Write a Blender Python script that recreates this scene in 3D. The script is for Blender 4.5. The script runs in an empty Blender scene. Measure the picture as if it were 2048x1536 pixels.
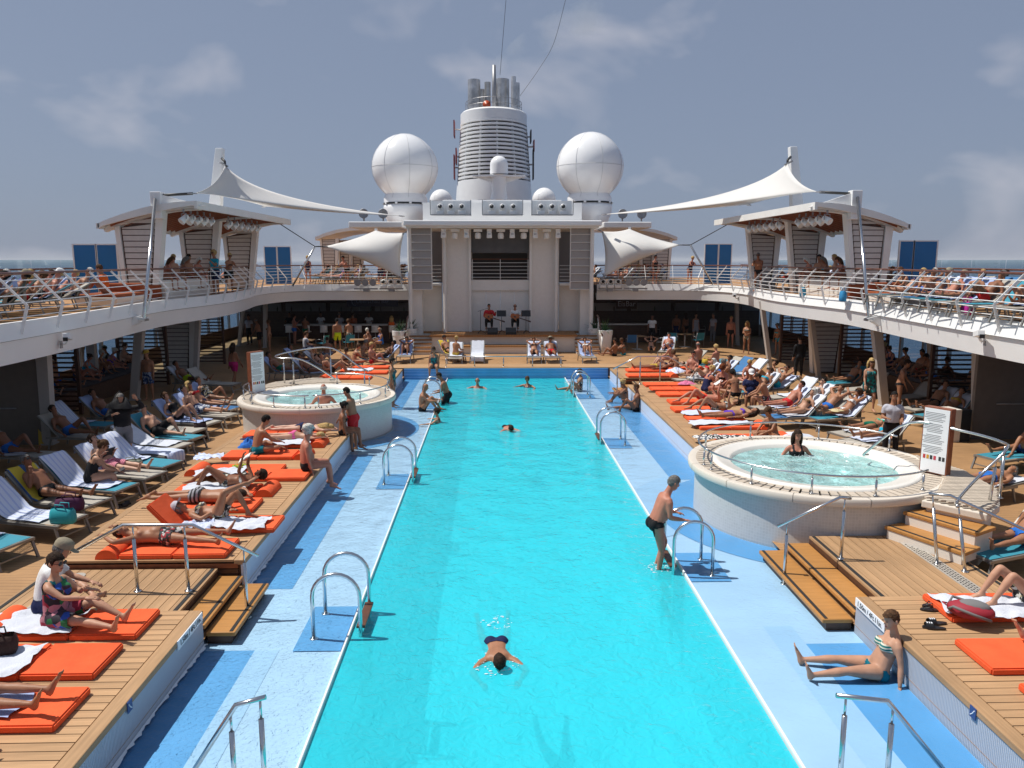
import bpy, bmesh, math, random
import numpy as np
from mathutils import Vector, Matrix, Quaternion
random.seed(7); np.random.seed(7)
R = math.radians; PI = math.pi
scene = bpy.context.scene; C = scene.collection

# ---------------------------------------------------------------- camera
FPX = 1537.0; VX, VY = 986.0, 520.0; EYE = 4.9
PITCH = math.atan((768-VY)/FPX); YAW = math.atan((1024-VX)/FPX*math.cos(PITCH))
cam_d = bpy.data.cameras.new('camera'); cam = bpy.data.objects.new('camera', cam_d); C.objects.link(cam)
cam_d.sensor_width = 36.0; cam_d.lens = 36.0*FPX/2048; cam_d.clip_start = 0.1; cam_d.clip_end = 60000
cam.location = (0, 0, EYE); cam.rotation_euler = (PI/2-PITCH, 0, -YAW)
scene.camera = cam
_F = (math.sin(YAW)*math.cos(PITCH), math.cos(YAW)*math.cos(PITCH), -math.sin(PITCH))
_R = (math.cos(YAW), -math.sin(YAW), 0.0)
_U = (_R[1]*_F[2]-_R[2]*_F[1], _R[2]*_F[0]-_R[0]*_F[2], _R[0]*_F[1]-_R[1]*_F[0])
def ray(px, py):
    a = (px-1024)/FPX; b = (768-py)/FPX
    return [_F[i]+a*_R[i]+b*_U[i] for i in range(3)]
def gp(px, py, z=0.0):
    d = ray(px, py); t = (z-EYE)/d[2]; return Vector((t*d[0], t*d[1], z))
def yp(px, py, Y):
    d = ray(px, py); t = Y/d[1]; return Vector((t*d[0], Y, EYE+t*d[2]))

# ---------------------------------------------------------------- world, sun, exposure
SUN_DIR = Vector((-0.47, 0.10, 0.86)).normalized()
SUN_EL = math.asin(SUN_DIR.z); SUN_AZ = math.atan2(SUN_DIR.x, SUN_DIR.y)
w = bpy.data.worlds.new('World'); scene.world = w; w.use_nodes = True
nt = w.node_tree; nt.nodes.clear()
def N(nt, t, **k):
    n = nt.nodes.new(t)
    for a, b in k.items(): setattr(n, a, b)
    return n
def L(nt, a, b): nt.links.new(a, b)
out = N(nt, 'ShaderNodeOutputWorld'); bg = N(nt, 'ShaderNodeBackground'); bg.inputs[1].default_value = 0.075
sky = N(nt, 'ShaderNodeTexSky', sky_type='NISHITA', sun_disc=False, sun_elevation=SUN_EL, sun_rotation=SUN_AZ)
sky.altitude = 0; sky.air_density = 1.0; sky.dust_density = 1.2; sky.ozone_density = 1.5
hsv = N(nt, 'ShaderNodeHueSaturation'); hsv.inputs['Saturation'].default_value = 0.62; hsv.inputs['Value'].default_value = 0.92
L(nt, sky.outputs[0], hsv.inputs['Color'])
gam = N(nt, 'ShaderNodeMixRGB'); gam.inputs[0].default_value = 0.72; gam.inputs[2].default_value = (2.6, 3.35, 5.0, 1)   # sea haze evens the sky out
L(nt, hsv.outputs[0], gam.inputs[1])
tc = N(nt, 'ShaderNodeTexCoord'); mp = N(nt, 'ShaderNodeMapping'); mp.inputs['Scale'].default_value = (1.0, 1.0, 1.7)
mp.inputs['Location'].default_value = (1.35, 0.2, 0.13)
L(nt, tc.outputs['Generated'], mp.inputs['Vector'])
nz = N(nt, 'ShaderNodeTexNoise'); nz.inputs['Scale'].default_value = 5.0; nz.inputs['Detail'].default_value = 4; nz.inputs['Roughness'].default_value = 0.5
nz.inputs['Distortion'].default_value = 0.3
L(nt, mp.outputs[0], nz.inputs['Vector'])
cr = N(nt, 'ShaderNodeValToRGB'); cr.color_ramp.elements[0].position = 0.545; cr.color_ramp.elements[0].color = (0, 0, 0, 1)
cr.color_ramp.elements[1].position = 0.76; cr.color_ramp.elements[1].color = (0.55, 0.55, 0.55, 1)
L(nt, nz.outputs[0], cr.inputs[0])
mx = N(nt, 'ShaderNodeMixRGB', blend_type='MIX'); mx.inputs[2].default_value = (7.6, 7.4, 8.0, 1)
L(nt, cr.outputs[0], mx.inputs[0]); L(nt, gam.outputs[0], mx.inputs[1])
L(nt, mx.outputs[0], bg.inputs[0]); L(nt, bg.outputs[0], out.inputs[0])
sd = bpy.data.lights.new('sun', 'SUN'); sd.energy = 4.2; sd.angle = R(0.53); sd.color = (1.0, 0.955, 0.88)
so = bpy.data.objects.new('sun', sd); C.objects.link(so)
so.rotation_euler = SUN_DIR.to_track_quat('Z', 'Y').to_euler()
vs = scene.view_settings; vs.view_transform = 'Standard'; vs.look = 'None'; vs.exposure = 0.17; vs.gamma = 1.0; vs.use_curve_mapping = False
scene.cycles.max_bounces = 6; scene.cycles.transparent_max_bounces = 48; scene.cycles.glossy_bounces = 3; scene.cycles.diffuse_bounces = 3
scene.cycles.transmission_bounces = 4; scene.cycles.caustics_reflective = False; scene.cycles.caustics_refractive = False
scene.cycles.sample_clamp_indirect = 8.0

# ---------------------------------------------------------------- materials
MATS = {}
def mat(name, col, rough=0.55, metal=0.0, var=0.0, scale=6.0, bump=0.0, bscale=40.0, spec=0.5, trans=0.0, sss=0.0, rand=0.0):
    if name in MATS: return MATS[name]
    m = bpy.data.materials.new(name); m.use_nodes = True; MATS[name] = m
    t = m.node_tree; b = t.nodes['Principled BSDF']
    b.inputs['Base Color'].default_value = (*col, 1); b.inputs['Roughness'].default_value = rough; b.inputs['Metallic'].default_value = metal
    b.inputs['Specular IOR Level'].default_value = spec
    if trans: b.inputs['Transmission Weight'].default_value = trans
    tco = None
    if var or bump or rand:
        tco = N(t, 'ShaderNodeTexCoord')
    if var or rand:
        n = N(t, 'ShaderNodeTexNoise'); n.inputs['Scale'].default_value = scale; n.inputs['Detail'].default_value = 5
        L(t, tco.outputs['Object'], n.inputs['Vector'])
        mr = N(t, 'ShaderNodeMapRange'); mr.inputs[1].default_value = 0.3; mr.inputs[2].default_value = 0.7
        mr.inputs[3].default_value = 1-var; mr.inputs[4].default_value = 1+var
        L(t, n.outputs[0], mr.inputs[0])
        val = mr.outputs[0]
        if rand:
            oi = N(t, 'ShaderNodeObjectInfo'); m2 = N(t, 'ShaderNodeMapRange'); m2.inputs[3].default_value = 1-rand; m2.inputs[4].default_value = 1+rand
            L(t, oi.outputs['Random'], m2.inputs[0]); mm = N(t, 'ShaderNodeMath', operation='MULTIPLY')
            L(t, val, mm.inputs[0]); L(t, m2.outputs[0], mm.inputs[1]); val = mm.outputs[0]
        vm = N(t, 'ShaderNodeVectorMath', operation='SCALE'); vm.inputs[0].default_value = col
        L(t, val, vm.inputs['Scale']); L(t, vm.outputs[0], b.inputs['Base Color'])
    if bump:
        n2 = N(t, 'ShaderNodeTexNoise'); n2.inputs['Scale'].default_value = bscale; n2.inputs['Detail'].default_value = 4
        L(t, tco.outputs['Object'], n2.inputs['Vector'])
        bp = N(t, 'ShaderNodeBump'); bp.inputs['Strength'].default_value = bump; bp.inputs['Distance'].default_value = 0.02
        L(t, n2.outputs[0], bp.inputs['Height']); L(t, bp.outputs[0], b.inputs['Normal'])
    return m
def stripes(name, c1, c2, freq=25.0, axis=1, rough=0.8, duty=0.5, coords='Object', dist=0.0):
    """two-colour printed stripes (fabric) along one axis"""
    if name in MATS: return MATS[name]
    m = bpy.data.materials.new(name); m.use_nodes = True; MATS[name] = m
    t = m.node_tree; b = t.nodes['Principled BSDF']; b.inputs['Roughness'].default_value = rough
    tco = N(t, 'ShaderNodeTexCoord'); sp = N(t, 'ShaderNodeSeparateXYZ'); L(t, tco.outputs[coords], sp.inputs[0])
    mu = N(t, 'ShaderNodeMath', operation='MULTIPLY'); mu.inputs[1].default_value = freq; L(t, sp.outputs[axis], mu.inputs[0])
    fr = N(t, 'ShaderNodeMath', operation='FRACT'); L(t, mu.outputs[0], fr.inputs[0])
    gt = N(t, 'ShaderNodeMath', operation='GREATER_THAN'); gt.inputs[1].default_value = duty; L(t, fr.outputs[0], gt.inputs[0])
    mxx = N(t, 'ShaderNodeMixRGB'); mxx.inputs[1].default_value = (*c1, 1); mxx.inputs[2].default_value = (*c2, 1)
    L(t, gt.outputs[0], mxx.inputs[0]); L(t, mxx.outputs[0], b.inputs['Base Color'])
    return m
def blotch(name, cols, scale=18.0, rough=0.8):
    """printed fabric: voronoi patches of a few colours"""
    if name in MATS: return MATS[name]
    m = bpy.data.materials.new(name); m.use_nodes = True; MATS[name] = m
    t = m.node_tree; b = t.nodes['Principled BSDF']; b.inputs['Roughness'].default_value = rough
    tco = N(t, 'ShaderNodeTexCoord'); v = N(t, 'ShaderNodeTexVoronoi'); v.inputs['Scale'].default_value = scale
    L(t, tco.outputs['Object'], v.inputs['Vector'])
    r = N(t, 'ShaderNodeValToRGB'); r.color_ramp.interpolation = 'CONSTANT'
    els = r.color_ramp.elements
    els[0].position = 0; els[0].color = (*cols[0], 1); els[1].position = 1.0/len(cols); els[1].color = (*cols[1], 1)
    for i in range(2, len(cols)):
        e = els.new(i/len(cols)); e.color = (*cols[i], 1)
    sp = N(t, 'ShaderNodeSeparateXYZ'); L(t, v.outputs['Color'], sp.inputs[0]); L(t, sp.outputs[0], r.inputs[0])
    L(t, r.outputs[0], b.inputs['Base Color'])
    return m

WHITE = mat('white_paint', (0.86, 0.86, 0.85), 0.35, var=0.03, scale=1.2)
WHITEG = mat('white_gloss', (0.87, 0.87, 0.87), 0.18, var=0.02, scale=0.8)
CREAM = mat('cream_panel', (0.76, 0.71, 0.64), 0.5, var=0.04, scale=1.5)
OFFW = mat('warm_white', (0.82, 0.80, 0.76), 0.45, var=0.04, scale=1.5)
STEEL = mat('stainless_steel', (0.62, 0.62, 0.62), 0.22, 1.0)
ALU = mat('lounger_aluminium', (0.30, 0.29, 0.27), 0.42, 0.5)
GREYM = mat('grey_metal', (0.32, 0.32, 0.33), 0.45, 0.4, var=0.08)
DARK = mat('dark_metal', (0.03, 0.03, 0.03), 0.5)
BLACK = mat('black_plastic', (0.012, 0.012, 0.013), 0.45)
RUBBER = mat('black_strip', (0.02, 0.019, 0.018), 0.8, bump=0.2, bscale=150)
WOODRAIL = mat('varnished_rail', (0.13, 0.045, 0.025), 0.35, var=0.2, scale=8)
DKWOOD = mat('dark_wood', (0.075, 0.032, 0.018), 0.5, var=0.25, scale=9)
REDWOOD = mat('red_wood', (0.26, 0.08, 0.035), 0.4, var=0.2, scale=9)
ORANGE = mat('orange_fabric', (0.78, 0.115, 0.038), 0.85, var=0.10, scale=4, bump=0.35, bscale=14, spec=0.2, rand=0.08)
TOWELW = mat('white_towel', (0.62, 0.65, 0.72), 0.95, var=0.05, scale=7, bump=0.5, bscale=60, spec=0.1)
TOWELB = stripes('blue_striped_towel', (0.62, 0.67, 0.80), (0.44, 0.51, 0.74), 9.0, 0, 0.95, 0.70)
TOWELU = mat('pale_blue_towel', (0.36, 0.44, 0.68), 0.95, var=0.06, scale=7, bump=0.4, bscale=60, spec=0.1)
TOWELY = stripes('yellow_towel', (0.62, 0.45, 0.04), (0.04, 0.09, 0.22), 2.1, 0, 0.95, 0.55)
MESHG = mat('beige_mesh', (0.40, 0.37, 0.32), 0.8, var=0.04, bump=0.2, bscale=300)
MESHT = mat('teal_mesh', (0.035, 0.25, 0.34), 0.8, var=0.06, bump=0.2, bscale=300)
MESHB = mat('blue_mesh', (0.04, 0.16, 0.36), 0.8, var=0.06, bump=0.2, bscale=300)
PIPE = mat('sooty_steel', (0.58, 0.56, 0.54), 0.36, 0.8, var=0.35, scale=1.3)
SAILM = mat('sail_fabric', (0.80, 0.79, 0.77), 0.6, var=0.02, scale=2)
# sail cloth lets some sun through
_t = SAILM.node_tree; _b = _t.nodes['Principled BSDF']; _o = _t.nodes['Material Output']
_tr = N(_t, 'ShaderNodeBsdfTranslucent'); _tr.inputs[0].default_value = (0.75, 0.66, 0.52, 1)
_ms = N(_t, 'ShaderNodeMixShader'); _ms.inputs[0].default_value = 0.22
L(_t, _b.outputs[0], _ms.inputs[1]); L(_t, _tr.outputs[0], _ms.inputs[2]); L(_t, _ms.outputs[0], _o.inputs[0])

def plank_mat(name, col, pitch, axis, dark=0.35, rough=0.6, rand=0.0, grain_axis=0, stain=0.18):
    """teak / composite boards: fine joints (too far to pick apart), grain, stains"""
    if name in MATS: return MATS[name]
    m = bpy.data.materials.new(name); m.use_nodes = True; MATS[name] = m
    t = m.node_tree; b = t.nodes['Principled BSDF']; b.inputs['Roughness'].default_value = rough; b.inputs['Specular IOR Level'].default_value = 0.3
    tco = N(t, 'ShaderNodeTexCoord')
    g = N(t, 'ShaderNodeMapping'); sc = [30, 30, 30]; sc[grain_axis] = 1.5; g.inputs['Scale'].default_value = sc
    L(t, tco.outputs['Object'], g.inputs['Vector'])
    n = N(t, 'ShaderNodeTexNoise'); n.inputs['Scale'].default_value = 1.0; n.inputs['Detail'].default_value = 4; L(t, g.outputs[0], n.inputs['Vector'])
    n2 = N(t, 'ShaderNodeTexNoise'); n2.inputs['Scale'].default_value = 0.55; n2.inputs['Detail'].default_value = 6; n2.inputs['Roughness'].default_value = 0.65
    L(t, tco.outputs['Object'], n2.inputs['Vector'])
    a = N(t, 'ShaderNodeMapRange'); a.inputs[1].default_value = 0.3; a.inputs[2].default_value = 0.7; a.inputs[3].default_value = 0.86; a.inputs[4].default_value = 1.14
    L(t, n.outputs[0], a.inputs[0])
    c = N(t, 'ShaderNodeMapRange'); c.inputs[1].default_value = 0.35; c.inputs[2].default_value = 0.7; c.inputs[3].default_value = 1-stain; c.inputs[4].default_value = 1+stain*0.6
    L(t, n2.outputs[0], c.inputs[0])
    mu = N(t, 'ShaderNodeMath', operation='MULTIPLY'); L(t, a.outputs[0], mu.inputs[0]); L(t, c.outputs[0], mu.inputs[1]); val = mu.outputs[0]
    if rand:
        oi = N(t, 'ShaderNodeObjectInfo'); m2 = N(t, 'ShaderNodeMapRange'); m2.inputs[3].default_value = 1-rand; m2.inputs[4].default_value = 1+rand
        L(t, oi.outputs['Random'], m2.inputs[0]); mm = N(t, 'ShaderNodeMath', operation='MULTIPLY')
        L(t, val, mm.inputs[0]); L(t, m2.outputs[0], mm.inputs[1]); val = mm.outputs[0]
    if pitch:
        sp = N(t, 'ShaderNodeSeparateXYZ'); L(t, tco.outputs['Object'], sp.inputs[0])
        d = N(t, 'ShaderNodeMath', operation='MULTIPLY'); d.inputs[1].default_value = 1/pitch; L(t, sp.outputs[axis], d.inputs[0])
        fr = N(t, 'ShaderNodeMath', operation='FRACT'); L(t, d.outputs[0], fr.inputs[0])
        gt = N(t, 'ShaderNodeMath', operation='LESS_THAN'); gt.inputs[1].default_value = 0.10; L(t, fr.outputs[0], gt.inputs[0])
        jr = N(t, 'ShaderNodeMapRange'); jr.inputs[3].default_value = 1.0; jr.inputs[4].default_value = dark; L(t, gt.outputs[0], jr.inputs[0])
        m3 = N(t, 'ShaderNodeMath', operation='MULTIPLY'); L(t, val, m3.inputs[0]); L(t, jr.outputs[0], m3.inputs[1]); val = m3.outputs[0]
    vm = N(t, 'ShaderNodeVectorMath', operation='SCALE'); vm.inputs[0].default_value = col
    L(t, val, vm.inputs['Scale']); L(t, vm.outputs[0], b.inputs['Base Color'])
    return m
DECKM = plank_mat('composite_deck', (0.41, 0.235, 0.112), 0.11, 1, 0.6, stain=0.22)
TEAK = plank_mat('teak_plank', (0.47, 0.285, 0.148), 0, 0, rand=0.10, grain_axis=0, stain=0.10)
TEAKY = plank_mat('teak_board', (0.41, 0.25, 0.13), 0, 0, rand=0.08, grain_axis=1, stain=0.14)
STEPM = plank_mat('step_composite', (0.46, 0.22, 0.065), 0, 0, rand=0.04, stain=0.15, rough=0.45)
PALETEAK = plank_mat('bleached_teak', (0.55, 0.47, 0.38), 0, 0, rand=0.10, grain_axis=1, stain=0.08)
UPDECK = plank_mat('upper_deck_boards', (0.45, 0.24, 0.10), 0.12, 0, 0.5, grain_axis=1)

# ---------------------------------------------------------------- mesh helpers
def tag(o, label=None, cat=None, group=None, kind=None):
    if label: o['label'] = label
    if cat: o['category'] = cat
    if group: o['group'] = group
    if kind: o['kind'] = kind
    return o
def empty(name, loc=(0, 0, 0), rz=0.0, label=None, cat=None, group=None):
    o = bpy.data.objects.new(name, None); C.objects.link(o); o.location = loc; o.rotation_euler = (0, 0, rz); o.empty_display_size = 0.1
    return tag(o, label, cat, group)
def copy_tree(o, parent=None):
    c = o.copy(); C.objects.link(c); c.parent = parent
    for ch in o.children: copy_tree(ch, c)
    return c
class MB:
    def __init__(s): s.v = []; s.f = []
    def add(s, vs, fs):
        k = len(s.v); s.v += [tuple(p) for p in vs]; s.f += [tuple(i+k for i in f) for f in fs]; return s
    def box(s, c, d, rot=None, taper=1.0):
        x, y, z = d[0]/2, d[1]/2, d[2]/2
        P = [Vector((a*x*(taper if e > 0 else 1), b*y*(taper if e > 0 else 1), e*z)) for e in (-1, 1) for a, b in ((-1, -1), (1, -1), (1, 1), (-1, 1))]
        if rot is not None: P = [rot @ p for p in P]
        c = Vector(c); return s.add([p+c for p in P], [(3, 2, 1, 0), (4, 5, 6, 7), (0, 1, 5, 4), (1, 2, 6, 5), (2, 3, 7, 6), (3, 0, 4, 7)])
    def bar(s, a, b, wd, ht, up=(0, 0, 1)):
        a, b = Vector(a), Vector(b); d = b-a; l = d.length; d.normalize(); u = Vector(up)
        r = d.cross(u)
        if r.length < 1e-4: r = d.cross(Vector((1, 0, 0)))
        r.normalize(); u = r.cross(d)
        return s.box((a+b)/2, (wd, l, ht), Matrix((r, d, u)).transposed())
    def tube(s, pts, r, n=8, cap=True, closed=False):
        pts = [Vector(p) for p in pts]; m = len(pts); rs = r if isinstance(r, (list, tuple)) else [r]*m
        rings = []; prev = None
        for i, p in enumerate(pts):
            a = pts[(i-1) % m] if (i > 0 or closed) else p; b = pts[(i+1) % m] if (i < m-1 or closed) else p
            t = (b-a).normalized()
            if prev is None:
                u = t.cross(Vector((0, 0, 1)))
                if u.length < 0.05: u = t.cross(Vector((0, 1, 0)))
            else: u = prev-t*prev.dot(t)
            u.normalize(); prev = u; v = t.cross(u)
            rings.append([p+(u*math.cos(2*PI*k/n)+v*math.sin(2*PI*k/n))*rs[i] for k in range(n)])
        vs = [q for g in rings for q in g]; fs = []
        for i in range(m if closed else m-1):
            j = (i+1) % m
            for k in range(n):
                fs.append((i*n+k, i*n+(k+1) % n, j*n+(k+1) % n, j*n+k))
        if cap and not closed: fs += [tuple(range(n))[::-1], tuple((m-1)*n+k for k in range(n))]
        return s.add(vs, fs)
    def lathe(s, prof, n=24, c=(0, 0, 0), a0=0.0, a1=2*PI, caps=True):
        full = abs(a1-a0-2*PI) < 1e-6; m = n if full else n+1; vs = []
        for r, z in prof:
            for k in range(m):
                a = a0+(a1-a0)*k/n; vs.append((c[0]+r*math.cos(a), c[1]+r*math.sin(a), c[2]+z))
        fs = []
        for i in range(len(prof)-1):
            for k in range(n):
                k2 = (k+1) % m if full else k+1
                fs.append((i*m+k, i*m+k2, (i+1)*m+k2, (i+1)*m+k))
        if full and caps:
            if prof[0][0] > 1e-4: fs.append(tuple(range(m))[::-1])
            if prof[-1][0] > 1e-4: fs.append(tuple((len(prof)-1)*m+k for k in range(m)))
        return s.add(vs, fs)
    def prism(s, poly, z0, z1):
        n = len(poly); return s.add([(x, y, z0) for x, y in poly]+[(x, y, z1) for x, y in poly],
            [tuple(range(n))[::-1], tuple(range(n, 2*n))]+[(k, (k+1) % n, n+(k+1) % n, n+k) for k in range(n)])
    def extr(s, poly, o, ux, uy, uz, t):
        """polygon in the plane (ux,uy) through o, thickness t along uz"""
        o, ux, uy, uz = Vector(o), Vector(ux), Vector(uy), Vector(uz); n = len(poly)
        A = [o+ux*a+uy*b for a, b in poly]; B = [p+uz*t for p in A]
        return s.add(A+B, [tuple(range(n))[::-1], tuple(range(n, 2*n))]+[(k, (k+1) % n, n+(k+1) % n, n+k) for k in range(n)])
    def grid(s, P):
        r, c = len(P), len(P[0])
        return s.add([p for row in P for p in row], [(i*c+j, i*c+j+1, (i+1)*c+j+1, (i+1)*c+j) for i in range(r-1) for j in range(c-1)])
    def mesh(s, name, m=None, smooth=False, ang=None):
        me = bpy.data.meshes.new(name); me.from_pydata(s.v, [], s.f)
        bm = bmesh.new(); bm.from_mesh(me); bmesh.ops.recalc_face_normals(bm, faces=bm.faces)
        zs = [q[2] for q in s.v]
        if max(zs)-min(zs) < 0.2 and any(e.is_boundary for e in bm.edges) and sum(f.normal.z*f.calc_area() for f in bm.faces) < 0: bmesh.ops.reverse_faces(bm, faces=bm.faces)
        bm.to_mesh(me); bm.free()
        if m: me.materials.append(m)
        if smooth:
            me.shade_smooth()
            if ang: me.set_sharp_from_angle(angle=R(ang))
        return me
    def build(s, name, m, parent=None, smooth=False, ang=None, loc=None):
        o = bpy.data.objects.new(name, s.mesh(name, m, smooth, ang)); C.objects.link(o)
        if parent: o.parent = parent
        if loc is not None: o.location = loc
        return o
def inst(name, me, parent=None, loc=(0, 0, 0), rot=(0, 0, 0), sc=None):
    o = bpy.data.objects.new(name, me); C.objects.link(o); o.parent = parent; o.location = loc; o.rotation_euler = rot
    if sc: o.scale = sc
    return o
def bevel(o, wd=0.02, seg=2):
    b = o.modifiers.new('bevel', 'BEVEL'); b.width = wd; b.segments = seg; b.limit_method = 'ANGLE'; b.angle_limit = R(40); return o
def struct(o): o['kind'] = 'structure'; return o
def smoothpath(pts, n=6):
    """Catmull-Rom through pts"""
    P = [Vector(p) for p in pts]; out_ = []
    for i in range(len(P)-1):
        a = P[max(i-1, 0)]; b = P[i]; c = P[i+1]; d = P[min(i+2, len(P)-1)]
        for k in range(n):
            t = k/n; out_.append(0.5*((2*b)+(c-a)*t+(2*a-5*b+4*c-d)*t*t+(3*b-a-3*c+d)*t**3))
    out_.append(P[-1]); return out_
ORD = ['first', 'second', 'third', 'fourth', 'fifth', 'sixth', 'seventh', 'eighth', 'ninth', 'tenth', 'eleventh', 'twelfth', 'thirteenth', 'fourteenth', 'fifteenth', 'sixteenth', 'seventeenth', 'eighteenth', 'nineteenth', 'twentieth']
MX = 1.1   # the ship is symmetric about x = 0.55: mirrored x = MX - x
# ================================================================ SETTING
XL, XR = -3.8, 4.9           # platform faces
PL, PR = -1.95, 3.05         # deep pool edges
YF = 32.4                    # far end of the pool
ZL = -0.12                   # ledge floor
# --- sea
def water_mat(name, col, rough, bscale, bstr, stretch=(1, 1, 1)):
    m = mat(name, col, rough); t = m.node_tree; b = t.nodes['Principled BSDF']; b.inputs['IOR'].default_value = 1.33
    tco = N(t, 'ShaderNodeTexCoord'); mp = N(t, 'ShaderNodeMapping'); mp.inputs['Scale'].default_value = stretch; L(t, tco.outputs['Object'], mp.inputs[0])
    n = N(t, 'ShaderNodeTexNoise'); n.inputs['Scale'].default_value = bscale; n.inputs['Detail'].default_value = 8; n.inputs['Roughness'].default_value = 0.6; L(t, mp.outputs[0], n.inputs[0])
    bp = N(t, 'ShaderNodeBump'); bp.inputs['Strength'].default_value = bstr; bp.inputs['Distance'].default_value = 0.6
    L(t, n.outputs[0], bp.inputs['Height']); L(t, bp.outputs[0], b.inputs['Normal'])
    return m
SEA = water_mat('sea_water', (0.008, 0.035, 0.085), 0.22, 0.16, 0.9)
struct(MB().grid([[(x, y, -24) for x in (-34000, 34000)] for y in (-1900, 41900)]).build('sea', SEA))
HZ = bpy.data.materials.new('sea_haze'); HZ.use_nodes = True; _t = HZ.node_tree; _t.nodes.clear(); _o = N(_t, 'ShaderNodeOutputMaterial'); _v = N(_t, 'ShaderNodeVolumePrincipled')
_v.inputs['Color'].default_value = (0.86, 0.90, 0.97, 1); _v.inputs['Density'].default_value = 0.00011; L(_t, _v.outputs[0], _o.inputs['Volume'])
_hz = MB().box((0, 20000, 8.0), (70000, 44000, 66)).build('haze', HZ); tag(_hz, 'thin pale sea haze fading the horizon', 'haze', kind='stuff')
# --- hull under the deck and the main deck around the pool
WELL = (XL-0.02, XR+0.02, 3.0, YF+0.02)
dk = MB()
def sheet(mb, x0, x1, y0, y1, z): mb.grid([[(x0, y0, z), (x1, y0, z)], [(x0, y1, z), (x1, y1, z)]])
for a in ((-16.6, XL, -4, 62), (XR, 17.7, -4, 62), (XL, XR, YF, 62), (XL, XR, -4, 3.0)): sheet(dk, *a, 0.0)
struct(dk.build('deck_floor', DECKM))
hull = MB(); hull.box((0.55, 29, -12.6), (34.3, 66, 25)); 
hb = MB()
for sx in (-16.62, 17.72): hb.box((sx, 29, -12), (0.05, 66, 24))
struct(hb.build('hull', WHITE))

# --- pool basin and ledges
POOLT = mat('pool_tile_turquoise', (0.045, 0.68, 0.78), 0.5, var=0.05, scale=0.6)
pb = MB()
pb.box(((PL+PR)/2, 18, -1.75), (PR-PL+0.4, 30.4, 0.1))
for x in (PL-0.1, PR+0.1): pb.box((x, 18, -0.93), (0.2, 30.0, 1.55))
pb.box(((PL+PR)/2, YF+0.1, -0.93), (PR-PL+0.4, 0.2, 1.55)); pb.box(((PL+PR)/2, 2.9, -0.93), (PR-PL+0.4, 0.2, 1.55))
struct(pb.build('pool_basin', POOLT))
LEDGEM = mat('ledge_pale_blue', (0.41, 0.64, 0.87), 0.5, var=0.05, scale=1.2)
LEDGEB = mat('ledge_mid_blue', (0.11, 0.37, 0.72), 0.5, var=0.06, scale=1.5)
LEDGEC = mat('ledge_light_band', (0.36, 0.60, 0.85), 0.5, var=0.05, scale=1.2)
lg = MB()
lg.box(((XL+PL)/2-0.1, 18, ZL-0.04), (PL-XL+0.2, 30, 0.08)); lg.box(((XR+PR)/2+0.1, 18, ZL-0.04), (XR-PR+0.2, 30, 0.08))
ledge = struct(lg.build('pool_ledge', LEDGEM))
TUBS = [(-5.2, 22.6), (6.3, 14.6)]; TR = 2.4
def annulus(cx, cy, r0, r1, a0, a1, z, n=28, xmin=-99, xmax=99):
    rows = []
    for k in range(n+1):
        a = a0+(a1-a0)*k/n
        rows.append([(min(max(cx+r*math.cos(a), xmin), xmax), cy+r*math.sin(a), z) for r in (r0, r1)])
    return MB().grid(rows)
def band(mb, m): o = mb.build('ledge_band', m, ledge); return o
b1 = MB(); sheet(b1, XL, -3.12, 11.3, 19.6, ZL+0.004); sheet(b1, XL, -3.12, 25.6, YF, ZL+0.004); sheet(b1, XL, -3.12, 3, 9.4, ZL+0.004); band(b1, LEDGEB)
b1 = MB(); sheet(b1, 4.10, XR, 17.1, YF, ZL+0.004); sheet(b1, 4.12, XR, 3, 9.4, ZL+0.004); band(b1, LEDGEB)
b1 = MB(); sheet(b1, 3.72, 4.12, 3, 9.9, ZL+0.004); sheet(b1, -3.12, -2.8, 3, 9.4, ZL+0.004); band(b1, LEDGEC)
band(annulus(*TUBS[1], 2.2, 3.02, R(115), R(235), ZL+0.008, xmin=PR+0.1), LEDGEB)
band(annulus(*TUBS[1], 3.02, 3.6, R(130), R(200), ZL+0.006, xmin=PR+0.06), LEDGEC)
band(annulus(*TUBS[0], 2.2, 2.95, R(-58), R(62), ZL+0.008, xmax=PL-0.1), LEDGEB)
for x0, x1, y0, y1 in ((-2.62, PL-.05, 9.35, 10.65), (-2.62, PL-.05, 16.5, 17.7), (PR+.05, 3.75, 11.4, 12.6), (PR+.05, 3.75, 20.1, 21.3), (PR+.05, 3.75, 27.6, 28.6), (-2.62, PL-.05, 25.8, 27.0)):
    b1 = MB(); sheet(b1, x0, x1, y0, y1, ZL+0.012); band(b1, LEDGEB)
for x in (PL, PR):   # white overflow lip round the deep pool
    o = MB().box((x, 18, -0.085), (0.03, 30, 0.10)).build('overflow_lip', WHITE, ledge); bevel(o, 0.012)
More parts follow.
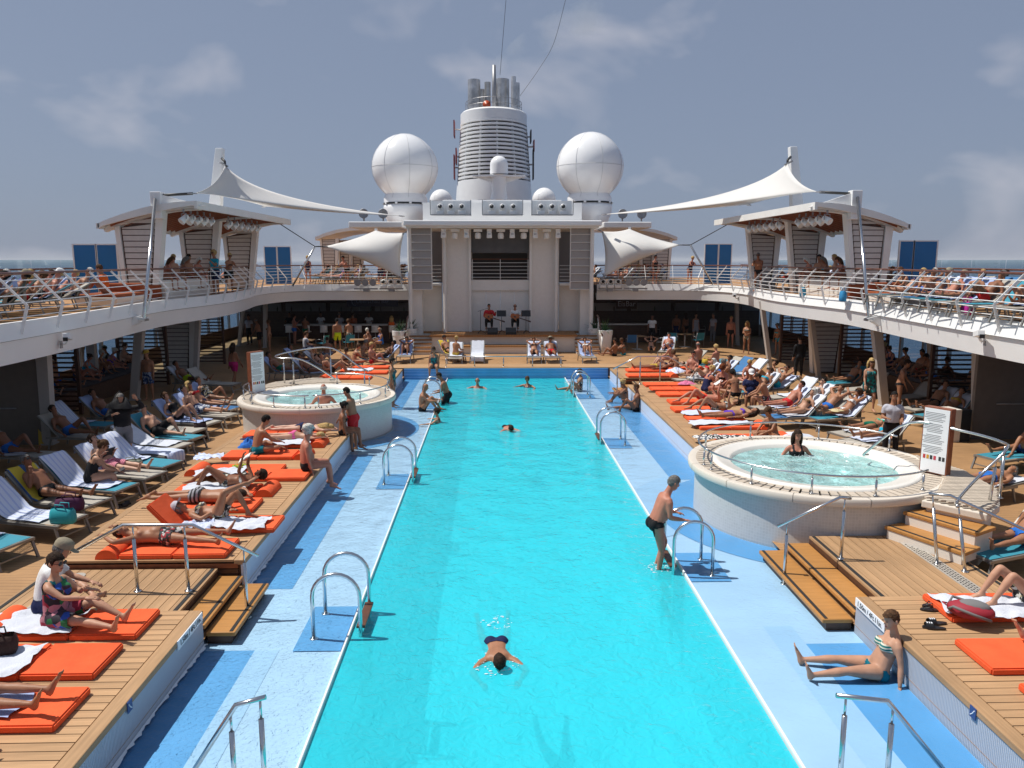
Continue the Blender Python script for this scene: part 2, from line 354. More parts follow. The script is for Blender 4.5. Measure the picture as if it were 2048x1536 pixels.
# --- water sheets
def clear_water(name, tint, film, bscale, bstr, diff=0.0, dcol=(0, 0, 0), rough=0.04, foam=0.0):
    m = bpy.data.materials.new(name); m.use_nodes = True; t = m.node_tree; t.nodes.clear()
    o = N(t, 'ShaderNodeOutputMaterial'); tr = N(t, 'ShaderNodeBsdfTransparent'); tr.inputs[0].default_value = (*tint, 1)
    gl = N(t, 'ShaderNodeBsdfGlossy'); gl.inputs['Roughness'].default_value = rough
    tco = N(t, 'ShaderNodeTexCoord')
    n = N(t, 'ShaderNodeTexNoise'); n.inputs['Scale'].default_value = bscale; n.inputs['Detail'].default_value = 3; n.inputs['Distortion'].default_value = 1.2; L(t, tco.outputs['Object'], n.inputs[0])
    n2 = N(t, 'ShaderNodeTexNoise'); n2.inputs['Scale'].default_value = bscale*0.17; n2.inputs['Detail'].default_value = 2; L(t, tco.outputs['Object'], n2.inputs[0])
    ad = N(t, 'ShaderNodeMath', operation='MULTIPLY_ADD'); ad.inputs[1].default_value = 3.0; L(t, n2.outputs[0], ad.inputs[0]); L(t, n.outputs[0], ad.inputs[2])
    bp = N(t, 'ShaderNodeBump'); bp.inputs['Strength'].default_value = bstr; bp.inputs['Distance'].default_value = 0.05; L(t, ad.outputs[0], bp.inputs['Height'])
    L(t, bp.outputs[0], gl.inputs['Normal'])
    fr = N(t, 'ShaderNodeFresnel'); fr.inputs[0].default_value = 1.33; L(t, bp.outputs[0], fr.inputs['Normal'])
    base = tr.outputs[0]
    if diff:
        df = N(t, 'ShaderNodeBsdfDiffuse'); df.inputs[0].default_value = (*dcol, 1); L(t, bp.outputs[0], df.inputs['Normal'])
        ms0 = N(t, 'ShaderNodeMixShader'); L(t, tr.outputs[0], ms0.inputs[1]); L(t, df.outputs[0], ms0.inputs[2]); base = ms0.outputs[0]
        ms0.inputs[0].default_value = diff
        if foam:
            n3 = N(t, 'ShaderNodeTexNoise'); n3.inputs['Scale'].default_value = 3.2; n3.inputs['Detail'].default_value = 9; n3.inputs['Roughness'].default_value = 0.75; L(t, tco.outputs['Object'], n3.inputs[0])
            r = N(t, 'ShaderNodeMapRange'); r.inputs[1].default_value = 0.45; r.inputs[2].default_value = 0.68; r.inputs[3].default_value = diff; r.inputs[4].default_value = foam; L(t, n3.outputs[0], r.inputs[0])
            L(t, r.outputs[0], ms0.inputs[0])
    ms = N(t, 'ShaderNodeMixShader'); L(t, fr.outputs[0], ms.inputs[0]); L(t, base, ms.inputs[1]); L(t, gl.outputs[0], ms.inputs[2])
    L(t, ms.outputs[0], o.inputs[0]); MATS[name] = m; return m
DEEPW = clear_water('deep_water', (0.62, 0.97, 1.0), True, 7.0, 0.55, 0.60, (0.045, 0.74, 0.88))
FILMW = clear_water('shallow_water', (0.98, 1.0, 1.0), True, 17.0, 0.40)
CALMW = clear_water('calm_shallow_water', (0.95, 0.98, 1.0), True, 12.0, 0.25)
WZ = -0.085
# gentle real waves on the deep water
def wave_sheet(x0, x1, y0, y1, z, nx, ny, amp):
    rows = []
    for j in range(ny+1):
        y = y0+(y1-y0)*j/ny; row = []
        for i in range(nx+1):
            x = x0+(x1-x0)*i/nx
            e = min(1, min(x-x0, x1-x, y-y0, y1-y)/0.3)
            h = math.sin(2.1*x+1.3*y+0.5)*0.4+math.sin(-3.4*x+2.2*y)*0.3+math.sin(5.2*x+4.7*y+2)*0.2+math.sin(1.1*x-5.6*y)*0.25
            row.append((x, y, z+amp*h*e))
        rows.append(row)
    return MB().grid(rows)
struct(wave_sheet(PL+.025, PR-.025, 3.0, YF, WZ, 60, 300, 0.010).build('pool_water', DEEPW, smooth=True))
mb = MB(); sheet(mb, XL, PL-.03, 3.0, YF, WZ+0.012); struct(mb.build('ledge_water', FILMW))
mb = MB(); sheet(mb, PR+.03, XR, 3.0, YF, WZ+0.010); struct(mb.build('ledge_water', CALMW))
FOAM = mat('foam_white', (0.86, 0.90, 0.93), 0.6)
def foam_edge(x, y0, y1, s, w0=.012, w1=.06):
    rn = random.Random(int(y0*10)); rows = []; y = y0
    while y < y1: rows.append([(x, y, WZ+.018), (x+s*rn.uniform(w0, w1), y, WZ+.016)]); y += rn.uniform(.03, .09)
    struct(MB().grid(rows).build('foam_edge', FOAM))
foam_edge(XL+.002, 3.2, 9.5, 1); foam_edge(XL+.002, 11.25, 20.0, 1)
# far end wall of the pool with blue tile lines
FARW = mat('far_wall_blue', (0.12, 0.34, 0.66), 0.35, var=0.1, scale=2)
fw = MB().box(((XL+XR)/2, YF+0.06, 0.10), (XR-XL, 0.10, 0.46)); struct(fw.build('pool_end_wall', FARW))
for k in range(3):
    struct(MB().box(((XL+XR)/2, YF+0.006, -0.03+0.13*k), (XR-XL-0.02, 0.012, 0.012)).build('pool_end_tile_line', LEDGEM))

# --- sunbathing platforms
RIB = mat('white_ribbed_wall', (0.66, 0.70, 0.78), 0.45)
_t = RIB.node_tree; _tc = N(_t, 'ShaderNodeTexCoord'); _w = N(_t, 'ShaderNodeTexWave', wave_type='BANDS', bands_direction='Y'); _w.inputs['Scale'].default_value = 12.0
L(_t, _tc.outputs['Object'], _w.inputs[0]); _bp = N(_t, 'ShaderNodeBump'); _bp.inputs['Strength'].default_value = 0.9; _bp.inputs['Distance'].default_value = 0.02
L(_t, _w.outputs[0], _bp.inputs['Height']); L(_t, _bp.outputs[0], _t.nodes['Principled BSDF'].inputs['Normal'])
WALLP = mat('white_wall_panels', (0.62, 0.68, 0.78), 0.4, var=0.03)
def platform(label, xp, xo, y0, y1, wall, gaps=(), z=0.40, pitch=0.131):
    """xp pool side x, xo outer x"""
    s = 1 if xo > xp else -1
    e = empty('sun_platform', ((xp+xo)/2, (y0+y1)/2, 0), 0, label, 'platform', 'sunbathing platforms beside the pool')
    ox, oy = (xp+xo)/2, (y0+y1)/2
    def T(mb, name, m): mb.v = [(a-ox, b-oy, c) for a, b, c in mb.v]; return mb.build(name, m, e)
    T(MB().box(((xp+xo)/2, (y0+y1)/2, 0.17), (abs(xo-xp)-0.10, y1-y0-0.06, 0.34)), 'carcass', DKWOOD)
    T(MB().box((xp+s*0.03, (y0+y1)/2, 0.10), (0.05, y1-y0-0.01, 0.46)), 'pool_wall', wall)
    bevel(T(MB().box((xp+s*0.075, (y0+y1)/2, 0.362), (0.17, y1-y0, 0.08)), 'edge_board', TEAKY), 0.012)
    T(MB().box((xo-s*0.06, (y0+y1)/2, 0.364), (0.12, y1-y0, 0.075)), 'edge_board', TEAKY)
    xa, xb = xp+s*0.166, xo-s*0.126
    n = int((y1-y0)/pitch); pt = (y1-y0)/n
    pm = MB().box((0, 0, 0), (abs(xb-xa), pt-0.012, 0.035)).mesh('plank', TEAK)
    for k in range(n):
        inst('plank', pm, e, ((xa+xb)/2-ox, y0+pt*(k+0.5)-oy, 0.3835+random.uniform(-.0015, .0015)))
    # slatted ends
    for yy in (y0, ):
        for k in range(4):
            T(MB().box(((xp+xo)/2, yy+0.012, 0.05+0.085*k), (abs(xo-xp)-0.2, 0.03, 0.07)), 'slat', REDWOOD if k == 3 else DKWOOD)
    return e
platform('nearest teak platform at the left edge of the pool, with the seated couple', XL, -6.7, 2.5, 9.5, RIB)
platform('long teak platform left of the pool between the wooden steps and the whirlpool', XL, -6.7, 11.2, 20.1, WALLP)
platform('teak platform left of the pool beyond the left whirlpool', XL, -6.9, 26.2, 31.9, WALLP)
platform('nearest teak platform at the right edge of the pool, beside black sandals', XR, 7.8, 2.5, 9.7, RIB)
platform('long teak platform right of the pool beyond the right whirlpool', XR, 7.8, 17.1, 27.6, WALLP)
platform('farthest teak platform at the right corner of the pool near the stage', XR, 8.0, 29.2, 31.9, WALLP)
# far coping: low teak step across the end of the pool
fc = empty('pool_end_step', (0.55, YF+0.62, 0), 0, 'low teak step running along the far end of the pool before the stage', 'step')
MB().box((0, 0.06, 0.16), (10.4, 1.1, 0.32)).build('carcass', DKWOOD, fc)
for k in range(8): bevel(MB().box((0, -0.48+0.14*k+0.03, 0.345), (10.5, 0.13, 0.05)).build('plank', TEAK, fc), 0.006)
# walkways with drain grates and steps down to the ledge
GRATE = mat('drain_grate', (0.52, 0.48, 0.42), 0.4, 0.3)
def nosed(mb_c, size, parent, nose_side, axis=0):
    """one tread with a black anti-slip strip near its edge"""
    o = MB().box((0, 0, 0), size).build('tread', STEPM, parent, loc=mb_c); bevel(o, 0.012)
    sx = size[0]/2-0.06
    st = MB().box((nose_side*sx, 0, size[2]/2+0.003), (0.045, size[1]-0.04, 0.006)).build('anti_slip_strip', RUBBER, o)
    return o
def walkway(label, xe, xo, y0, y1, s):
    e = empty('walkway', ((xe+xo)/2, (y0+y1)/2, 0), 0, label, 'walkway', 'wooden walkways down to the pool'); W = abs(xo-xe); D = y1-y0
    MB().box((0, 0, 0.125), (W-0.02, D-0.02, 0.25)).build('carcass', DKWOOD, e)
    n = int(W/0.155); pt = W/n
    pm = MB().box((0, 0, 0), (pt-0.010, D-0.02, 0.035)).mesh('plank', TEAKY)
    for k in range(n): inst('plank', pm, e, (-W/2+pt*(k+.5), 0, 0.2725))
    for sx in (-1, 1): MB().box((sx*(W/2-0.07), 0, 0.2935), (0.055, D-0.05, 0.006)).build('anti_slip_strip', RUBBER, e)
    # drain grate
    g = MB(); gx = s*(W/2-0.55); r = 0.11; poly = [(gx+r*math.cos(a), D/2-0.25+r*math.sin(a)) for a in [PI*k/8 for k in range(9)]]+[(gx+r*math.cos(a), -D/2+0.15+r*math.sin(a)) for a in [PI+PI*k/8 for k in range(9)]]
    go = g.prism(poly, 0.291, 0.302).build('drain_grate', GRATE, e)
    h = MB(); yy = -D/2+0.2
    while yy < D/2-0.3:
        for q in range(4): h.box((gx-0.066+0.044*q, yy+(0.02 if q % 2 else 0), 0.3035), (0.02, 0.03, 0.003))
        yy += 0.065
    hh = h.build('grate_holes', BLACK, go); hh['kind'] = 'stuff'
    return e
wl = walkway('planked walkway with drain grate at the left steps, behind the seated couple', -4.18, -6.7, 9.55, 11.15, -1)
wr = walkway('planked walkway with drain grate below the right whirlpool steps', 5.32, 7.35, 9.75, 12.3, 1)
walkway('far planked walkway between the two right platforms', 5.32, 7.8, 27.7, 29.1, 1)
walkway('planked walkway just past the left whirlpool', -4.18, -6.9, 25.0, 26.1, -1)
def stair(label, xs, y0, y1, s, w_=0.38):
    e = empty('pool_steps', (xs, (y0+y1)/2, 0), 0, label, 'steps', 'wooden steps into the pool')
    for k, zt in enumerate((0.17, 0.055)):
        x = -s*(w_*k+w_/2)
        nosed((x, 0, zt-0.03), (w_, y1-y0-0.04*k, 0.06), e, -s)
        MB().box((x+s*0.03, 0, (zt-0.06+ZL)/2), (w_-0.07, y1-y0-0.06-.04*k, zt-0.06-ZL)).build('riser', DKWOOD, e)
    return e
stair('wet wooden steps from the left walkway down to the pool ledge', -4.18, 9.55, 11.15, -1)
stair('wide wooden steps from the right walkway down to the pool ledge', 5.32, 9.72, 12.3, 1, 0.42)
stair('small wooden steps at the far right walkway', 5.32, 27.7, 29.1, 1)
# depth signs on the edge boards
SIGNW = mat('sign_white', (0.85, 0.86, 0.88), 0.4)
INK = mat('sign_ink', (0.02, 0.02, 0.025), 0.5)
def text(name, body, size, m, parent, mtx, ext=0.002, align='CENTER'):
    cu = bpy.data.curves.new(name, 'FONT'); cu.body = body; cu.size = size; cu.extrude = ext; cu.align_x = align; cu.align_y = 'CENTER'; cu.resolution_u = 2
    o = bpy.data.objects.new(name, cu); C.objects.link(o); dg = bpy.context.evaluated_depsgraph_get()
    me = bpy.data.meshes.new_from_object(o.evaluated_get(dg)); bpy.data.objects.remove(o); bpy.data.curves.remove(cu)
    me.materials.clear(); me.materials.append(m)
    t = bpy.data.objects.new(name, me); C.objects.link(t); t.parent = parent; t.matrix_local = mtx; return t
def depth_sign(x, yc, s, label):
    # faces the pool: normal = -s x ; text runs along y
    e = empty('depth_sign', (x-s*0.016, yc, 0.345), 0, label, 'sign', 'pool depth signs')
    MB().box((0, 0, 0), (0.012, 0.78, 0.115)).build('plate', SIGNW, e)
    ux = Vector((0, -s, 0)); uy = Vector((0, 0, 1)); uz = ux.cross(uy)
    M = Matrix((ux, uy, uz)).transposed().to_4x4(); M.translation = Vector((-s*0.008, 0, 0))
    text('lettering', '1.50m / 4Ft.11in.', 0.098, INK, e, M)
depth_sign(XL, 9.05, -1, 'white pool depth sign reading 1.50m on the left platform edge')
depth_sign(XR, 9.28, 1, 'white pool depth sign reading 1.50m on the right platform edge')
NAVY = mat('navy_plate', (0.03, 0.06, 0.2), 0.4)
for x, y, s, lb in ((XL, 7.43, -1, 'small navy no diving plate on the left platform edge'), (XR, 7.1, 1, 'small navy no diving plate on the right platform edge')):
    e = empty('no_diving_sign', (x-s*0.016, y, 0.335), 0, lb, 'sign', 'no diving plates')
    MB().box((0, 0, 0), (0.01, 0.10, 0.12)).build('plate', NAVY, e)
    MB().tube([(-s*0.007, -0.03, 0.035), (-s*0.007, 0.0, -0.01), (-s*0.007, 0.03, -0.035)], 0.006, 5).build('figure', SIGNW, e)

# --- whirlpools
MOSAIC = mat('grey_mosaic', (0.5, 0.5, 0.48), 0.4)
_t = MOSAIC.node_tree; _b = _t.nodes['Principled BSDF']; _tc = N(_t, 'ShaderNodeTexCoord')
_bk = N(_t, 'ShaderNodeTexBrick'); _bk.inputs['Scale'].default_value = 1.0; _bk.inputs['Brick Width'].default_value = 0.055; _bk.inputs['Row Height'].default_value = 0.055; _bk.offset = 0
_bk.inputs['Mortar Size'].default_value = 0.004; _bk.inputs['Color1'].default_value = (0.60, 0.585, 0.56, 1); _bk.inputs['Color2'].default_value = (0.55, 0.535, 0.51, 1); _bk.inputs['Mortar'].default_value = (0.64, 0.625, 0.60, 1)
_gx = N(_t, 'ShaderNodeSeparateXYZ'); L(_t, _tc.outputs['Object'], _gx.inputs[0]); _at = N(_t, 'ShaderNodeMath', operation='ARCTAN2'); L(_t, _gx.outputs[1], _at.inputs[0]); L(_t, _gx.outputs[0], _at.inputs[1])
_mu = N(_t, 'ShaderNodeMath', operation='MULTIPLY'); _mu.inputs[1].default_value = 2.3; L(_t, _at.outputs[0], _mu.inputs[0]); _cb = N(_t, 'ShaderNodeCombineXYZ'); L(_t, _mu.outputs[0], _cb.inputs[0]); L(_t, _gx.outputs[2], _cb.inputs[1])
L(_t, _cb.outputs[0], _bk.inputs[0]); L(_t, _bk.outputs[0], _b.inputs['Base Color'])
STONE = mat('pale_stone_rim', (0.70, 0.63, 0.54), 0.5, var=0.03, scale=2)
ACRYL = mat('white_acrylic', (0.80, 0.77, 0.71), 0.2)
BUBW = clear_water('bubbling_water', (0.62, 0.94, 0.94), True, 9.0, 0.8, 0.45, (0.52, 0.86, 0.86), 0.08, foam=0.95)
TUBF = mat('tub_floor_aqua', (0.36, 0.78, 0.78), 0.4)
def whirlpool(cx, cy, label, apron, slat_dir):
    e = empty('whirlpool', (cx, cy, 0), 0, label, 'whirlpool', 'round whirlpools')
    MB().lathe([(2.26, ZL), (2.26, 0.80)], 72, caps=False).build('body_wall', MOSAIC, e, True, 40)
    for k in range(12):    # stone rim in separate pieces
        a0 = 2*PI*k/12+0.002; a1 = 2*PI*(k+1)/12-0.002
        pr = [(2.20, 0.81), (2.39, 0.81), (2.40, 0.83), (2.40, 0.925), (2.385, 0.945), (2.26, 0.947), (2.22, 0.93), (2.20, 0.81)]
        MB().lathe(pr, 8, a0=a0, a1=a1).build('rim_stone', STONE, e, True, 40)
    MB().lathe([(1.86, 0.90), (2.22, 0.90)], 48, caps=False).build('slat_bed', BLACK, e)
    ns = 84; sm = MB().add([(1.93, -0.056, 0), (2.245, -0.066, 0), (2.245, 0.066, 0), (1.93, 0.056, 0), (1.93, -0.056, .03), (2.245, -0.066, .03), (2.245, 0.066, .03), (1.93, 0.056, .03)],
        [(3, 2, 1, 0), (4, 5, 6, 7), (0, 1, 5, 4), (1, 2, 6, 5), (2, 3, 7, 6), (3, 0, 4, 7)]).mesh('slat', PALETEAK)
    for k in range(ns): inst('slat', sm, e, (0, 0, 0.915), (0, 0, 2*PI*k/ns))
    pr = [(1.94, 0.93), (1.93, 0.965), (1.88, 0.985), (1.80, 0.98), (1.76, 0.955), (1.60, 0.945), (1.57, 0.93), (1.50, 0.78), (1.46, 0.45), (1.05, 0.42), (1.0, 0.05)]
    MB().lathe(pr, 64, caps=False).build('acrylic_tub', ACRYL, e, True)
    MB().lathe([(1.02, 0.06), (0.001, 0.06)], 32, caps=False).build('tub_floor', TUBF, e)
    rows = []; 
    for i in range(15):
        r = 1.545*i/14; row = []
        for k in range(65):
            a = 2*PI*k/64; row.append((r*math.cos(a), r*math.sin(a), 0.865+(1-i/14.)*0.0+random.uniform(-.012, .014)*(i < 14)*(k % 64 > 0)))
        rows.append(row)
    MB().grid(rows).build('bubbling_water', BUBW, e, True)
    # entry apron, bleached teak on a stone edge
    ap = MB().prism([(x-cx, y-cy) for x, y in apron], 0.78, 0.905).build('apron_slab', STONE, e); bevel(ap, 0.02)
    sx = [p[0]-cx for p in apron]; sy = [p[1]-cy for p in apron]
    return e
apR = [(8.62, 15.3), (8.95, 13.9), (8.8, 12.7), (8.35, 12.0), (7.85, 11.55), (7.2, 12.3), (7.6, 12.6), (8.2, 13.4)]
apL = [(-7.52, 21.2), (-7.65, 23.0), (-7.3, 24.4), (-6.2, 25.3), (-5.2, 25.2), (-4.9, 24.3), (-6.0, 24.1), (-7.1, 23.2)]
apL = [(x, y+.7) for x, y in apL]
tubL = whirlpool(*TUBS[0], 'round whirlpool left of the pool with a grey-haired bather', apL, 0)
tubR = whirlpool(*TUBS[1], 'round whirlpool right of the pool with a dark-haired woman in it', apR, 0)
def inpoly(x, y, P):
    c = False; n = len(P)
    for i in range(n):
        x1, y1 = P[i]; x2, y2 = P[(i+1) % n]
        if (y1 > y) != (y2 > y) and x < (x2-x1)*(y-y1)/(y2-y1)+x1: c = not c
    return c
def apron_slats(e, cx, cy, P):
    y = min(p[1] for p in P)+0.06; ymax = max(p[1] for p in P)
    while y < ymax:
        xs = [x*0.02 for x in range(-500, 500) if inpoly(x*0.02, y, P) and math.hypot(x*.02-cx, y-cy) > 1.97]
        run = []
        for x in xs+[1e9]:
            if run and x-run[-1] > 0.03:
                if run[-1]-run[0] > 0.1: MB().box(((run[0]+run[-1])/2-cx, y-cy, 0.958), (run[-1]-run[0]-0.08, 0.062, 0.03)).build('slat', PALETEAK, e)
                run = []
            run.append(x)
        y += 0.085
for e, c, P in ((tubL, TUBS[0], apL), (tubR, TUBS[1], apR)):
    apron_slats(e, *c, P)
tubL.scale = (.95, .95, 1)
# wall under the right apron and the steps up to it
MB().prism([(a-TUBS[1][0], b-TUBS[1][1]) for a, b in [(8.55, 15.0), (8.85, 13.9), (8.7, 12.75), (8.28, 12.08), (7.85, 11.66), (7.3, 12.3), (7.9, 13.2)]], 0.0, 0.78).build('apron_wall', CREAM, tubR)
MB().prism([(a-TUBS[0][0], b-TUBS[0][1]) for a, b in [(-7.35, 22.3), (-7.45, 23.7), (-7.1, 24.9), (-6.2, 25.8), (-5.3, 25.7), (-5.0, 25.1)]], 0.0, 0.78).build('apron_wall', CREAM, tubL)
ts = empty('whirlpool_steps', (7.0, 11.7, 0), 0, 'two wooden steps leading up to the right whirlpool apron', 'steps')
for P, zt in (([(6.55, 12.2), (7.15, 10.95), (7.56, 11.2), (6.92, 12.35)], 0.50), ([(6.9, 12.3), (7.5, 11.22), (7.98, 11.5), (7.3, 12.42)], 0.715)):
    Q = [(x-7.0, y-11.7) for x, y in P]; bevel(MB().prism(Q, zt-.06, zt).build('tread', STEPM, ts), 0.012)
    cx_, cy_ = sum(q[0] for q in Q)/4, sum(q[1] for q in Q)/4
    MB().prism([(cx_+(x-cx_)*.93, cy_+(y-cy_)*.93) for x, y in Q], .292, zt-.062).build('riser', CREAM, ts)
    a_, b_ = Vector((*Q[0], zt+.003)), Vector((*Q[1], zt+.003)); d_ = (b_-a_).normalized(); n_ = Vector((-d_.y, d_.x, 0))*.07
    MB().bar(a_+n_+d_*.04, b_+n_-d_*.04, .045, .006).build('anti_slip_strip', RUBBER, ts)
# ================================================================ STEEL RAILS AND LADDERS
def pipe_rail(label, path, posts, group='stainless handrails', r=0.025, parent=None, name='handrail', collar=True):
    """path: list of top-rail points; posts: list of (top, base)"""
    b0 = Vector(posts[0][1]) if posts else Vector(path[0])
    e = empty(name, b0, 0, label, 'handrail', group)
    MB().tube([Vector(p)-b0 for p in path], r, 8).build('top_rail', STEEL, e, True)
    for t, b in posts:
        t, b = Vector(t)-b0, Vector(b)-b0; m = b+(t-b)*0.80
        MB().tube([b, m], r*1.05, 8).build('post', STEEL, e, True)
        MB().tube([m, t], r*0.5, 6).build('post_pin', STEEL, e, True)
        if collar: MB().lathe([(r*2.2, 0), (r*2.2, 0.012), (r*1.1, 0.014)], 12, c=b).build('foot_flange', STEEL, e, True)
    return e
def hrail(label, pts, Y, posts):
    """pts: image points of a rail standing at depth Y; posts: (index-free) (px_top, py_top, z_base)"""
    path = [yp(a, b, Y) for a, b in pts]
    P = []
    for a, b, zb in posts:
        t = yp(a, b, Y); P.append((t, (t.x, t.y, zb)))
    return pipe_rail(label, path, P)
hrail('steel handrail over the left wooden steps, behind the seated couple', [(150, 1103), (247, 1050), (385, 1050), (517, 1112)], 10.35, [(265, 1052, .29), (368, 1052, .29), (487, 1098, ZL)])
hrail('steel handrail rising over the lower right steps', [(1555, 1053), (1680, 995), (1702, 997)], 11.3, [(1575, 1045, ZL), (1690, 999, .29)])
hrail('near steel handrail at the bottom left of the photo', [(385, 1545), (472, 1410), (531, 1394)], 6.6, [(461, 1430, ZL), (520, 1398, ZL)])
hrail('near steel handrail at the bottom right of the photo', [(1673, 1391), (1775, 1402), (1892, 1545)], 6.6, [(1692, 1394, ZL), (1786, 1416, ZL)])
hrail('small steel handrail at the far right walkway by orange mats', [(1226, 738), (1276, 713), (1336, 713), (1390, 744)], 28.4, [(1235, 734, ZL), (1281, 713, .29), (1321, 713, .29), (1388, 743, 0)])
hrail('thin steel rail along the far end of the pool', [(890, 713), (1128, 713)], 32.75, [(892, 713, .36), (949, 713, .36), (1007, 713, .36), (1065, 713, .36), (1122, 713, .36)])
# ring rails on the whirlpools
def ring_rail(label, c, a0, a1, nposts, r=2.2, h=0.34, z=0.95):
    pts = [(c[0]+r*math.cos(a), c[1]+r*math.sin(a), z+h) for a in [a0+(a1-a0)*k/40 for k in range(41)]]
    P = []
    for k in range(nposts):
        a = a0+(a1-a0)*(k+0.12)/(nposts-0.76); p = (c[0]+r*math.cos(a), c[1]+r*math.sin(a)); P.append(((p[0], p[1], z+h), (p[0], p[1], z)))
    return pipe_rail(label, pts, P, 'curved whirlpool rails', 0.019)
ring_rail('curved rail round the far side of the right whirlpool', TUBS[1], R(188), R(20), 5)
ring_rail('curved rail round the near side of the right whirlpool', TUBS[1], R(189), R(305), 5)
ring_rail('curved rail round the near side of the left whirlpool', TUBS[0], R(172), R(276), 5, 2.09)
ring_rail('curved rail round the pool side of the left whirlpool', TUBS[0], R(279), R(450), 6, 2.09)
# tall looping rails at the whirlpool entries
def loop_rail(label, pts, posts):
    return pipe_rail(label, smoothpath(pts, 5), posts, 'tall entry rails')
c = TUBS[1]
loop_rail('tall looping entry rail beside the rules board of the right whirlpool',
    [(7.55, 14.9, 1.02), (7.35, 14.6, 1.15), (7.9, 14.1, 1.85), (8.45, 13.3, 1.86), (8.62, 12.5, 1.85), (8.35, 12.0, 1.84), (7.9, 11.95, 1.4), (7.2, 11.3, 1.25), (7.0, 11.0, 1.22)],
    [((8.35, 13.55, 1.86), (8.35, 13.55, .97)), ((8.5, 12.25, 1.84), (8.5, 12.25, .95)), ((8.2, 11.98, 1.7), (8.2, 12.05, .95)), ((7.05, 11.05, 1.22), (7.05, 10.75, .29))])
pipe_rail('sloping handrail down the steps of the right whirlpool', [(6.75, 11.35, 1.32), (7.0, 11.2, 1.33), (7.95, 10.55, 0.92), (8.1, 10.5, 0.92)], [((6.8, 11.33, 1.32), (6.8, 11.05, .29)), ((8.0, 10.53, .92), (8.0, 10.53, 0))], 'tall entry rails')
loop_rail('tall looping entry rail behind the left whirlpool',
    [(-5.3, 24.80, 1.05), (-5.15, 24.60, 1.15), (-6.1, 24.50, 1.75), (-6.9, 24.60, 1.8), (-7.0, 25.10, 1.85), (-6.3, 25.80, 1.95), (-5.4, 25.90, 1.95), (-4.6, 25.80, 1.4), (-4.2, 25.70, 1.2)],
    [((-6.4, 24.50, 1.78), (-6.4, 24.50, .95)), ((-5.5, 25.90, 1.95), (-5.5, 25.90, .3)), ((-6.75, 24.70, 1.8), (-6.75, 24.70, .95)), ((-4.35, 25.75, 1.27), (-4.35, 25.75, .29))])
# ladders: two hoops, treads down into the pool
TREADM = mat('ladder_tread', (0.11, 0.045, 0.022), 0.45, var=0.2)
def ladder(label, xl, xd, y0, y1, top=0.80):
    """xl = leg on the ledge, xd = leg in the pool"""
    e = empty('pool_ladder', (xl, y0, ZL), 0, label, 'ladder', 'pool ladders')
    s = 1 if xd > xl else -1; w_ = abs(xd-xl)/2; z0 = 0.0; zt = top-ZL
    for y in (0, y1-y0):
        pts = [(0, y, 0), (0, y, zt-w_)]+[(s*(w_-w_*math.cos(a)), y, zt-w_+w_*math.sin(a)) for a in [PI*k/12 for k in range(1, 12)]]+[(s*2*w_, y, zt-w_), (s*2*w_, y, -1.15)]
        MB().tube(pts, 0.027, 9).build('hoop', STEEL, e, True)
        MB().lathe([(0.055, 0), (0.055, 0.012), (0.027, 0.018)], 14, c=(0, y, 0.006)).build('foot_flange', STEEL, e, True)
    for k in range(4):
        bevel(MB().box((s*2*w_, (y1-y0)/2, 0.17-0.3*k), (0.12, y1-y0, 0.035)).build('tread', TREADM, e), 0.006)
    return e
ladder('nearest pool ladder on the left side, two tall hoops', -2.42, -1.79, 9.68, 10.42)
ladder('second pool ladder on the left side, beyond the nearest', -2.48, -1.83, 16.85, 17.6)
ladder('far left pool ladder beside the man climbing out', -2.45, -1.84, 26.3, 27.1)
ladder('nearest pool ladder on the right, held by the man in black trunks', 3.50, 2.87, 11.62, 12.3)
ladder('middle pool ladder on the right side', 3.60, 2.92, 20.45, 21.2)
ladder('far right pool ladder near the end wall', 3.55, 2.93, 27.8, 28.5)
# ================================================================ UPPER DECK, PAVILIONS, STAGE, FUNNEL
UZ = 3.5
EDGE_L = [(-10.3, -4), (-10.35, 10), (-10.4, 17), (-10.7, 21), (-11.1, 25), (-11.15, 27), (-10.9, 29.5), (-10.8, 32), (-11.1, 35), (-11.6, 38.5), (-11.3, 41.5), (-10.2, 43.2), (-8.0, 43.6), (-4.75, 43.6)]
def mir(P): return [(MX-x, *r) for x, *r in P]
EL = [(p.x, p.y) for p in smoothpath([(x, y, 0) for x, y in EDGE_L], 5)]
def strip_mesh(path, z0, z1, off0=0.0, off1=0.0, flip=False):
    """vertical band following a plan path"""
    rows = []
    for i, (x, y) in enumerate(path):
        a = path[max(i-1, 0)]; b = path[min(i+1, len(path)-1)]; tx, ty = b[0]-a[0], b[1]-a[1]; l = math.hypot(tx, ty); nx, ny = ty/l, -tx/l
        if flip: nx, ny = -nx, -ny
        rows.append([(x+nx*off0, y+ny*off0, z0), (x+nx*off1, y+ny*off1, z1)])
    return rows
def offs(path, d, flip=False): return [(p[0][0], p[0][1]) for p in strip_mesh(path, 0, 0, d, d, flip)]
CEIL = mat('dark_ceiling', (0.10, 0.09, 0.085), 0.6)
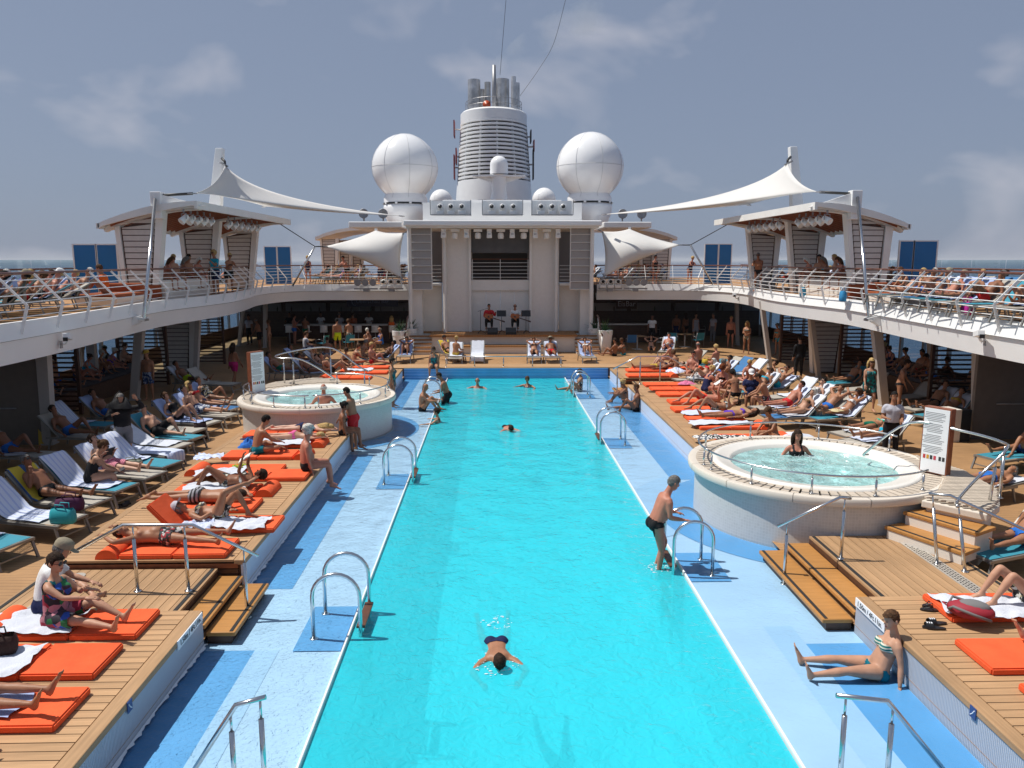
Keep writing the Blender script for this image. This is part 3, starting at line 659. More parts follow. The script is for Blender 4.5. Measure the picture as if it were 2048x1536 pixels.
for side, path, lab in ((-1, EL, 'left'), (1, mir(EL), 'right')):
    fl = side > 0
    outx = -16.6 if side < 0 else 17.7
    up = MB(); rows = [[(x, y, UZ), (outx, y, UZ)] for x, y in path]; yy = path[-1]
    # deck boards (sheet from the edge outwards), then the back part
    k43 = max(i for i, p in enumerate(path) if p[1] < 41.5)
    up.grid(rows[:k43+1]); 
    bx = sorted([path[-1][0], path[k43][0]]); 
    poly = [(x, y) for x, y in path[k43:]]+[(path[-1][0], 62), (outx, 62), (outx, path[k43][1])]
    up.add([(x, y, UZ) for x, y in poly], [tuple(range(len(poly)))])
    struct(up.build('upper_deck_floor', UPDECK))
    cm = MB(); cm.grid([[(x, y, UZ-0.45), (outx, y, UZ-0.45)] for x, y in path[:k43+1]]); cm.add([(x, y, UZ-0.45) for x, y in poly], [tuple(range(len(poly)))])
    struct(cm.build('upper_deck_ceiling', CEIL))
    fe = empty('upper_deck_fascia', (path[10][0], path[10][1], UZ-0.6), 0, 'white curved fascia of the %s upper deck' % lab, 'fascia')
    def F(mb, name, m, sm=True):
        o = mb.build(name, m, fe, sm, 40); o.location = -fe.location; return o
    F(MB().grid(strip_mesh(path, UZ+0.06, UZ-0.30, 0.0, 0.10, fl)), 'upper_plate', WHITE)
    F(MB().grid(strip_mesh(path, UZ-0.30, UZ-0.32, 0.10, 0.05, fl)), 'groove', GREYM)
    F(MB().grid(strip_mesh(path, UZ-0.32, UZ-0.82, 0.05, -0.02, fl)), 'lower_plate', WHITE)
    F(MB().grid(strip_mesh(path, UZ-0.82, UZ-0.45, -0.02, -0.45, fl)), 'soffit_lip', OFFW)
    F(MB().grid(strip_mesh(path, UZ+0.06, UZ+0.06, 0.0, -0.12, fl)), 'kerb_top', WHITE)
    # railing: bent posts, six wires, varnished top rail
    re_ = empty('upper_deck_railing', (path[10][0], path[10][1], UZ), 0, 'white railing with varnished top rail along the %s upper deck' % lab, 'railing')
    def Fr(mb, name, m):
        o = mb.build(name, m, re_, True, 40); o.location = -re_.location; return o
    rp = [p for p in path if p[1] > 2]
    def off(z):   # railing leans outwards over the pool up to the knee, then back
        return 0.06+(0.20*(z/0.42) if z < 0.42 else 0.20-0.62*(z-0.42)/0.68)
    for z in (0.17, 0.33, 0.48, 0.64, 0.80, 0.95):
        Fr(MB().tube([(x, y, UZ+z) for x, y in offs(rp, off(z), fl)], 0.0125, 6), 'wire', WHITE)
    Fr(MB().tube([(x, y, UZ+1.10) for x, y in offs(rp, off(1.10), fl)], 0.032, 8), 'top_rail', WOODRAIL)
    d = 0.0; last = rp[0]; nxt = 0.4
    for i in range(1, len(rp)):
        seg = math.hypot(rp[i][0]-rp[i-1][0], rp[i][1]-rp[i-1][1])
        while nxt <= d+seg:
            t = (nxt-d)/seg; x = rp[i-1][0]+(rp[i][0]-rp[i-1][0])*t; y = rp[i-1][1]+(rp[i][1]-rp[i-1][1])*t
            tx, ty = (rp[i][0]-rp[i-1][0])/seg, (rp[i][1]-rp[i-1][1])/seg; nx, ny = (ty, -tx) if not (fl) else (-ty, tx)
            P = [(x+nx*o_, y+ny*o_, UZ+z) for z, o_ in ((-0.2, 0.08), (0.42, off(0.42)), (1.08, off(1.08)))]
            up_ = Vector((tx, ty, 0))
            pm_ = MB(); pm_.bar(P[0], P[1], 0.07, 0.016, up_); pm_.bar(P[1], P[2], 0.055, 0.016, up_); Fr(pm_, 'post', WHITE)
            nxt += 1.55
        d += seg
    # wind screen: glass panes, rail, brackets on the ship's side
    gx = outx-side*0.25
    ws = empty('wind_screen', (gx, 22, UZ), 0, 'clear glass wind screen along the %s outer side of the upper deck' % lab, 'wind screen')
    GLASS = MATS.get('screen_glass')
    if not GLASS:
        GLASS = bpy.data.materials.new('screen_glass'); GLASS.use_nodes = True; MATS['screen_glass'] = GLASS; t = GLASS.node_tree; t.nodes.clear()
        o = N(t, 'ShaderNodeOutputMaterial'); tr = N(t, 'ShaderNodeBsdfTransparent'); tr.inputs[0].default_value = (0.80, 0.89, 0.92, 1); g = N(t, 'ShaderNodeBsdfGlossy'); g.inputs['Roughness'].default_value = 0.02
        ms = N(t, 'ShaderNodeMixShader'); ms.inputs[0].default_value = 0.07; L(t, tr.outputs[0], ms.inputs[1]); L(t, g.outputs[0], ms.inputs[2]); L(t, ms.outputs[0], o.inputs[0])
    pmesh = MB().box((0, 0, 0.70), (0.012, 1.86, 1.40)).mesh('pane', GLASS)
    bmesh_ = MB().box((-side*0.05, 0, 1.0), (0.10, 0.09, 0.14)).mesh('bracket', GREYM)
    pmm = MB().box((0, 0, 0.5), (0.05, 0.06, 1.0)).mesh('post', GREYM)
    for k in range(24):
        y = 8+1.9*k
        inst('pane', pmesh, ws, (0, y-22, 0)); inst('bracket', bmesh_, ws, (0, y+0.95-22, 0)); inst('post', pmm, ws, (-side*0.1, y+0.95-22, 0))
    MB().tube([(-side*0.12, 7-22, 1.08), (-side*0.12, 54-22, 1.08)], 0.03, 8).build('hand_rail', WOODRAIL, ws, True)
# blue privacy panels along the outer sides
BLUEP = mat('blue_panel', (0.018, 0.15, 0.40), 0.25, var=0.05, scale=2)
def blue_panel(px0, px1, pyt, Y, label):
    a = yp(px0, pyt, Y); b = yp(px1, pyt, Y)
    e = empty('privacy_panel', ((a.x+b.x)/2, Y, UZ), 0, label, 'panel', 'blue privacy panels'); W = b.x-a.x; H_ = a.z-UZ
    MB().box((0, 0, H_/2), (W, 0.03, H_)).build('sheet', BLUEP, e)
    for s in (-1, 1): MB().box((s*(W/2+0.025), 0, H_/2), (0.05, 0.06, H_)).build('frame_post', WHITE, e)
    MB().box((0, 0, H_+0.02), (W+0.1, 0.06, 0.04)).build('frame_top', WHITE, e)
blue_panel(147, 190, 490, 28.2, 'outermost dark blue privacy panel behind the left sunbathers')
blue_panel(194, 232, 490, 28.2, 'dark blue privacy panel touching the left louvred column')
blue_panel(529, 552, 494, 46, 'dark blue privacy panel far left, outer one of the pair')
blue_panel(555, 580, 494, 46, 'dark blue privacy panel far left, inner one of the pair')
blue_panel(1411, 1436, 489, 46, 'dark blue privacy panel far right, inner one of the pair')
blue_panel(1439, 1463, 489, 46, 'dark blue privacy panel far right, outer one of the pair')
blue_panel(1801, 1827, 483, 28.2, 'dark blue privacy panel touching the right louvred column')
blue_panel(1830, 1874, 483, 28.2, 'outermost dark blue privacy panel behind the right sunbathers')

# --- louvred wedge columns
LOUV = mat('grey_louvre', (0.60, 0.565, 0.53), 0.5, var=0.05)
def wedge(parent, x0b, x1b, x0t0, x1t, z0, zt0, zt1, y, fw=0.17, dep=0.35, slat=0.20, name='column'):
    """front face quad: bottom x0b..x1b at z0, top x0t0..x1t with heights zt0/zt1; louvred inset"""
    ox = parent.location
    def lerp(a, b, t): return a+(b-a)*t
    def xl(z): return lerp(x0b, x0t0, (z-z0)/(max(zt0, zt1)-z0))
    def xr(z): return lerp(x1b, x1t, (z-z0)/(max(zt0, zt1)-z0))
    def zt(x): return lerp(zt0, zt1, (x-x0t0)/(x1t-x0t0))
    o = empty(name, (0, 0, 0)); o.parent = parent; o.location = (0, 0, 0)
    m = MB()
    Lf = [(x0b, z0), (x0b+fw*0.8, z0), (x0t0+fw, zt(x0t0+fw)), (x0t0, zt0)]
    Rf = [(x1b-fw*1.1, z0), (x1b, z0), (x1t, zt1), (x1t-fw*1.6, zt(x1t-fw*1.6))]
    for P in (Lf, Rf): m.extr(P, (0, y, 0), (1, 0, 0), (0, 0, 1), (0, 1, 0), dep)
    a = MB(); a.v = m.v; a.f = m.f
    f = a.build('frame', OFFW, o); f.location = -Vector(ox)
    bk = MB().extr([(x0b+fw*.8, z0), (x1b-fw*1.1, z0), (x1t-fw*1.6, zt(x1t-fw*1.6)-0.05), (x0t0+fw, zt(x0t0+fw)-0.05)], (0, y+0.10, 0), (1, 0, 0), (0, 0, 1), (0, 1, 0), 0.12).build('backing', DKWOOD, o); bk.location = -Vector(ox)
    z = z0+0.06
    while z < max(zt0, zt1)-0.05:
        a0 = xl(z)+fw*1.0+0.03; a1 = xr(z)-fw*1.5-0.03; z2 = z+slat-0.03
        # clip slat by the sloping top
        P = [(a0, z), (a1, z), (a1, min(z2, zt(a1)-0.08)), (a0, min(z2, zt(a0)-0.08))]
        if P[2][1] > z+0.02 or P[3][1] > z+0.02:
            if P[2][1] < z: P[2] = (a1, z+0.002)
            if P[3][1] < z: P[3] = (a0, z+0.002)
            s_ = MB().extr(P, (0, y+0.05, 0), (1, 0, 0), (0, 0, 1), (0, 1, 0), 0.045).build('slat', LOUV, o); s_.location = -Vector(ox)
        z += slat
    return o
def roofz(x, x0, x1, z0, z1):   # half-arc: low outside, high inside
    t = (x-x0)/(x1-x0); return z0+(z1-z0)*math.sin(t*PI*0.5)**0.9
def pavilion(side, label, ys, yb0, yb1, x_out=-13.42, x_in=-10.12, zo=6.12, zi=6.87, cols=True):
    e = empty('louvred_pavilion', ((x_out+x_in)/2 if side < 0 else MX-(x_out+x_in)/2, (yb0+yb1)/2, UZ), 0, label, 'pavilion', 'louvred pavilions')
    X = (lambda x: x) if side < 0 else (lambda x: MX-x)
    ox = e.location
    def put(mb, nm, m, sm=False):
        o = mb.build(nm, m, e, sm, 30); o.location = -ox; return o
    n = 14; xs = [x_out+(x_in-x_out)*k/n for k in range(n+1)]
    top = [(X(x), roofz(x, x_out, x_in, zo, zi)) for x in xs]; bot = [(X(x), roofz(x, x_out, x_in, zo, zi)-0.14-0.10*math.sin(PI*k/n)) for k, x in enumerate(xs)]
    put(MB().extr(top+bot[::-1], (0, yb0, 0), (1, 0, 0), (0, 0, 1), (0, 1, 0), 0.10), 'front_fascia', OFFW)
    put(MB().extr(top+bot[::-1], (0, yb1-0.1, 0), (1, 0, 0), (0, 0, 1), (0, 1, 0), 0.10), 'rear_fascia', OFFW)
    put(MB().box((X(x_in+0.04), (yb0+yb1)/2, zi-0.12), (0.10, yb1-yb0+.02, 0.26)), 'inner_fascia', OFFW)
    put(MB().box((X(x_out), (yb0+yb1)/2, zo-0.08), (0.10, yb1-yb0, 0.18)), 'outer_fascia', OFFW)
    put(MB().grid([[(x, yb0+0.1, z-0.02), (x, yb1-0.1, z-0.02)] for x, z in top]), 'roof_skin', WHITE, True)
    # red wooden louvres on the underside
    yy = yb0+0.4; k = 0
    while yy < yb1-0.3:
        m = MB()
        for a, b in zip(xs[1:-1], xs[2:]):
            m.bar((X(a), yy, roofz(a, x_out, x_in, zo, zi)-0.13), (X(b), yy, roofz(b, x_out, x_in, zo, zi)-0.13), 0.03, 0.12)
        put(m, 'ceiling_louvre', REDWOOD); yy += 0.42; k += 1
    for y in ys:
        m = MB()
        for a, b in zip(xs[:-1], xs[1:]): m.bar((X(a), y+0.18, roofz(a, x_out, x_in, zo, zi)-0.20), (X(b), y+0.18, roofz(b, x_out, x_in, zo, zi)-0.20), 0.24, 0.14)
        put(m, 'roof_beam', OFFW)
        A = [(-12.87, -11.75), (-13.03, -11.32)]
        zl, zr = roofz(-13.03, x_out, x_in, zo, zi)-0.27, roofz(-11.32, x_out, x_in, zo, zi)-0.27
        if side < 0: wedge(e, A[0][0], A[0][1], A[1][0], A[1][1], UZ, zl, zr, y)
        else: wedge(e, MX-A[0][1], MX-A[0][0], MX-A[1][1], MX-A[1][0], UZ, zr, zl, y)
    return e
pavilion(-1, 'large louvred pavilion with curved white roof on the left upper deck', (27.3, 32.8, 38.0), 26.95, 39.2)
pavilion(1, 'large louvred pavilion with curved white roof on the right upper deck', (27.3, 32.8, 38.0), 26.95, 39.2)
def far_pavilion(side, label):
    e = empty('louvred_pavilion', yp(735 if side < 0 else 1260, 520, 54), 0, label, 'pavilion', 'louvred pavilions'); e.location.z = UZ
    ox = e.location; Y = 54.0
    def put(mb, nm, m, sm=False):
        o = mb.build(nm, m, e, sm, 30); o.location = -ox; return o
    arc = [(630, 474), (650, 466), (675, 459), (700, 455), (735, 453), (800, 452)]
    if side > 0: arc = [(1985-x, y) for x, y in arc]
    top = [yp(a, b, Y) for a, b in arc]
    P = [(p.x, p.z) for p in top]+[(p.x, p.z-0.22) for p in top[::-1]]
    put(MB().extr(P, (0, Y, 0), (1, 0, 0), (0, 0, 1), (0, 1, 0), 6.0), 'curved_roof', OFFW)
    for q, (a, b, c_, d) in enumerate(((645, 672, 641, 678), (678, 700, 676, 705), (703, 724, 702, 730))):
        if side > 0: a, b, c_, d = 1985-b, 1985-a, 1985-d, 1985-c_
        yy = Y+0.3+2.0*q; B = [yp(k, 520, yy) for k in (a, b, c_, d)]
        z1 = 6.35
        wedge(e, B[0].x, B[1].x, B[2].x, B[3].x, UZ, z1, z1+0.02, yy, 0.13, 0.3, 0.22)
far_pavilion(-1, 'distant louvred pavilion behind the left stage sail')
far_pavilion(1, 'distant louvred pavilion behind the right stage sail')
# lower louvred wedges and plain columns carrying the upper deck
COLM = mat('column_white', (0.48, 0.45, 0.42), 0.5, var=0.03)
for side in (-1, 1):
    mx_ = (lambda x: x) if side < 0 else (lambda x: MX-x)
    nm = 'left' if side < 0 else 'right'
    y = 33.0; xa, xb, ta, tb = -14.1, -12.9, -14.4, -12.6
    e = empty('louvred_column', (mx_((xa+xb)/2), y, 0), 0, 'louvred column under the %s upper deck' % nm, 'column', 'louvred columns under the upper deck')
    v = sorted((mx_(xa), mx_(xb))); t_ = sorted((mx_(ta), mx_(tb)))
    wedge(e, v[0], v[1], t_[0], t_[1], 0, 3.05, 3.052, y, 0.17, 0.35, 0.18, 'wedge')
    cl_ = ((100, 888, 95), (192, 790, 181), (269, 800, 287), (391, 761, 400), (478, 692, 490), (530, 695, 531)) if side < 0 else ((1955, 866, 1950), (1862, 790, 1862), (1768, 812, 1745), (1637, 755, 1617), (1540, 735, 1522), (1475, 690, 1473))
    for k, (pb, pyb, pt_) in enumerate(cl_):
        q = gp(pb, pyb, 0); y = q.y; xb = q.x; xt = yp(pt_, pyb-110, y).x
        e = empty('slanted_column', (xb, y, 0), 0, 'slanted white column under the %s upper deck, %s from the front' % (nm, ORD[k]), 'column', 'slanted columns')
        m = MB(); wq = 0.26 if k < 3 else 0.16
        m.add([(-wq/2, -.12, 0), (wq/2, -.12, 0), (wq/2, .12, 0), (-wq/2, .12, 0)]+[(xt-xb+a, b, 3.05) for a, b in ((-wq*.6, -.12), (wq*.6, -.12), (wq*.6, .12), (-wq*.6, .12))],
            [(3, 2, 1, 0), (4, 5, 6, 7), (0, 1, 5, 4), (1, 2, 6, 5), (2, 3, 7, 6), (3, 0, 4, 7)])
        m.build('shaft', COLM, e); MB().box((0, 0, 0.02), (wq+0.06, 0.32, 0.04)).build('foot_plate', COLM, e)
    # partition walls near the camera
    e = empty('partition_wall', (mx_(-13.9), 20.5, 0), 0, 'dark partition wall under the near end of the %s upper deck' % nm, 'wall')
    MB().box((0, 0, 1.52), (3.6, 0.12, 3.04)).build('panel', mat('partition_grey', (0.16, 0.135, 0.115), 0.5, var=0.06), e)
    MB().tube([(-1.2, -0.1, 1.0), (1.2, -0.1, 1.0)], 0.02, 8).build('hand_bar', GREYM, e, True)
    # outer glazed side wall: mullions, rails, panes looking out to sea
    sw = empty('side_glazing', (mx_(-16.45), 25, 0), 0, 'glazed outer wall of the lower deck on the %s side' % nm, 'glazing')
    MB().box((0, 5, 0.35), (0.10, 50, 0.70)).build('plinth', DKWOOD, sw); MB().box((0, 5, 2.85), (0.10, 50, 0.40)).build('head_beam', COLM, sw)
    mm = MB().box((0, 0, 1.68), (0.12, 0.14, 1.95)).mesh('mullion', COLM); pm_ = MB().box((0, 0, 1.68), (0.012, 1.6, 1.95)).mesh('pane', MATS['screen_glass'])
    for k in range(26): inst('mullion', mm, sw, (0, -17+1.75*k, 0)); inst('pane', pm_, sw, (0, -17+1.75*k+0.875, 0))
    # slatted wooden screens between the columns
    for k, (y, x) in enumerate(((24.6, -14.2), (30.6, -13.9), (36.8, -13.8))):
        e = empty('slatted_screen', (mx_(x), y, 0), 0, 'dark slatted wooden screen under the %s upper deck, %s from the front' % (nm, ORD[k]), 'screen', 'slatted screens')
        for s in (-1, 1): MB().box((s*0.95, 0, 1.5), (0.10, 0.12, 3.0)).build('stile', DKWOOD, e)
        sm_ = MB().box((0, 0, 0), (1.8, 0.03, 0.055)).mesh('slat', DKWOOD)
        for q in range(19): inst('slat', sm_, e, (0, 0, 0.12+0.155*q), (R(20), 0, 0))
    # day-bed bench row behind the loungers
    e = empty('bench', (mx_(-14.6), 27.0, 0), 0, 'dark wooden day-bed bench along the %s side windows' % nm, 'bench')
    MB().box((0, 0, 0.3), (1.4, 9.0, 0.6)).build('base', DKWOOD, e); bevel(MB().box((0, 0, 0.68), (1.35, 8.9, 0.16)).build('cushion', mat('dark_cushion', (0.05, 0.05, 0.06), 0.9), e), 0.04)
    # security cameras on the fascia
    for px, py, lab in (((118, 678), 0, 'near'),) if side < 0 else (((1975, 672), 0, 'near'), ((1478, 592), 0, 'far')):
        q = gp(*px, 3.05) if lab == 'near' else gp(px[0], px[1], 3.1)
        ex = (-10.42 if side < 0 else MX+10.42) if lab == 'near' else 11.9
        dd = ray(*px); tt = ex/dd[0]; q = Vector((ex, tt*dd[1], EYE+tt*dd[2]))
        e = empty('security_camera', q, 0, 'white box security camera on the %s fascia, %s one' % (nm, lab), 'camera', 'security cameras')
        s = -side
        bevel(MB().box((s*0.24, -0.05, 0.06), (0.16, 0.42, 0.14), Matrix.Rotation(R(20*s), 3, 'Z') @ Matrix.Rotation(R(-10), 3, 'X')).build('housing', WHITE, e), 0.015)
        MB().box((s*0.30, -0.27, 0.02), (0.10, 0.05, 0.09), Matrix.Rotation(R(20*s), 3, 'Z')).build('lens_window', BLACK, e)
        MB().tube([(s*0.02, 0.05, -0.14), (s*0.12, 0.05, -0.12), (s*0.20, 0.02, -0.02)], 0.022, 6).build('bracket', WHITE, e, True)
        MB().box((s*0.012, 0.05, -0.14), (0.02, 0.10, 0.18)).build('wall_plate', GREYM, e)
# spotlights hanging under the pavilion roofs
def par_can(e, p, yaw, pitch, m=OFFW, r=0.15, l=0.34):
    q = Matrix.Rotation(yaw, 3, 'Z') @ Matrix.Rotation(pitch, 3, 'X')
    prof = [(0.05, -l*0.55), (r*0.8, -l*0.45), (r*0.9, 0), (r, l*0.3), (r*1.02, l*0.45), (r*0.9, l*0.46), (r*0.86, l*0.40)]
    b = MB().lathe(prof, 14); b.v = [tuple(q @ Vector((x, z, -y))) for x, y, z in [(v[0], v[1], v[2]) for v in b.v]]; o = b.build('can', m, e, True, 50); o.location = p
    g = MB().lathe([(r*0.86, 0), (0.001, 0)], 14); g.v = [tuple(q @ Vector((x, l*0.38, -y))) for x, y, z in g.v]; o2 = g.build('lens', mat('lamp_lens', (0.35, 0.36, 0.36), 0.15), e); o2.location = p
    y_ = MB().tube([(-r*1.15, 0, 0), (-r*1.15, 0, r*1.5), (r*1.15, 0, r*1.5), (r*1.15, 0, 0)], 0.018, 5); o3 = y_.build('yoke', GREYM, e); o3.location = p; o3.rotation_euler = (0, 0, yaw)
for side in (-1, 1):
    for k in range(11):
        y = 27.1+0.62*k if k < 5 else 31.6+0.75*(k-5); x = -10.55 if side < 0 else MX+10.55
        e = empty('stage_spotlight', (x, y, 6.28), 0, 'cream stage spotlight under the %s pavilion roof, %s from the front' % ('left' if side < 0 else 'right', ORD[k]), 'spotlight', 'spotlights under the pavilion roofs')
        par_can(e, (0, 0, 0), R(-35*side*-1)+PI+R(random.uniform(-15, 15)), R(-35+random.uniform(-8, 8)), r=0.125)
        MB().bar((0, 0, 0.22), (0, 0, 0.34), 0.05, 0.05).build('clamp', GREYM, e)

# ---------------------------------------------------------------- STAGE
YS = 43.0
PANELG = mat('stage_panel', (0.80, 0.765, 0.72), 0.5, var=0.03)
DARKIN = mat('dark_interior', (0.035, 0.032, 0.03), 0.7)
st = empty('stage_house', (0.55, YS, 0), 0, 'white stage house with flat roof at the far end of the pool', 'stage')
def S(mb, nm, m, sm=False):
    o = mb.build(nm, m, st, sm, 40); o.location = -st.location; return o
def rect(px0, py0, px1, py1, Y, dep, nm, m):
    a = yp(px0, py0, Y); b = yp(px1, py1, Y); return S(MB().box(((a.x+b.x)/2, Y+dep/2, (a.z+b.z)/2), (abs(b.x-a.x), dep, abs(a.z-b.z))), nm, m)
bevel(rect(806, 440, 1204, 452, 41.2, 6.0, 'roof_slab', WHITE), 0.06)
rect(812, 452, 1198, 456, 41.4, 5.6, 'roof_soffit', OFFW)
ZF = 0.95
def zrect(x0, x1, z0, z1, y, dep, nm, m): return S(MB().box(((x0+x1)/2, y+dep/2, (z0+z1)/2), (x1-x0, dep, z1-z0)), nm, m)
xa, xb, xc, xd = yp(884, 500, YS).x, yp(937, 500, YS).x, yp(1064, 500, YS).x, yp(1118, 500, YS).x
zrect(xa, xb, ZF, 6.7, YS, 0.5, 'wall_panel', PANELG); zrect(xc, xd, ZF, 6.7, YS, 0.5, 'wall_panel', PANELG)
zrect(xb, xb+0.14, ZF, 6.7, YS-0.15, 0.8, 'door_jamb', OFFW); zrect(xc-0.14, xc, ZF, 6.7, YS-0.15, 0.8, 'door_jamb', OFFW)
for k in range(4):
    x0 = xb+0.14+(xc-xb-0.28)*k/4; zrect(x0+0.005, x0+(xc-xb-0.28)/4-0.005, ZF, 3.22, YS+0.45, 0.1, 'back_panel', OFFW)
zrect(xb+.14, xc-.14, 3.22, 3.8, YS+0.30, 0.4, 'gallery_front', OFFW)
zrect(xb+.14, xc-.14, 5.3, 6.7, YS+0.40, 0.1, 'gallery_dark_back', mat('gallery_grey', (0.10, 0.10, 0.105), 0.5, var=0.15, scale=2))
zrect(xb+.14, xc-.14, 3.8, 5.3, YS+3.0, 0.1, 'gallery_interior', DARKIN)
S(MB().tube([(xb+.14, YS+.3, 4.95), (xc-.14, YS+.3, 4.95)], 0.03, 6), 'gallery_rail', WOODRAIL)
for q in range(5): S(MB().tube([(xb+.14, YS+.3, 3.95+0.2*q), (xc-.14, YS+.3, 3.95+0.2*q)], 0.014, 6), 'gallery_wire', WHITE)
for x in (xb+.2, (xb+xc)/2, xc-.2): S(MB().box((x, YS+.3, 4.35), (0.03, 0.05, 1.2)), 'gallery_post', WHITE)
for px in (889, 1113): a = yp(px, 500, YS-0.4); S(MB().tube([(a.x, YS-.4, ZF), (a.x, YS-.4, 6.7)], 0.09, 10), 'inner_post', OFFW, True)
for px in (819, 1184): a = yp(px, 500, YS-1.2); S(MB().tube([(a.x, YS-1.2, 0), (a.x, YS-1.2, 6.72)], 0.11, 10), 'outer_post', OFFW, True)
# side return walls
for a, b in ((845, 884), (1118, 1158)):
    x0, x1 = yp(a, 600, YS+.3).x, yp(b, 600, YS+.3).x; zrect(x0, x1, 0.5, 3.5, YS+0.3, 0.2, 'side_wall', CREAM)
    zrect(x0, x1, 3.5, 3.62, YS-0.1, 0.8, 'side_ledge', OFFW)
    for q in range(5): S(MB().tube([(x0, YS, 3.8+0.2*q), (x1, YS, 3.8+0.2*q)], 0.014, 5), 'side_wire', WHITE)
for xq, xw in ((yp(822, 600, YS).x, yp(846, 600, YS).x), (yp(1158, 600, YS).x, yp(1184, 600, YS).x)):
    zrect(xq, xw, 0, 3.3, YS-0.6, 1.2, 'wing_wall', OFFW)
zrect(-4.9, 6.0, 3.5, 6.7, YS+5.5, 0.2, 'rear_wall', mat('rear_wall_grey', (0.25, 0.24, 0.24), 0.6))
# tilting grey panels left and right of the stage
TILT = mat('grey_tilt_panel', (0.36, 0.33, 0.31), 0.55, var=0.04)
for s, (a, b) in (('left', (821, 863)), ('right', (1141, 1184))):
    e = empty('speaker_panel_tower', (yp((a+b)/2, 500, YS-1.0).x, YS-1.0, 3.3), 0, 'tall tower of eight grey panels at the %s of the stage' % s, 'panel tower', 'grey panel towers')
    W = yp(b, 500, YS-1).x-yp(a, 500, YS-1).x
    for k in range(8):
        bevel(MB().box((0, 0, 0.05+0.418*k+0.18), (W-0.06, 0.12, 0.385), Matrix.Rotation(R(-9), 3, 'X')).build('panel', TILT, e), 0.01)
        MB().box((0, -0.06, 0.05+0.418*k-0.018), (W, 0.10, 0.03)).build('crossbar', OFFW, e)
    for q in (-1, 1): MB().box((q*W/2, 0.02, 1.72), (0.05, 0.10, 3.4)).build('side_bar', OFFW, e)
# stage floor, fronts, flights of steps
STAGEW = plank_mat('stage_planks', (0.36, 0.17, 0.06), 0.14, 0, 0.55, grain_axis=1)
sf = empty('stage_floor', (0.55, 42.2, 0), 0, 'raised wooden stage floor with pale front below the musicians', 'stage floor')
MB().box((0, 0.3, 0.90), (7.9, 3.2, 0.10)).build('boards', STAGEW, sf); MB().box((0, 0.35, 0.43), (7.7, 3.0, 0.84)).build('front', CREAM, sf)
MB().box((0, 1.5, 0.43), (10.0, 1.6, 0.84)).build('rear_base', CREAM, sf); MB().box((0, 1.55, 0.90), (10.1, 1.7, 0.098)).build('rear_boards', STAGEW, sf)
bevel(MB().box((0, -1.55, 0.41), (5.6, 0.7, 0.06)).build('bench_top', STAGEW, sf), 0.01); MB().box((0, -1.5, 0.19), (5.4, 0.6, 0.38)).build('bench_front', CREAM, sf)
for s, lab in ((-1, 'left'), (1, 'right')):
    e = empty('stage_steps', (0.55+s*4.45, 41.0, 0), 0, 'flight of wooden steps at the %s of the stage' % lab, 'steps', 'stage steps')
    for k in range(5):
        bevel(MB().box((0, -0.75+0.30*k, 0.17*(k+1)), (1.25, 0.34, 0.05)).build('tread', STAGEW, e), 0.008)
        MB().box((0, -0.72+0.30*k, 0.17*(k+1)/2-0.02), (1.2, 0.30, 0.17*(k+1)-0.03)).build('riser', CREAM, e)
    P = [(s*0.72, -0.9, 0.95), (s*0.72, 0.7, 1.85), (s*0.72, 1.2, 1.9)]
    MB().tube(P, 0.04, 8).build('hand_rail', WOODRAIL, e, True)
    for p in ((s*0.72, -0.85, 0.98), (s*0.72, 0.65, 1.82)): MB().tube([(p[0], p[1], p[2]-0.95), p], 0.05, 8).build('newel', OFFW, e, True)
# row of lamps under the stage roof, boxes of moving heads on top
def moving_head(e, p, k=1.0, flip=False):
    s = -1 if flip else 1
    bevel(MB().box((0, 0, s*0.10*k), (0.42*k, 0.36*k, 0.20*k)).build('base_box', WHITE, e, loc=p), 0.02)
    for q in (-1, 1): MB().box((q*0.20*k, 0, s*0.36*k), (0.07*k, 0.2*k, 0.40*k)).build('arm', WHITE, e, loc=p)
    hb = MB().lathe([(0.05*k, -0.24*k), (0.15*k, -0.2*k), (0.17*k, 0), (0.15*k, 0.18*k), (0.13*k, 0.2*k)], 14); hb.v = [(x, -z*1.0, y+s*0.44*k) for x, y, z in hb.v]
    hb.build('head', WHITE, e, True, 40, loc=p)
    lb = MB().lathe([(0.115*k, 0), (0.001, 0.02)], 14); lb.v = [(x, -z-0.205*k, y+s*0.44*k) for x, y, z in lb.v]; lb.build('lens', BLACK, e, True, loc=p)
for k in range(11):
    px = 887+22.9*k; q = yp(px, 461, YS-1.0)
    e = empty('stage_lamp', (q.x, YS-1.0, 6.55), 0, 'white lamp under the stage roof, %s from the left' % ORD[k], 'stage lamp', 'lamps under the stage roof')
    if k % 2 == 0:
        bevel(MB().box((0, 0, -0.08), (0.26, 0.26, 0.16)).build('base_box', WHITE, e), 0.02); bevel(MB().box((0, -0.02, -0.32), (0.30, 0.28, 0.34), taper=0.8).build('head', WHITE, e), 0.04)
        MB().box((0, -0.17, -0.28), (0.14, 0.02, 0.04)).build('badge', GREYM, e)
    else:
        bevel(MB().box((0, 0, -0.08), (0.46, 0.3, 0.16)).build('base_box', OFFW, e), 0.02); b = MB().lathe([(0.14, -0.18), (0.17, -0.07), (0.15, 0.10), (0.07, 0.16)], 12); b.build('head', OFFW, e, True, 40, loc=(0, 0, -0.34))
GLB = bpy.data.materials.new('hood_glass'); GLB.use_nodes = True; MATS['hood_glass'] = GLB; t = GLB.node_tree; t.nodes.clear()
o = N(t, 'ShaderNodeOutputMaterial'); tr = N(t, 'ShaderNodeBsdfTransparent'); tr.inputs[0].default_value = (0.985, 0.99, 0.995, 1); g = N(t, 'ShaderNodeBsdfGlossy'); g.inputs['Roughness'].default_value = 0.05
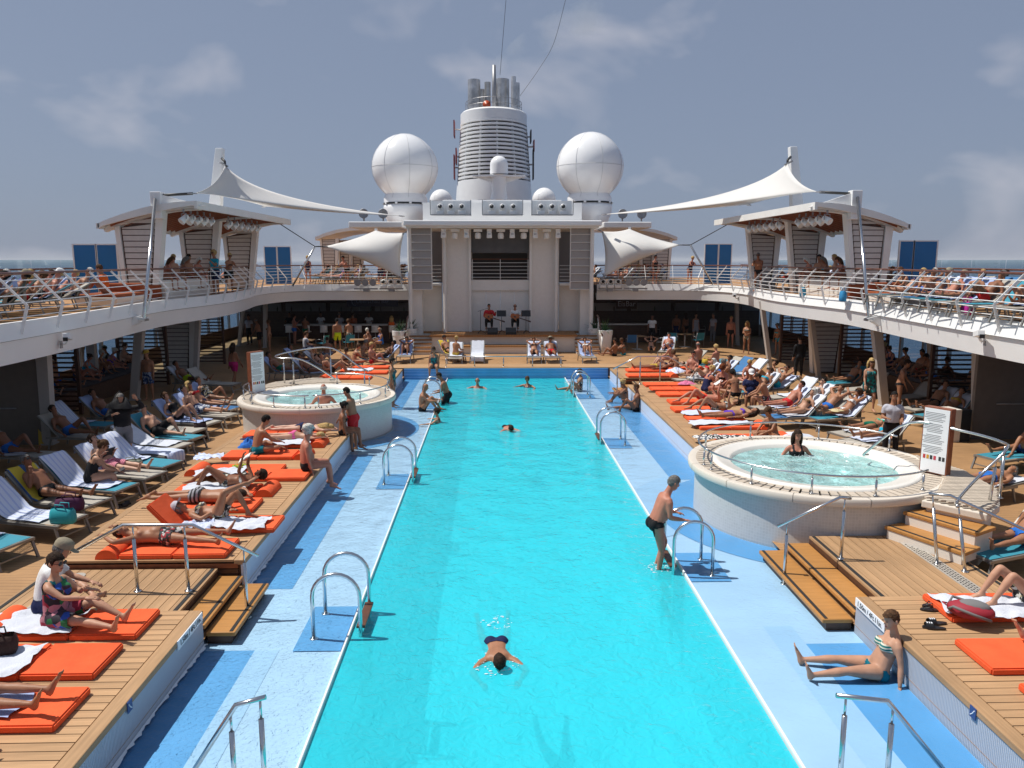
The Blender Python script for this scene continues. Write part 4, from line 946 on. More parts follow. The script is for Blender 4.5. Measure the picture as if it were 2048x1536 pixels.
ms = N(t, 'ShaderNodeMixShader'); ms.inputs[0].default_value = 0.02; L(t, tr.outputs[0], ms.inputs[1]); L(t, g.outputs[0], ms.inputs[2]); L(t, ms.outputs[0], o.inputs[0])
for k, (a, b) in enumerate(((862, 942), (965, 1045), (1063, 1145))):
    p0 = yp(a, 431, 42.0); p1 = yp(b, 401, 42.0); W = p1.x-p0.x; H_ = p1.z-p0.z
    e = empty('light_case', ((p0.x+p1.x)/2, 42.0, p0.z), 0, '%s glass case of three moving lights on the stage roof' % ('left', 'middle', 'right')[k], 'light case', 'light cases on the stage roof')
    MB().box((0, 0.35, H_/2), (W, 0.04, H_)).build('back_plate', WHITE, e); MB().box((0, 0, 0.02), (W, 0.8, 0.05)).build('base_plate', GREYM, e)
    MB().box((0, -0.4, H_/2), (W, 0.015, H_)).build('glass_front', GLB, e)
    for q in (-1, 1): MB().box((q*W/2, -0.38, H_/2), (0.04, 0.05, H_)).build('frame_post', GREYM, e); MB().box((q*W/2, 0, H_/2), (0.02, 0.76, H_)).build('glass_side', GLB, e)
    for q in (-1, 0, 1): moving_head(e, (q*W*0.27, 0, 0.06), 0.92)
# plinth behind the cases, side wings of the roof
bl = empty('roof_plinth', (0.55, 47, 6.9), 0, 'white equipment plinth behind the light cases', 'plinth')
MB().box((0, 0, 0.6), (9.0, 5.0, 1.2)).build('block', WHITE, bl); MB().box((0, 1.0, 1.35), (7.0, 3.0, 0.3)).build('upper_block', WHITE, bl)
for s, lab in ((-1, 'left'), (1, 'right')):
    x0 = yp(700, 446, 46).x if s < 0 else yp(1205, 446, 46).x; x1 = yp(806, 446, 46).x if s < 0 else yp(1300, 446, 46).x
    e = empty('roof_wing', ((x0+x1)/2, 46, 0), 0, 'flat white roof wing to the %s of the stage roof' % lab, 'roof')
    zt = yp(750, 444, 46).z; bevel(MB().box((0, 2, zt-0.17), (x1-x0, 5, 0.34)).build('slab', WHITE, e), 0.05); e.location.z = 0
    MB().box((0, 2.4, zt-0.36), (x1-x0-0.6, 4, 0.05)).build('soffit', OFFW, e)
    for q in range(2):
        h = empty('loudspeaker_horn', (x1-1.0-1.1*q if s < 0 else x0+1.0+1.1*q, 45.0, zt), 0, 'round grey horn on the %s roof wing, %s one' % (lab, ('inner', 'outer')[q]), 'horn', 'horns on the roof')
        b = MB().lathe([(0.05, -0.25), (0.12, -0.1), (0.28, 0.1), (0.26, 0.11), (0.1, 0.0)], 14); b.v = [(x, -z, y+0.42) for x, y, z in b.v]; b.build('bell', GREYM, h, True); MB().box((0, 0, 0.08), (0.08, 0.08, 0.16)).build('foot', GREYM, h)

# ---------------------------------------------------------------- RADOMES AND FUNNEL
SEAMM = mat('seam_grey', (0.50, 0.50, 0.50), 0.5)
def radome(cx, cz, r, Y, zb, label, big=True):
    e = empty('radome', (cx, Y, zb), 0, label, 'radome', 'white radomes'); h = cz-zb
    prof = [(0.62*r, 0), (0.66*r, 0.20*h), (0.66*r, 0.33*h)] if big else [(0.8*r, 0)]
    a0 = -math.acos(0.62) if big else -0.5
    for k in range(15):
        a = a0+(PI/2-a0)*k/14; prof.append((max(r*math.cos(a)*(0.97+0.03*math.cos(2*a)), 0.001), h+r*math.sin(a)))
    MB().lathe(prof, 40).build('shell', WHITEG, e, True, 50)
    for k in range(8):   # panel seams
        a = 2*PI*k/8+0.25; P = [(q*1.002*math.cos(a), q*1.002*math.sin(a), z) for q, z in prof[2:]]
        MB().tube(P, 0.010*r/2, 4).build('seam', SEAMM, e)
    MB().tube([(r*1.001*math.cos(2*PI*k/40), r*1.001*math.sin(2*PI*k/40), h) for k in range(40)], 0.012*r/2, 4, closed=True).build('seam', SEAMM, e)
    if big:
        MB().lathe([(0.675*r, 0.20*h), (0.675*r, 0.235*h)], 32).build('vent_band', BLACK, e, True)
        vm_ = MB().box((0.685*r, 0, 0.2175*h), (0.04, 0.16, 0.10*h*0.4)).mesh('vent_post', WHITE)
        for k in range(10): inst('vent_post', vm_, e, (0, 0, 0), (0, 0, 2*PI*k/10))
        MB().lathe([(0.45*r, -1.2), (0.52*r, -0.8), (0.66*r, -0.05), (0.68*r, 0.12*h), (0.66*r, 0.2*h)], 32).build('pedestal', WHITEG, e, True)
p = yp(810, 336, 52); q = yp(876, 336, 52); radome(p.x, p.z, q.x-p.x, 52, yp(810, 428, 52).z, 'big white radome left of the funnel')
p = yp(1180, 334, 52); q = yp(1247, 334, 52); radome(p.x, p.z, q.x-p.x, 52, yp(1180, 426, 52).z, 'big white radome right of the funnel')
p = yp(882, 402, 58); q = yp(905, 402, 58); radome(p.x, p.z, q.x-p.x, 58, p.z-1.2, 'small white radome beside the big left one', False)
p = yp(1088, 400, 58); q = yp(1112, 400, 58); radome(p.x, p.z, q.x-p.x, 58, p.z-1.2, 'small white radome beside the big right one', False)
p = yp(998, 335, 60); q = yp(1016, 335, 60)
e = empty('antenna_mast', (p.x, 60, yp(998, 400, 60).z), 0, 'white capped antenna dome on a flared pedestal before the funnel', 'antenna'); r_ = q.x-p.x; z0 = e.location.z
zz = lambda py: yp(998, py, 60).z-z0
MB().lathe([(r_, zz(348)), (r_, zz(330))]+[(max(r_*math.cos(a), .001), zz(330)+r_*math.sin(a)) for a in [PI/2*k/8 for k in range(1, 9)]], 24).build('dome', WHITEG, e, True, 50)
MB().lathe([(r_*1.0, 0), (r_*0.8, zz(385)), (r_*0.85, zz(352)), (r_*1.05, zz(350))], 24).build('pedestal', WHITEG, e, True, 40)
MB().box((0, 0, zz(353)), (4.0, 1.2, 0.12)).build('wing_plate', WHITEG, e)
for s in (-1, 1): MB().extr([(s*0.5, zz(354)), (s*1.9, zz(354)), (s*0.55, zz(366))], (0, -0.1, 0), (1, 0, 0), (0, 0, 1), (0, 1, 0), 0.2).build('wing_bracket', WHITEG, e)
MB().box((0, 0.4, -1.0), (3.2, 2.0, 2.0)).build('plinth', WHITE, e)
# funnel
YFN = 72.0
fc_ = yp(988, 395, YFN); zb = fc_.z
e = empty('funnel', (fc_.x, YFN, zb-4), 0, 'white ringed ship funnel with steel exhaust pipes', 'funnel')
def FW(px, py): q = yp(px, py, YFN); return (q.x-fc_.x, q.z-zb+4)
def ell(prof, n=40, ay=1.25): 
    b = MB().lathe(prof, n); b.v = [(x, y*ay, z) for x, y, z in b.v]; return b
ell([(3.55, 0), (3.45, 4.0), (3.35, yp(988, 358, YFN-3.5).z-zb+4)]).build('base', WHITE, e, True, 50)
FZ = lambda py: yp(988, py, YFN-3.5).z-zb+4
z1 = FZ(358); z2 = FZ(236)
ell([(2.75, z1), (2.35, z2)]).build('core', mat('funnel_core', (0.10, 0.085, 0.075), 0.7, var=0.3, scale=1.5), e, True)
RINGM = mat('funnel_ring_white', (0.90, 0.90, 0.89), 0.4)
for k in range(15):
    t_ = (k+0.3)/15; z = z1+(z2-z1)*t_; rr = 3.34+(2.98-3.34)*t_
    b = MB().lathe([(rr-0.26, 0.02), (rr, 0.04), (rr, 0.22), (rr-0.26, 0.16)], 44); b.v = [(x, y*1.25, q+z) for x, y, q in b.v]; b.f = [f for f in b.f if len(f) == 4]; b.build('ring', RINGM, e, True, 40)
for k in range(12):
    a = 2*PI*k/12+0.1; MB().bar((3.1*math.cos(a), 3.9*math.sin(a), z1), (2.65*math.cos(a), 3.3*math.sin(a), z2), 0.12, 0.3).build('rib', RINGM, e)
z3 = FZ(213)
ell([(2.98, z2), (2.98, z3-0.15), (2.82, z3), (0.01, z3+0.02)]).build('crown', WHITE, e, True, 40)
for px, w_, pyt, dy in ((948, 24, 160, 0), (975, 12, 162, 0.5), (963, 20, 172, 1.6), (1004, 28, 156, 0.6), (1027, 9, 155, -0.3), (1033, 14, 160, 1.2)):
    a = FW(px, pyt); r_ = w_/2*YFN/FPX
    MB().lathe([(r_, z3-0.1), (r_, a[1]), (r_*0.9, a[1]), (r_*0.88, a[1]-0.8), (0.01, a[1]-0.9)], 20, c=(a[0], dy, 0)).build('exhaust_pipe', PIPE, e, True, 40)
a = FW(988, 137); MB().tube([(a[0], -1.2, z3), (a[0], -1.2, a[1])], [0.20, 0.16], 10).build('light_mast', GREYM, e, True)
b = MB().lathe([(0.34, 0), (0.2, 0.15), (0.05, 0.3)], 16); b.v = [(x, z, y) for x, y, z in b.v]; o = b.build('horn', mat('horn_red', (0.45, 0.07, 0.02), 0.4), e, True); o.location = (FW(974, 207)[0], -3.3, FZ(208))
MB().tube([(FW(974, 207)[0], -3.1, FZ(208)), (FW(974, 207)[0], -2.4, z3-0.2)], 0.06, 6).build('horn_bracket', GREYM, e)
P = [(2.5*math.cos(2*PI*k/32), 3.1*math.sin(2*PI*k/32)) for k in range(32)]
for zz_ in (0.45, 0.9): MB().tube([(x, y, z3+zz_) for x, y in P], 0.025, 5, closed=True).build('crown_rail', GREYM, e)
for k in range(0, 32, 2): MB().tube([(*P[k], z3), (*P[k], z3+0.9)], 0.02, 5).build('crown_post', GREYM, e)
# red edged side fins
REDF = mat('fin_red', (0.30, 0.03, 0.03), 0.4)
for px, pyt, pyb in ((909, 244, 276), (913, 299, 330), (909, 312, 360), (1061, 263, 287), (1067, 283, 306), (1066, 300, 360)):
    t_ = FW(px, pyt); b_ = FW(px, pyb); MB().box((t_[0], -0.4, (t_[1]+b_[1])/2), (0.10, 1.4, t_[1]-b_[1])).build('side_fin', REDF if px in (909, 913, 1067) else DARK, e)
    MB().bar((t_[0], -0.4, (t_[1]+b_[1])/2), (t_[0]*0.8, 0, (t_[1]+b_[1])/2), 0.12, 0.12).build('fin_arm', WHITE, e)
# halyards
for pts, lab in (([(1012, 0), (1000, 150)], 'thin vertical wire rising from the funnel mast'), ([(1131, 0), (1108, 85), (1080, 135), (1040, 192)], 'thin curved wire from the funnel towards the upper right')):
    P = smoothpath([yp(a, b, YFN-2) for a, b in pts], 6); q0 = P[-1]; e2 = MB().tube([p_-q0 for p_ in P], 0.018, 4).build('wire', DARK); e2.location = q0; tag(e2, lab, 'wire', 'funnel wires')
# smoke
SM = bpy.data.materials.new('smoke_volume'); SM.use_nodes = True; t = SM.node_tree; t.nodes.clear(); o = N(t, 'ShaderNodeOutputMaterial'); v = N(t, 'ShaderNodeVolumePrincipled'); v.inputs['Color'].default_value = (0.85, 0.92, 1, 1)
tc = N(t, 'ShaderNodeTexCoord'); n = N(t, 'ShaderNodeTexNoise'); n.inputs['Scale'].default_value = 0.35; n.inputs['Detail'].default_value = 3; L(t, tc.outputs['Object'], n.inputs[0])
r_ = N(t, 'ShaderNodeMapRange'); r_.inputs[1].default_value = 0.45; r_.inputs[2].default_value = 0.75; r_.inputs[3].default_value = 0.0; r_.inputs[4].default_value = 0.22; L(t, n.outputs[0], r_.inputs[0]); L(t, r_.outputs[0], v.inputs['Density']); L(t, v.outputs[0], o.inputs['Volume'])
P = smoothpath([yp(975, 172, YFN+1), yp(995, 140, YFN+2), yp(1040, 105, YFN+4), yp(1110, 60, YFN+7), yp(1200, 25, YFN+10)], 5); q0 = P[0].copy()
so_ = MB().tube([p_-q0 for p_ in P], [0.5+0.075*k for k in range(len(P))], 10).build('exhaust_smoke', SM, smooth=True); so_.location = q0; tag(so_, 'faint bluish exhaust smoke drifting right from the funnel pipes', 'smoke', kind='stuff')

# ---------------------------------------------------------------- SAILS, MASTS, STAYS
def bil(a, b, c_, d, n=14, sag=0.0, sagv=(0, 0, -1), bow=0.08):
    """four-corner tensile sheet a-b-c-d with hollow edges and saddle curvature"""
    a, b, c_, d = map(Vector, (a, b, c_, d)); cen = (a+b+c_+d)/4; rows = []
    for i in range(n+1):
        u = i/n; row = []
        for j in range(n+1):
            v = j/n; p = a*(1-u)*(1-v)+b*u*(1-v)+c_*u*v+d*(1-u)*v
            e_ = 4*u*(1-u)*(abs(2*v-1)**3)+4*v*(1-v)*(abs(2*u-1)**3)
            p = p+(cen-p)*bow*e_+Vector(sagv)*sag*16*u*(1-u)*v*(1-v)
            row.append(p)
        rows.append(row)
    return MB().grid(rows)
def coons(E4, n=18):
    """E4: four boundary curves (start, mid, end) a-b, b-c, d-c, a-d"""
    def q(e, t): a, m, b = e; c_ = m*2-(a+b)/2; return a*(1-t)**2+c_*2*t*(1-t)+b*t*t
    ab, bc, dc, ad = E4; rows = []
    for i in range(n+1):
        u = i/n; row = []
        for j in range(n+1):
            v = j/n; p = q(ab, u)*(1-v)+q(dc, u)*v+q(ad, v)*(1-u)+q(bc, v)*u
            p = p-(ab[0]*(1-u)*(1-v)+ab[2]*u*(1-v)+dc[2]*u*v+dc[0]*(1-u)*v); row.append(p)
        rows.append(row)
    return MB().grid(rows)
def sail(name, label, corners, sag, sagv, bow, mids=None):
    e = empty(name, corners[0], 0, label, 'sail', 'white tensile sails'); c4 = [Vector(c_) for c_ in corners]
    if mids: b = coons(((c4[0], mids[0], c4[1]), (c4[1], mids[1], c4[2]), (c4[3], mids[2], c4[2]), (c4[0], mids[3], c4[3])))
    else: b = bil(*corners, sag=sag, sagv=sagv, bow=bow, n=18)
    o = b.build('cloth', SAILM, e, True); o.location = -e.location
    s_ = o.modifiers.new('thick', 'SOLIDIFY'); s_.thickness = 0.012
    cen = sum(c4, Vector())/4
    for cv in c4:
        dd = (cv-cen).normalized(); f = MB().bar(cv-dd*0.12, cv+dd*0.22, 0.16, 0.04).build('corner_plate', GREYM, e); f.location = -e.location
    return e
def rod(label, pts, r, m=STEEL, cat='stay', name='stay', group='rigging stays'):
    P = [Vector(p) for p in pts]; o = MB().tube([p-P[-1] for p in P], r, 7).build(name, m, None, True); o.location = P[-1]; tag(o, label, cat, group); return o
for side, lab in ((-1, 'left'), (1, 'right')):
    X = (lambda px: px) if side < 0 else (lambda px: (2025 if px < 560 else 2011)-px)     # mirrored image columns around the stage axis
    P = lambda px, py, Y: yp(X(px), py-(3 if side > 0 else 0), Y)
    A = P(450, 330, 33); B = P(386, 387, 27.5); D = P(802, 432, 42.0); E_ = P(530, 412, 36)
    # large sail: apex A, near corner B, far long tip D, low inner corner E
    sail('shade_sail', 'large white tensile sail stretched above the %s pavilion towards the stage' % lab, [A, B, E_, D], 0.05, (0, 0, -1), 0.055, [P(428, 366, 30), P(455, 394, 31), P(665, 424, 39), P(575, 393, 37.5)])
    m0 = P(428, 402, 33.4); m1 = P(440, 297, 33.4)
    e = empty('mast', (m0.x, m0.y, 6.6), 0, 'tapered white mast holding the %s sail peak' % lab, 'mast', 'sail masts')
    b = MB(); h = m1.z-6.6; dx = m1.x-m0.x
    b.add([(-.26, -.2, 0), (.26, -.2, 0), (.26, .2, 0), (-.26, .2, 0)]+[(dx+a_, b_, h) for a_, b_ in ((-.15, -.15), (.15, -.15), (.15, .15), (-.15, .15))], [(3, 2, 1, 0), (4, 5, 6, 7), (0, 1, 5, 4), (1, 2, 6, 5), (2, 3, 7, 6), (3, 0, 4, 7)]); bevel(b.build('shaft', WHITE, e), 0.02)
    MB().box((0, 0, -0.05), (0.9, 0.7, 0.1)).build('base_plate', WHITE, e)
    rod('turnbuckle between the %s mast and the sail peak' % lab, [m1-Vector((0, 0, 0.35)), A+Vector((0, 0, 0.15)), A], 0.05, DARK)
    # short post on the roof with the steel strut down to the fascia
    t0 = P(314, 384, 27.2); 
    e = empty('roof_post', (t0.x, 27.2, 6.3), 0, 'short white post on the front edge of the %s pavilion roof' % lab, 'post', 'roof posts'); h = t0.z-6.3
    bevel(MB().box((0, 0, h/2), (0.36, 0.36, h)).build('shaft', WHITE, e), 0.02); MB().extr([(0.18*-side, 0.25), (1.6*-side, 0.42), (0.18*-side, h-0.1)], (0, -0.08, 0), (1, 0, 0), (0, 0, 1), (0, 1, 0), 0.16).build('gusset', WHITE, e)
    rod('dark rod between the %s roof post and the sail corner' % lab, [t0-Vector((0, 0, 0.12)), B], 0.05, DARK)
    fb = (-10.62 if side < 0 else MX+10.62); dd = ray(X(287), 640); tt = fb/dd[0]; base = Vector((fb, tt*dd[1], EYE+tt*dd[2]))
    rod('long steel strut from the %s roof post down to the fascia' % lab, [t0-Vector((0, 0.2, 0.25)), base], 0.055, STEEL)
    e = empty('strut_bracket', base, 0, 'white triangular strut bracket on the %s fascia' % lab, 'bracket', 'strut brackets')
    MB().extr([(0.12*-side, 0.05), (0.45*side, 0.2), (0.45*side, -0.25)], (0, -0.12, 0), (1, 0, 0), (0, 0, 1), (0, 1, 0), 0.05).build('web', WHITE, e); MB().extr([(0.12*-side, 0.05), (0.45*side, 0.2), (0.45*side, -0.25)], (0, 0.10, 0), (1, 0, 0), (0, 0, 1), (0, 1, 0), 0.05).build('web', WHITE, e)
    MB().box((0, 0, 0.0), (0.2, 0.3, 0.06)).build('shoe', STEEL, e)
    # smaller stage-side sail
    T = P(650, 493, 41); U = P(752, 461, 44); V = P(808, 466, 42.5); W_2 = P(803, 556, 41.5)
    sail('stage_sail', 'bright white four-cornered sail beside the %s of the stage' % lab, [T, U, V, W_2], 0.75, (0.1*side, -1, 0.15), 0.10)
    k0 = P(630, 493, 40.5); k1 = P(585, 572, 40.5)
    rod('slanted steel strut holding the %s stage sail tip' % lab, [k0, (k1.x, k1.y, max(k1.z, 3.56))], 0.05, STEEL)
    rod('dark tie between the strut and the %s stage sail tip' % lab, [T, k0], 0.03, DARK)
    rod('thin black cable from the %s pavilion roof to the sail strut' % lab, [P(543, 437, 38.5), k0], 0.022, DARK)
# lamp clusters on the back fascia
for s, lab in ((-1, 'left'), (1, 'right')):
    for q, (px0, kind) in enumerate(((732, 0), (783, 1))):
        px = px0 if s < 0 else 2003-px0; p = yp(px, 572, 43.0)
        e = empty('lamp_cluster', (p.x, 43.2, 3.25), 0, 'cluster of three %s lamps on the back fascia %s of the stage' % (('grey round', 'white square')[kind], lab), 'lamp cluster', 'fascia lamp clusters')
        MB().box((0, -0.25, 0.08), (1.3, 0.08, 0.08)).build('bar', GREYM, e)
        for k in (-1, 0, 1):
            if kind: moving_head(e, (k*0.42, -0.3, 0.12), 0.8)
            else: par_can(e, (k*0.42, -0.3, 0.42), PI, R(0), GREYM, 0.18)
        MB().box((0, -0.05, -0.02), (0.3, 0.5, 0.12)).build('bracket', GREYM, e)
# ================================================================ PEOPLE
SK = dict(pale=(0.56, 0.33, 0.235), fair=(0.47, 0.255, 0.165), tan=(0.36, 0.17, 0.095), deep=(0.25, 0.105, 0.055), red=(0.46, 0.19, 0.125), brown=(0.15, 0.065, 0.035))
def skin_mat(k):
    n = 'skin_'+k
    if n in MATS: return MATS[n]
    m = mat(n, SK[k], 0.50, var=0.12, scale=7, bump=0.06, bscale=60, spec=0.32, rand=0.06)
    m.node_tree.nodes['Principled BSDF'].inputs['Subsurface Weight'].default_value = 0.0
    return m
HAIRC = dict(black=(0.012, 0.010, 0.009), dark=(0.035, 0.02, 0.013), brown=(0.09, 0.045, 0.022), red=(0.16, 0.045, 0.015), blond=(0.50, 0.34, 0.14), grey=(0.17, 0.16, 0.15), white=(0.62, 0.60, 0.55))
def hair_mat(k): return mat('hair_'+k, HAIRC[k], 0.7, var=0.45, scale=38, bump=0.9, bscale=70, spec=0.15)
V = Vector
def ring_loft(rings, closed_ends=True):
    """rings: list of (center, ux, uy, a, b) ellipses"""
    n = 12; b = MB(); vs = []
    for c, ux, uy, a, d in rings:
        vs += [c+ux*(a*math.cos(2*PI*k/n))+uy*(d*math.sin(2*PI*k/n)) for k in range(n)]
    m = len(rings); fs = [(i*n+k, i*n+(k+1) % n, (i+1)*n+(k+1) % n, (i+1)*n+k) for i in range(m-1) for k in range(n)]
    fs += [tuple(range(n))[::-1], tuple((m-1)*n+k for k in range(n))]
    return b.add(vs, fs)
def frame_of(d, hint):
    d = d.normalized(); u = d.cross(hint)
    if u.length < 1e-3: u = d.cross(V((1, 0, 0.1)))
    u.normalize(); return u, u.cross(d).normalized()
def limb(mb, pts, rads, hint=V((0, 1, 0.01)), flat=1.0):
    P = [V(p) for p in pts]; R_ = []
    for i, p in enumerate(P):
        d = (P[min(i+1, len(P)-1)]-P[max(i-1, 0)])
        u, v = frame_of(d, hint); R_.append((p, u, v, rads[i], rads[i]*flat))
    d0 = (P[0]-P[1]).normalized(); d1 = (P[-1]-P[-2]).normalized()
    R_ = [(P[0]+d0*rads[0]*0.7, R_[0][1], R_[0][2], rads[0]*0.55, rads[0]*0.55*flat)]+R_+[(P[-1]+d1*rads[-1]*0.7, R_[-1][1], R_[-1][2], rads[-1]*0.55, rads[-1]*0.55*flat)]
    r = ring_loft(R_); mb.add(r.v, r.f)
def ellipsoid(mb, c, ux, uy, uz, a, b, d, n=10, m=7):
    vs = [c+uz*d]; 
    for i in range(1, m):
        t = PI*i/m
        vs += [c+ux*(a*math.sin(t)*math.cos(2*PI*k/n))+uy*(b*math.sin(t)*math.sin(2*PI*k/n))+uz*(d*math.cos(t)) for k in range(n)]
    vs.append(c-uz*d); fs = [(0, 1+k, 1+(k+1) % n) for k in range(n)]
    fs += [(1+i*n+k, 1+(i+1)*n+k, 1+(i+1)*n+(k+1) % n, 1+i*n+(k+1) % n) for i in range(m-2) for k in range(n)]
    z = len(vs)-1; fs += [(z, 1+(m-2)*n+(k+1) % n, 1+(m-2)*n+k) for k in range(n)]
    mb.add(vs, fs)
def D(x, y, z): return V((x, y, z)).normalized()
# A pose: pelvis (x,y,z), sp = lower spine dir, ch = upper spine dir, fr = chest normal, hd = head dir, lk = look dir,
# la/ra = (upper arm, forearm), ll/rl = (thigh, shin, foot).  +y is where the figure faces, or its feet point; x<0 is its left.
def pose(pelvis, sp, ch, fr, hd, lk, la, ra, ll, rl): return dict(pelvis=V(pelvis), sp=D(*sp), ch=D(*ch), fr=D(*fr), hd=D(*hd), lk=D(*lk), la=[D(*q) for q in la], ra=[D(*q) for q in ra], ll=[D(*q) for q in ll], rl=[D(*q) for q in rl])
ARM_DN = ((-.16, .02, -1), (-.05, .22, -1)); 
def mx2(a): return tuple((-x, y, z) for x, y, z in a)
LEG_DN = ((-.06, .02, -1), (-.02, -.03, -1), (-.2, 1, -.12))
POSES = {}
def P_(name, **k): POSES[name] = pose(**k)
_st = dict(pelvis=(0, 0, .925), sp=(0, .02, 1), ch=(0, -.02, 1), fr=(0, 1, .05), hd=(0, .08, 1), lk=(0, 1, -.1))
P_('stand', **_st, la=ARM_DN, ra=mx2(ARM_DN), ll=LEG_DN, rl=mx2(LEG_DN))
P_('walk', **_st, la=((-.15, -.25, -1), (-.05, .05, -1)), ra=((.15, .3, -1), (.02, .6, -1)), ll=((-.05, .35, -1), (0, -.05, -1), (-.1, 1, .05)), rl=((.05, -.15, -1), (0, -.45, -1), (.1, 1, -.45)))
P_('bar', **_st, la=((-.2, .55, -1), (.25, 1, .15)), ra=((.2, .6, -1), (-.2, 1, .2)), ll=LEG_DN, rl=mx2(LEG_DN))
P_('carry', **_st, la=((-.15, .1, -1), (.25, 1, -.05)), ra=((.18, .05, -1), (-.2, 1, .1)), ll=LEG_DN, rl=mx2(LEG_DN))
P_('talk', pelvis=(0, 0, .91), sp=(0, .1, 1), ch=(0, .22, 1), fr=(0, 1, -.1), hd=(0, .35, 1), lk=(0, 1, -.7), la=((-.15, .35, -1), (.1, .6, -.8)), ra=((.2, .05, -1), (-.15, .4, -1)), ll=LEG_DN, rl=mx2(LEG_DN))
P_('lean', pelvis=(0, -.12, .90), sp=(0, .3, 1), ch=(0, .45, 1), fr=(0, 1, -.3), hd=(0, .25, 1), lk=(0, 1, -.1), la=((-.15, .75, -.75), (.35, .9, .05)), ra=((.15, .75, -.75), (-.35, .9, .05)), ll=LEG_DN, rl=mx2(LEG_DN))
P_('robe', **_st, la=((-.75, .25, .15), (.45, .3, .75)), ra=((.5, .5, -.4), (-.5, .5, .3)), ll=LEG_DN, rl=mx2(LEG_DN))
P_('climb', pelvis=(0, 0, .92), sp=(0, .30, 1), ch=(0, .42, 1), fr=(0, 1, -.3), hd=(0, .55, 1), lk=(0, 1, -.85), la=((-.15, .1, -1), (.02, .95, -.25)), ra=((.15, .0, -1), (-.05, .95, -.2)), ll=((-.08, .55, -1), (-.02, -.35, -1), (-.1, 1, -.15)), rl=((.08, .15, -1), (0, -.1, -1), (.1, 1, -.1)))
P_('drink', **_st, la=((-.1, .5, -.8), (.35, .6, .75)), ra=((.15, .1, -1), (-.1, .6, -.6)), ll=LEG_DN, rl=mx2(LEG_DN))
SHIN = (0, -.08, -1); FT = (0, 1, -.1)
_se = dict(pelvis=(0, 0, .10), sp=(0, -.12, 1), ch=(0, .12, 1), fr=(0, 1, 0), hd=(0, .2, 1), lk=(0, 1, -.2))
P_('edge', **_se, la=((-.2, .05, -1), (-.02, .25, -1)), ra=((.2, .05, -1), (.02, .25, -1)), ll=((-.14, 1, -.02), (-.02, .05, -1), (-.1, 1, -.35)), rl=((.14, 1, -.02), (.02, .12, -1), (.1, 1, -.35)))
P_('chair', **_se, la=((-.15, .35, -1), (.15, 1, -.15)), ra=((.15, .3, -1), (-.15, 1, -.1)), ll=((-.12, 1, 0), (0, -.05, -1), (-.1, 1, -.05)), rl=((.12, 1, 0), (0, .1, -1), (.1, 1, -.05)))
P_('stool', **_se, la=((-.2, .6, -1), (.2, 1, .2)), ra=((.2, .6, -1), (-.2, 1, .2)), ll=((-.14, 1, -.3), (0, -.1, -1), (-.1, 1, -.2)), rl=((.14, 1, -.3), (0, -.1, -1), (.1, 1, -.2)))
P_('guitar', pelvis=(0, 0, .10), sp=(0, -.05, 1), ch=(0, .10, 1), fr=(0, 1, 0), hd=(0, .15, 1), lk=(0, 1, -.2), la=((-.45, .35, -.8), (-.15, .75, .55)), ra=((.3, .15, -1), (-.75, .7, -.15)), ll=((-.15, 1, .05), (0, .05, -1), (-.1, 1, -.05)), rl=((.15, 1, .05), (0, -.05, -1), (.1, 1, -.05)))
P_('forward', pelvis=(0, 0, .10), sp=(0, .15, 1), ch=(0, .5, 1), fr=(0, 1, -.4), hd=(0, .6, 1), lk=(0, 1, -.6), la=((-.05, .55, -.85), (.25, .8, -.4)), ra=((.05, .55, -.85), (-.25, .8, -.4)), ll=((-.18, 1, .02), (0, -.05, -1), (-.1, 1, -.05)), rl=((.18, 1, .02), (0, .05, -1), (.1, 1, -.05)))
P_('ground', pelvis=(0, 0, .10), sp=(0, -.35, 1), ch=(0, -.25, 1), fr=(0, 1, .3), hd=(0, .05, 1), lk=(0, 1, -.2), la=((-.25, -.45, -.9), (-.05, -.15, -1)), ra=((.25, -.45, -.9), (.05, -.15, -1)), ll=((-.15, 1, -.03), (-.02, 1, -.08), (-.2, .3, 1)), rl=((.15, 1, -.03), (.02, 1, -.08), (.2, .3, 1)))
P_('wallsit', pelvis=(0, 0, .10), sp=(0, -.50, 1), ch=(.0, -.32, 1), fr=(0, 1, .35), hd=(-.05, .25, 1), lk=(-.35, 1, -.45), la=((-.25, -.1, -1), (-.30, .10, -1)), ra=((.25, -.35, -.9), (.1, -.2, -1)), ll=((-.20, 1, .10), (-.05, 1, -.14), (-.25, .25, 1)), rl=((.10, 1, .06), (.12, 1, -.12), (.2, .25, 1)))
P_('knees', pelvis=(0, 0, .10), sp=(0, -.18, 1), ch=(0, .25, 1), fr=(0, 1, -.1), hd=(0, .3, 1), lk=(0, 1, -.2), la=((-.1, .75, -.65), (.15, .95, .05)), ra=((.1, .75, -.65), (-.15, .95, .05)), ll=((-.12, .62, .78), (0, .62, -.80), (-.1, 1, -.1)), rl=((.12, .62, .78), (0, .58, -.82), (.1, 1, -.1)))
P_('kneeout', pelvis=(0, 0, .10), sp=(0, -.3, 1), ch=(0, .0, 1), fr=(0, 1, .05), hd=(0, .15, 1), lk=(0, 1, -.15), la=((-.1, .65, -.75), (.2, .9, .2)), ra=((.2, .3, -.9), (-.1, .8, -.4)), ll=((-.12, .68, .72), (0, .55, -.84), (-.1, 1, -.1)), rl=((.14, 1, 0), (.02, 1, -.1), (.2, .3, 1)))
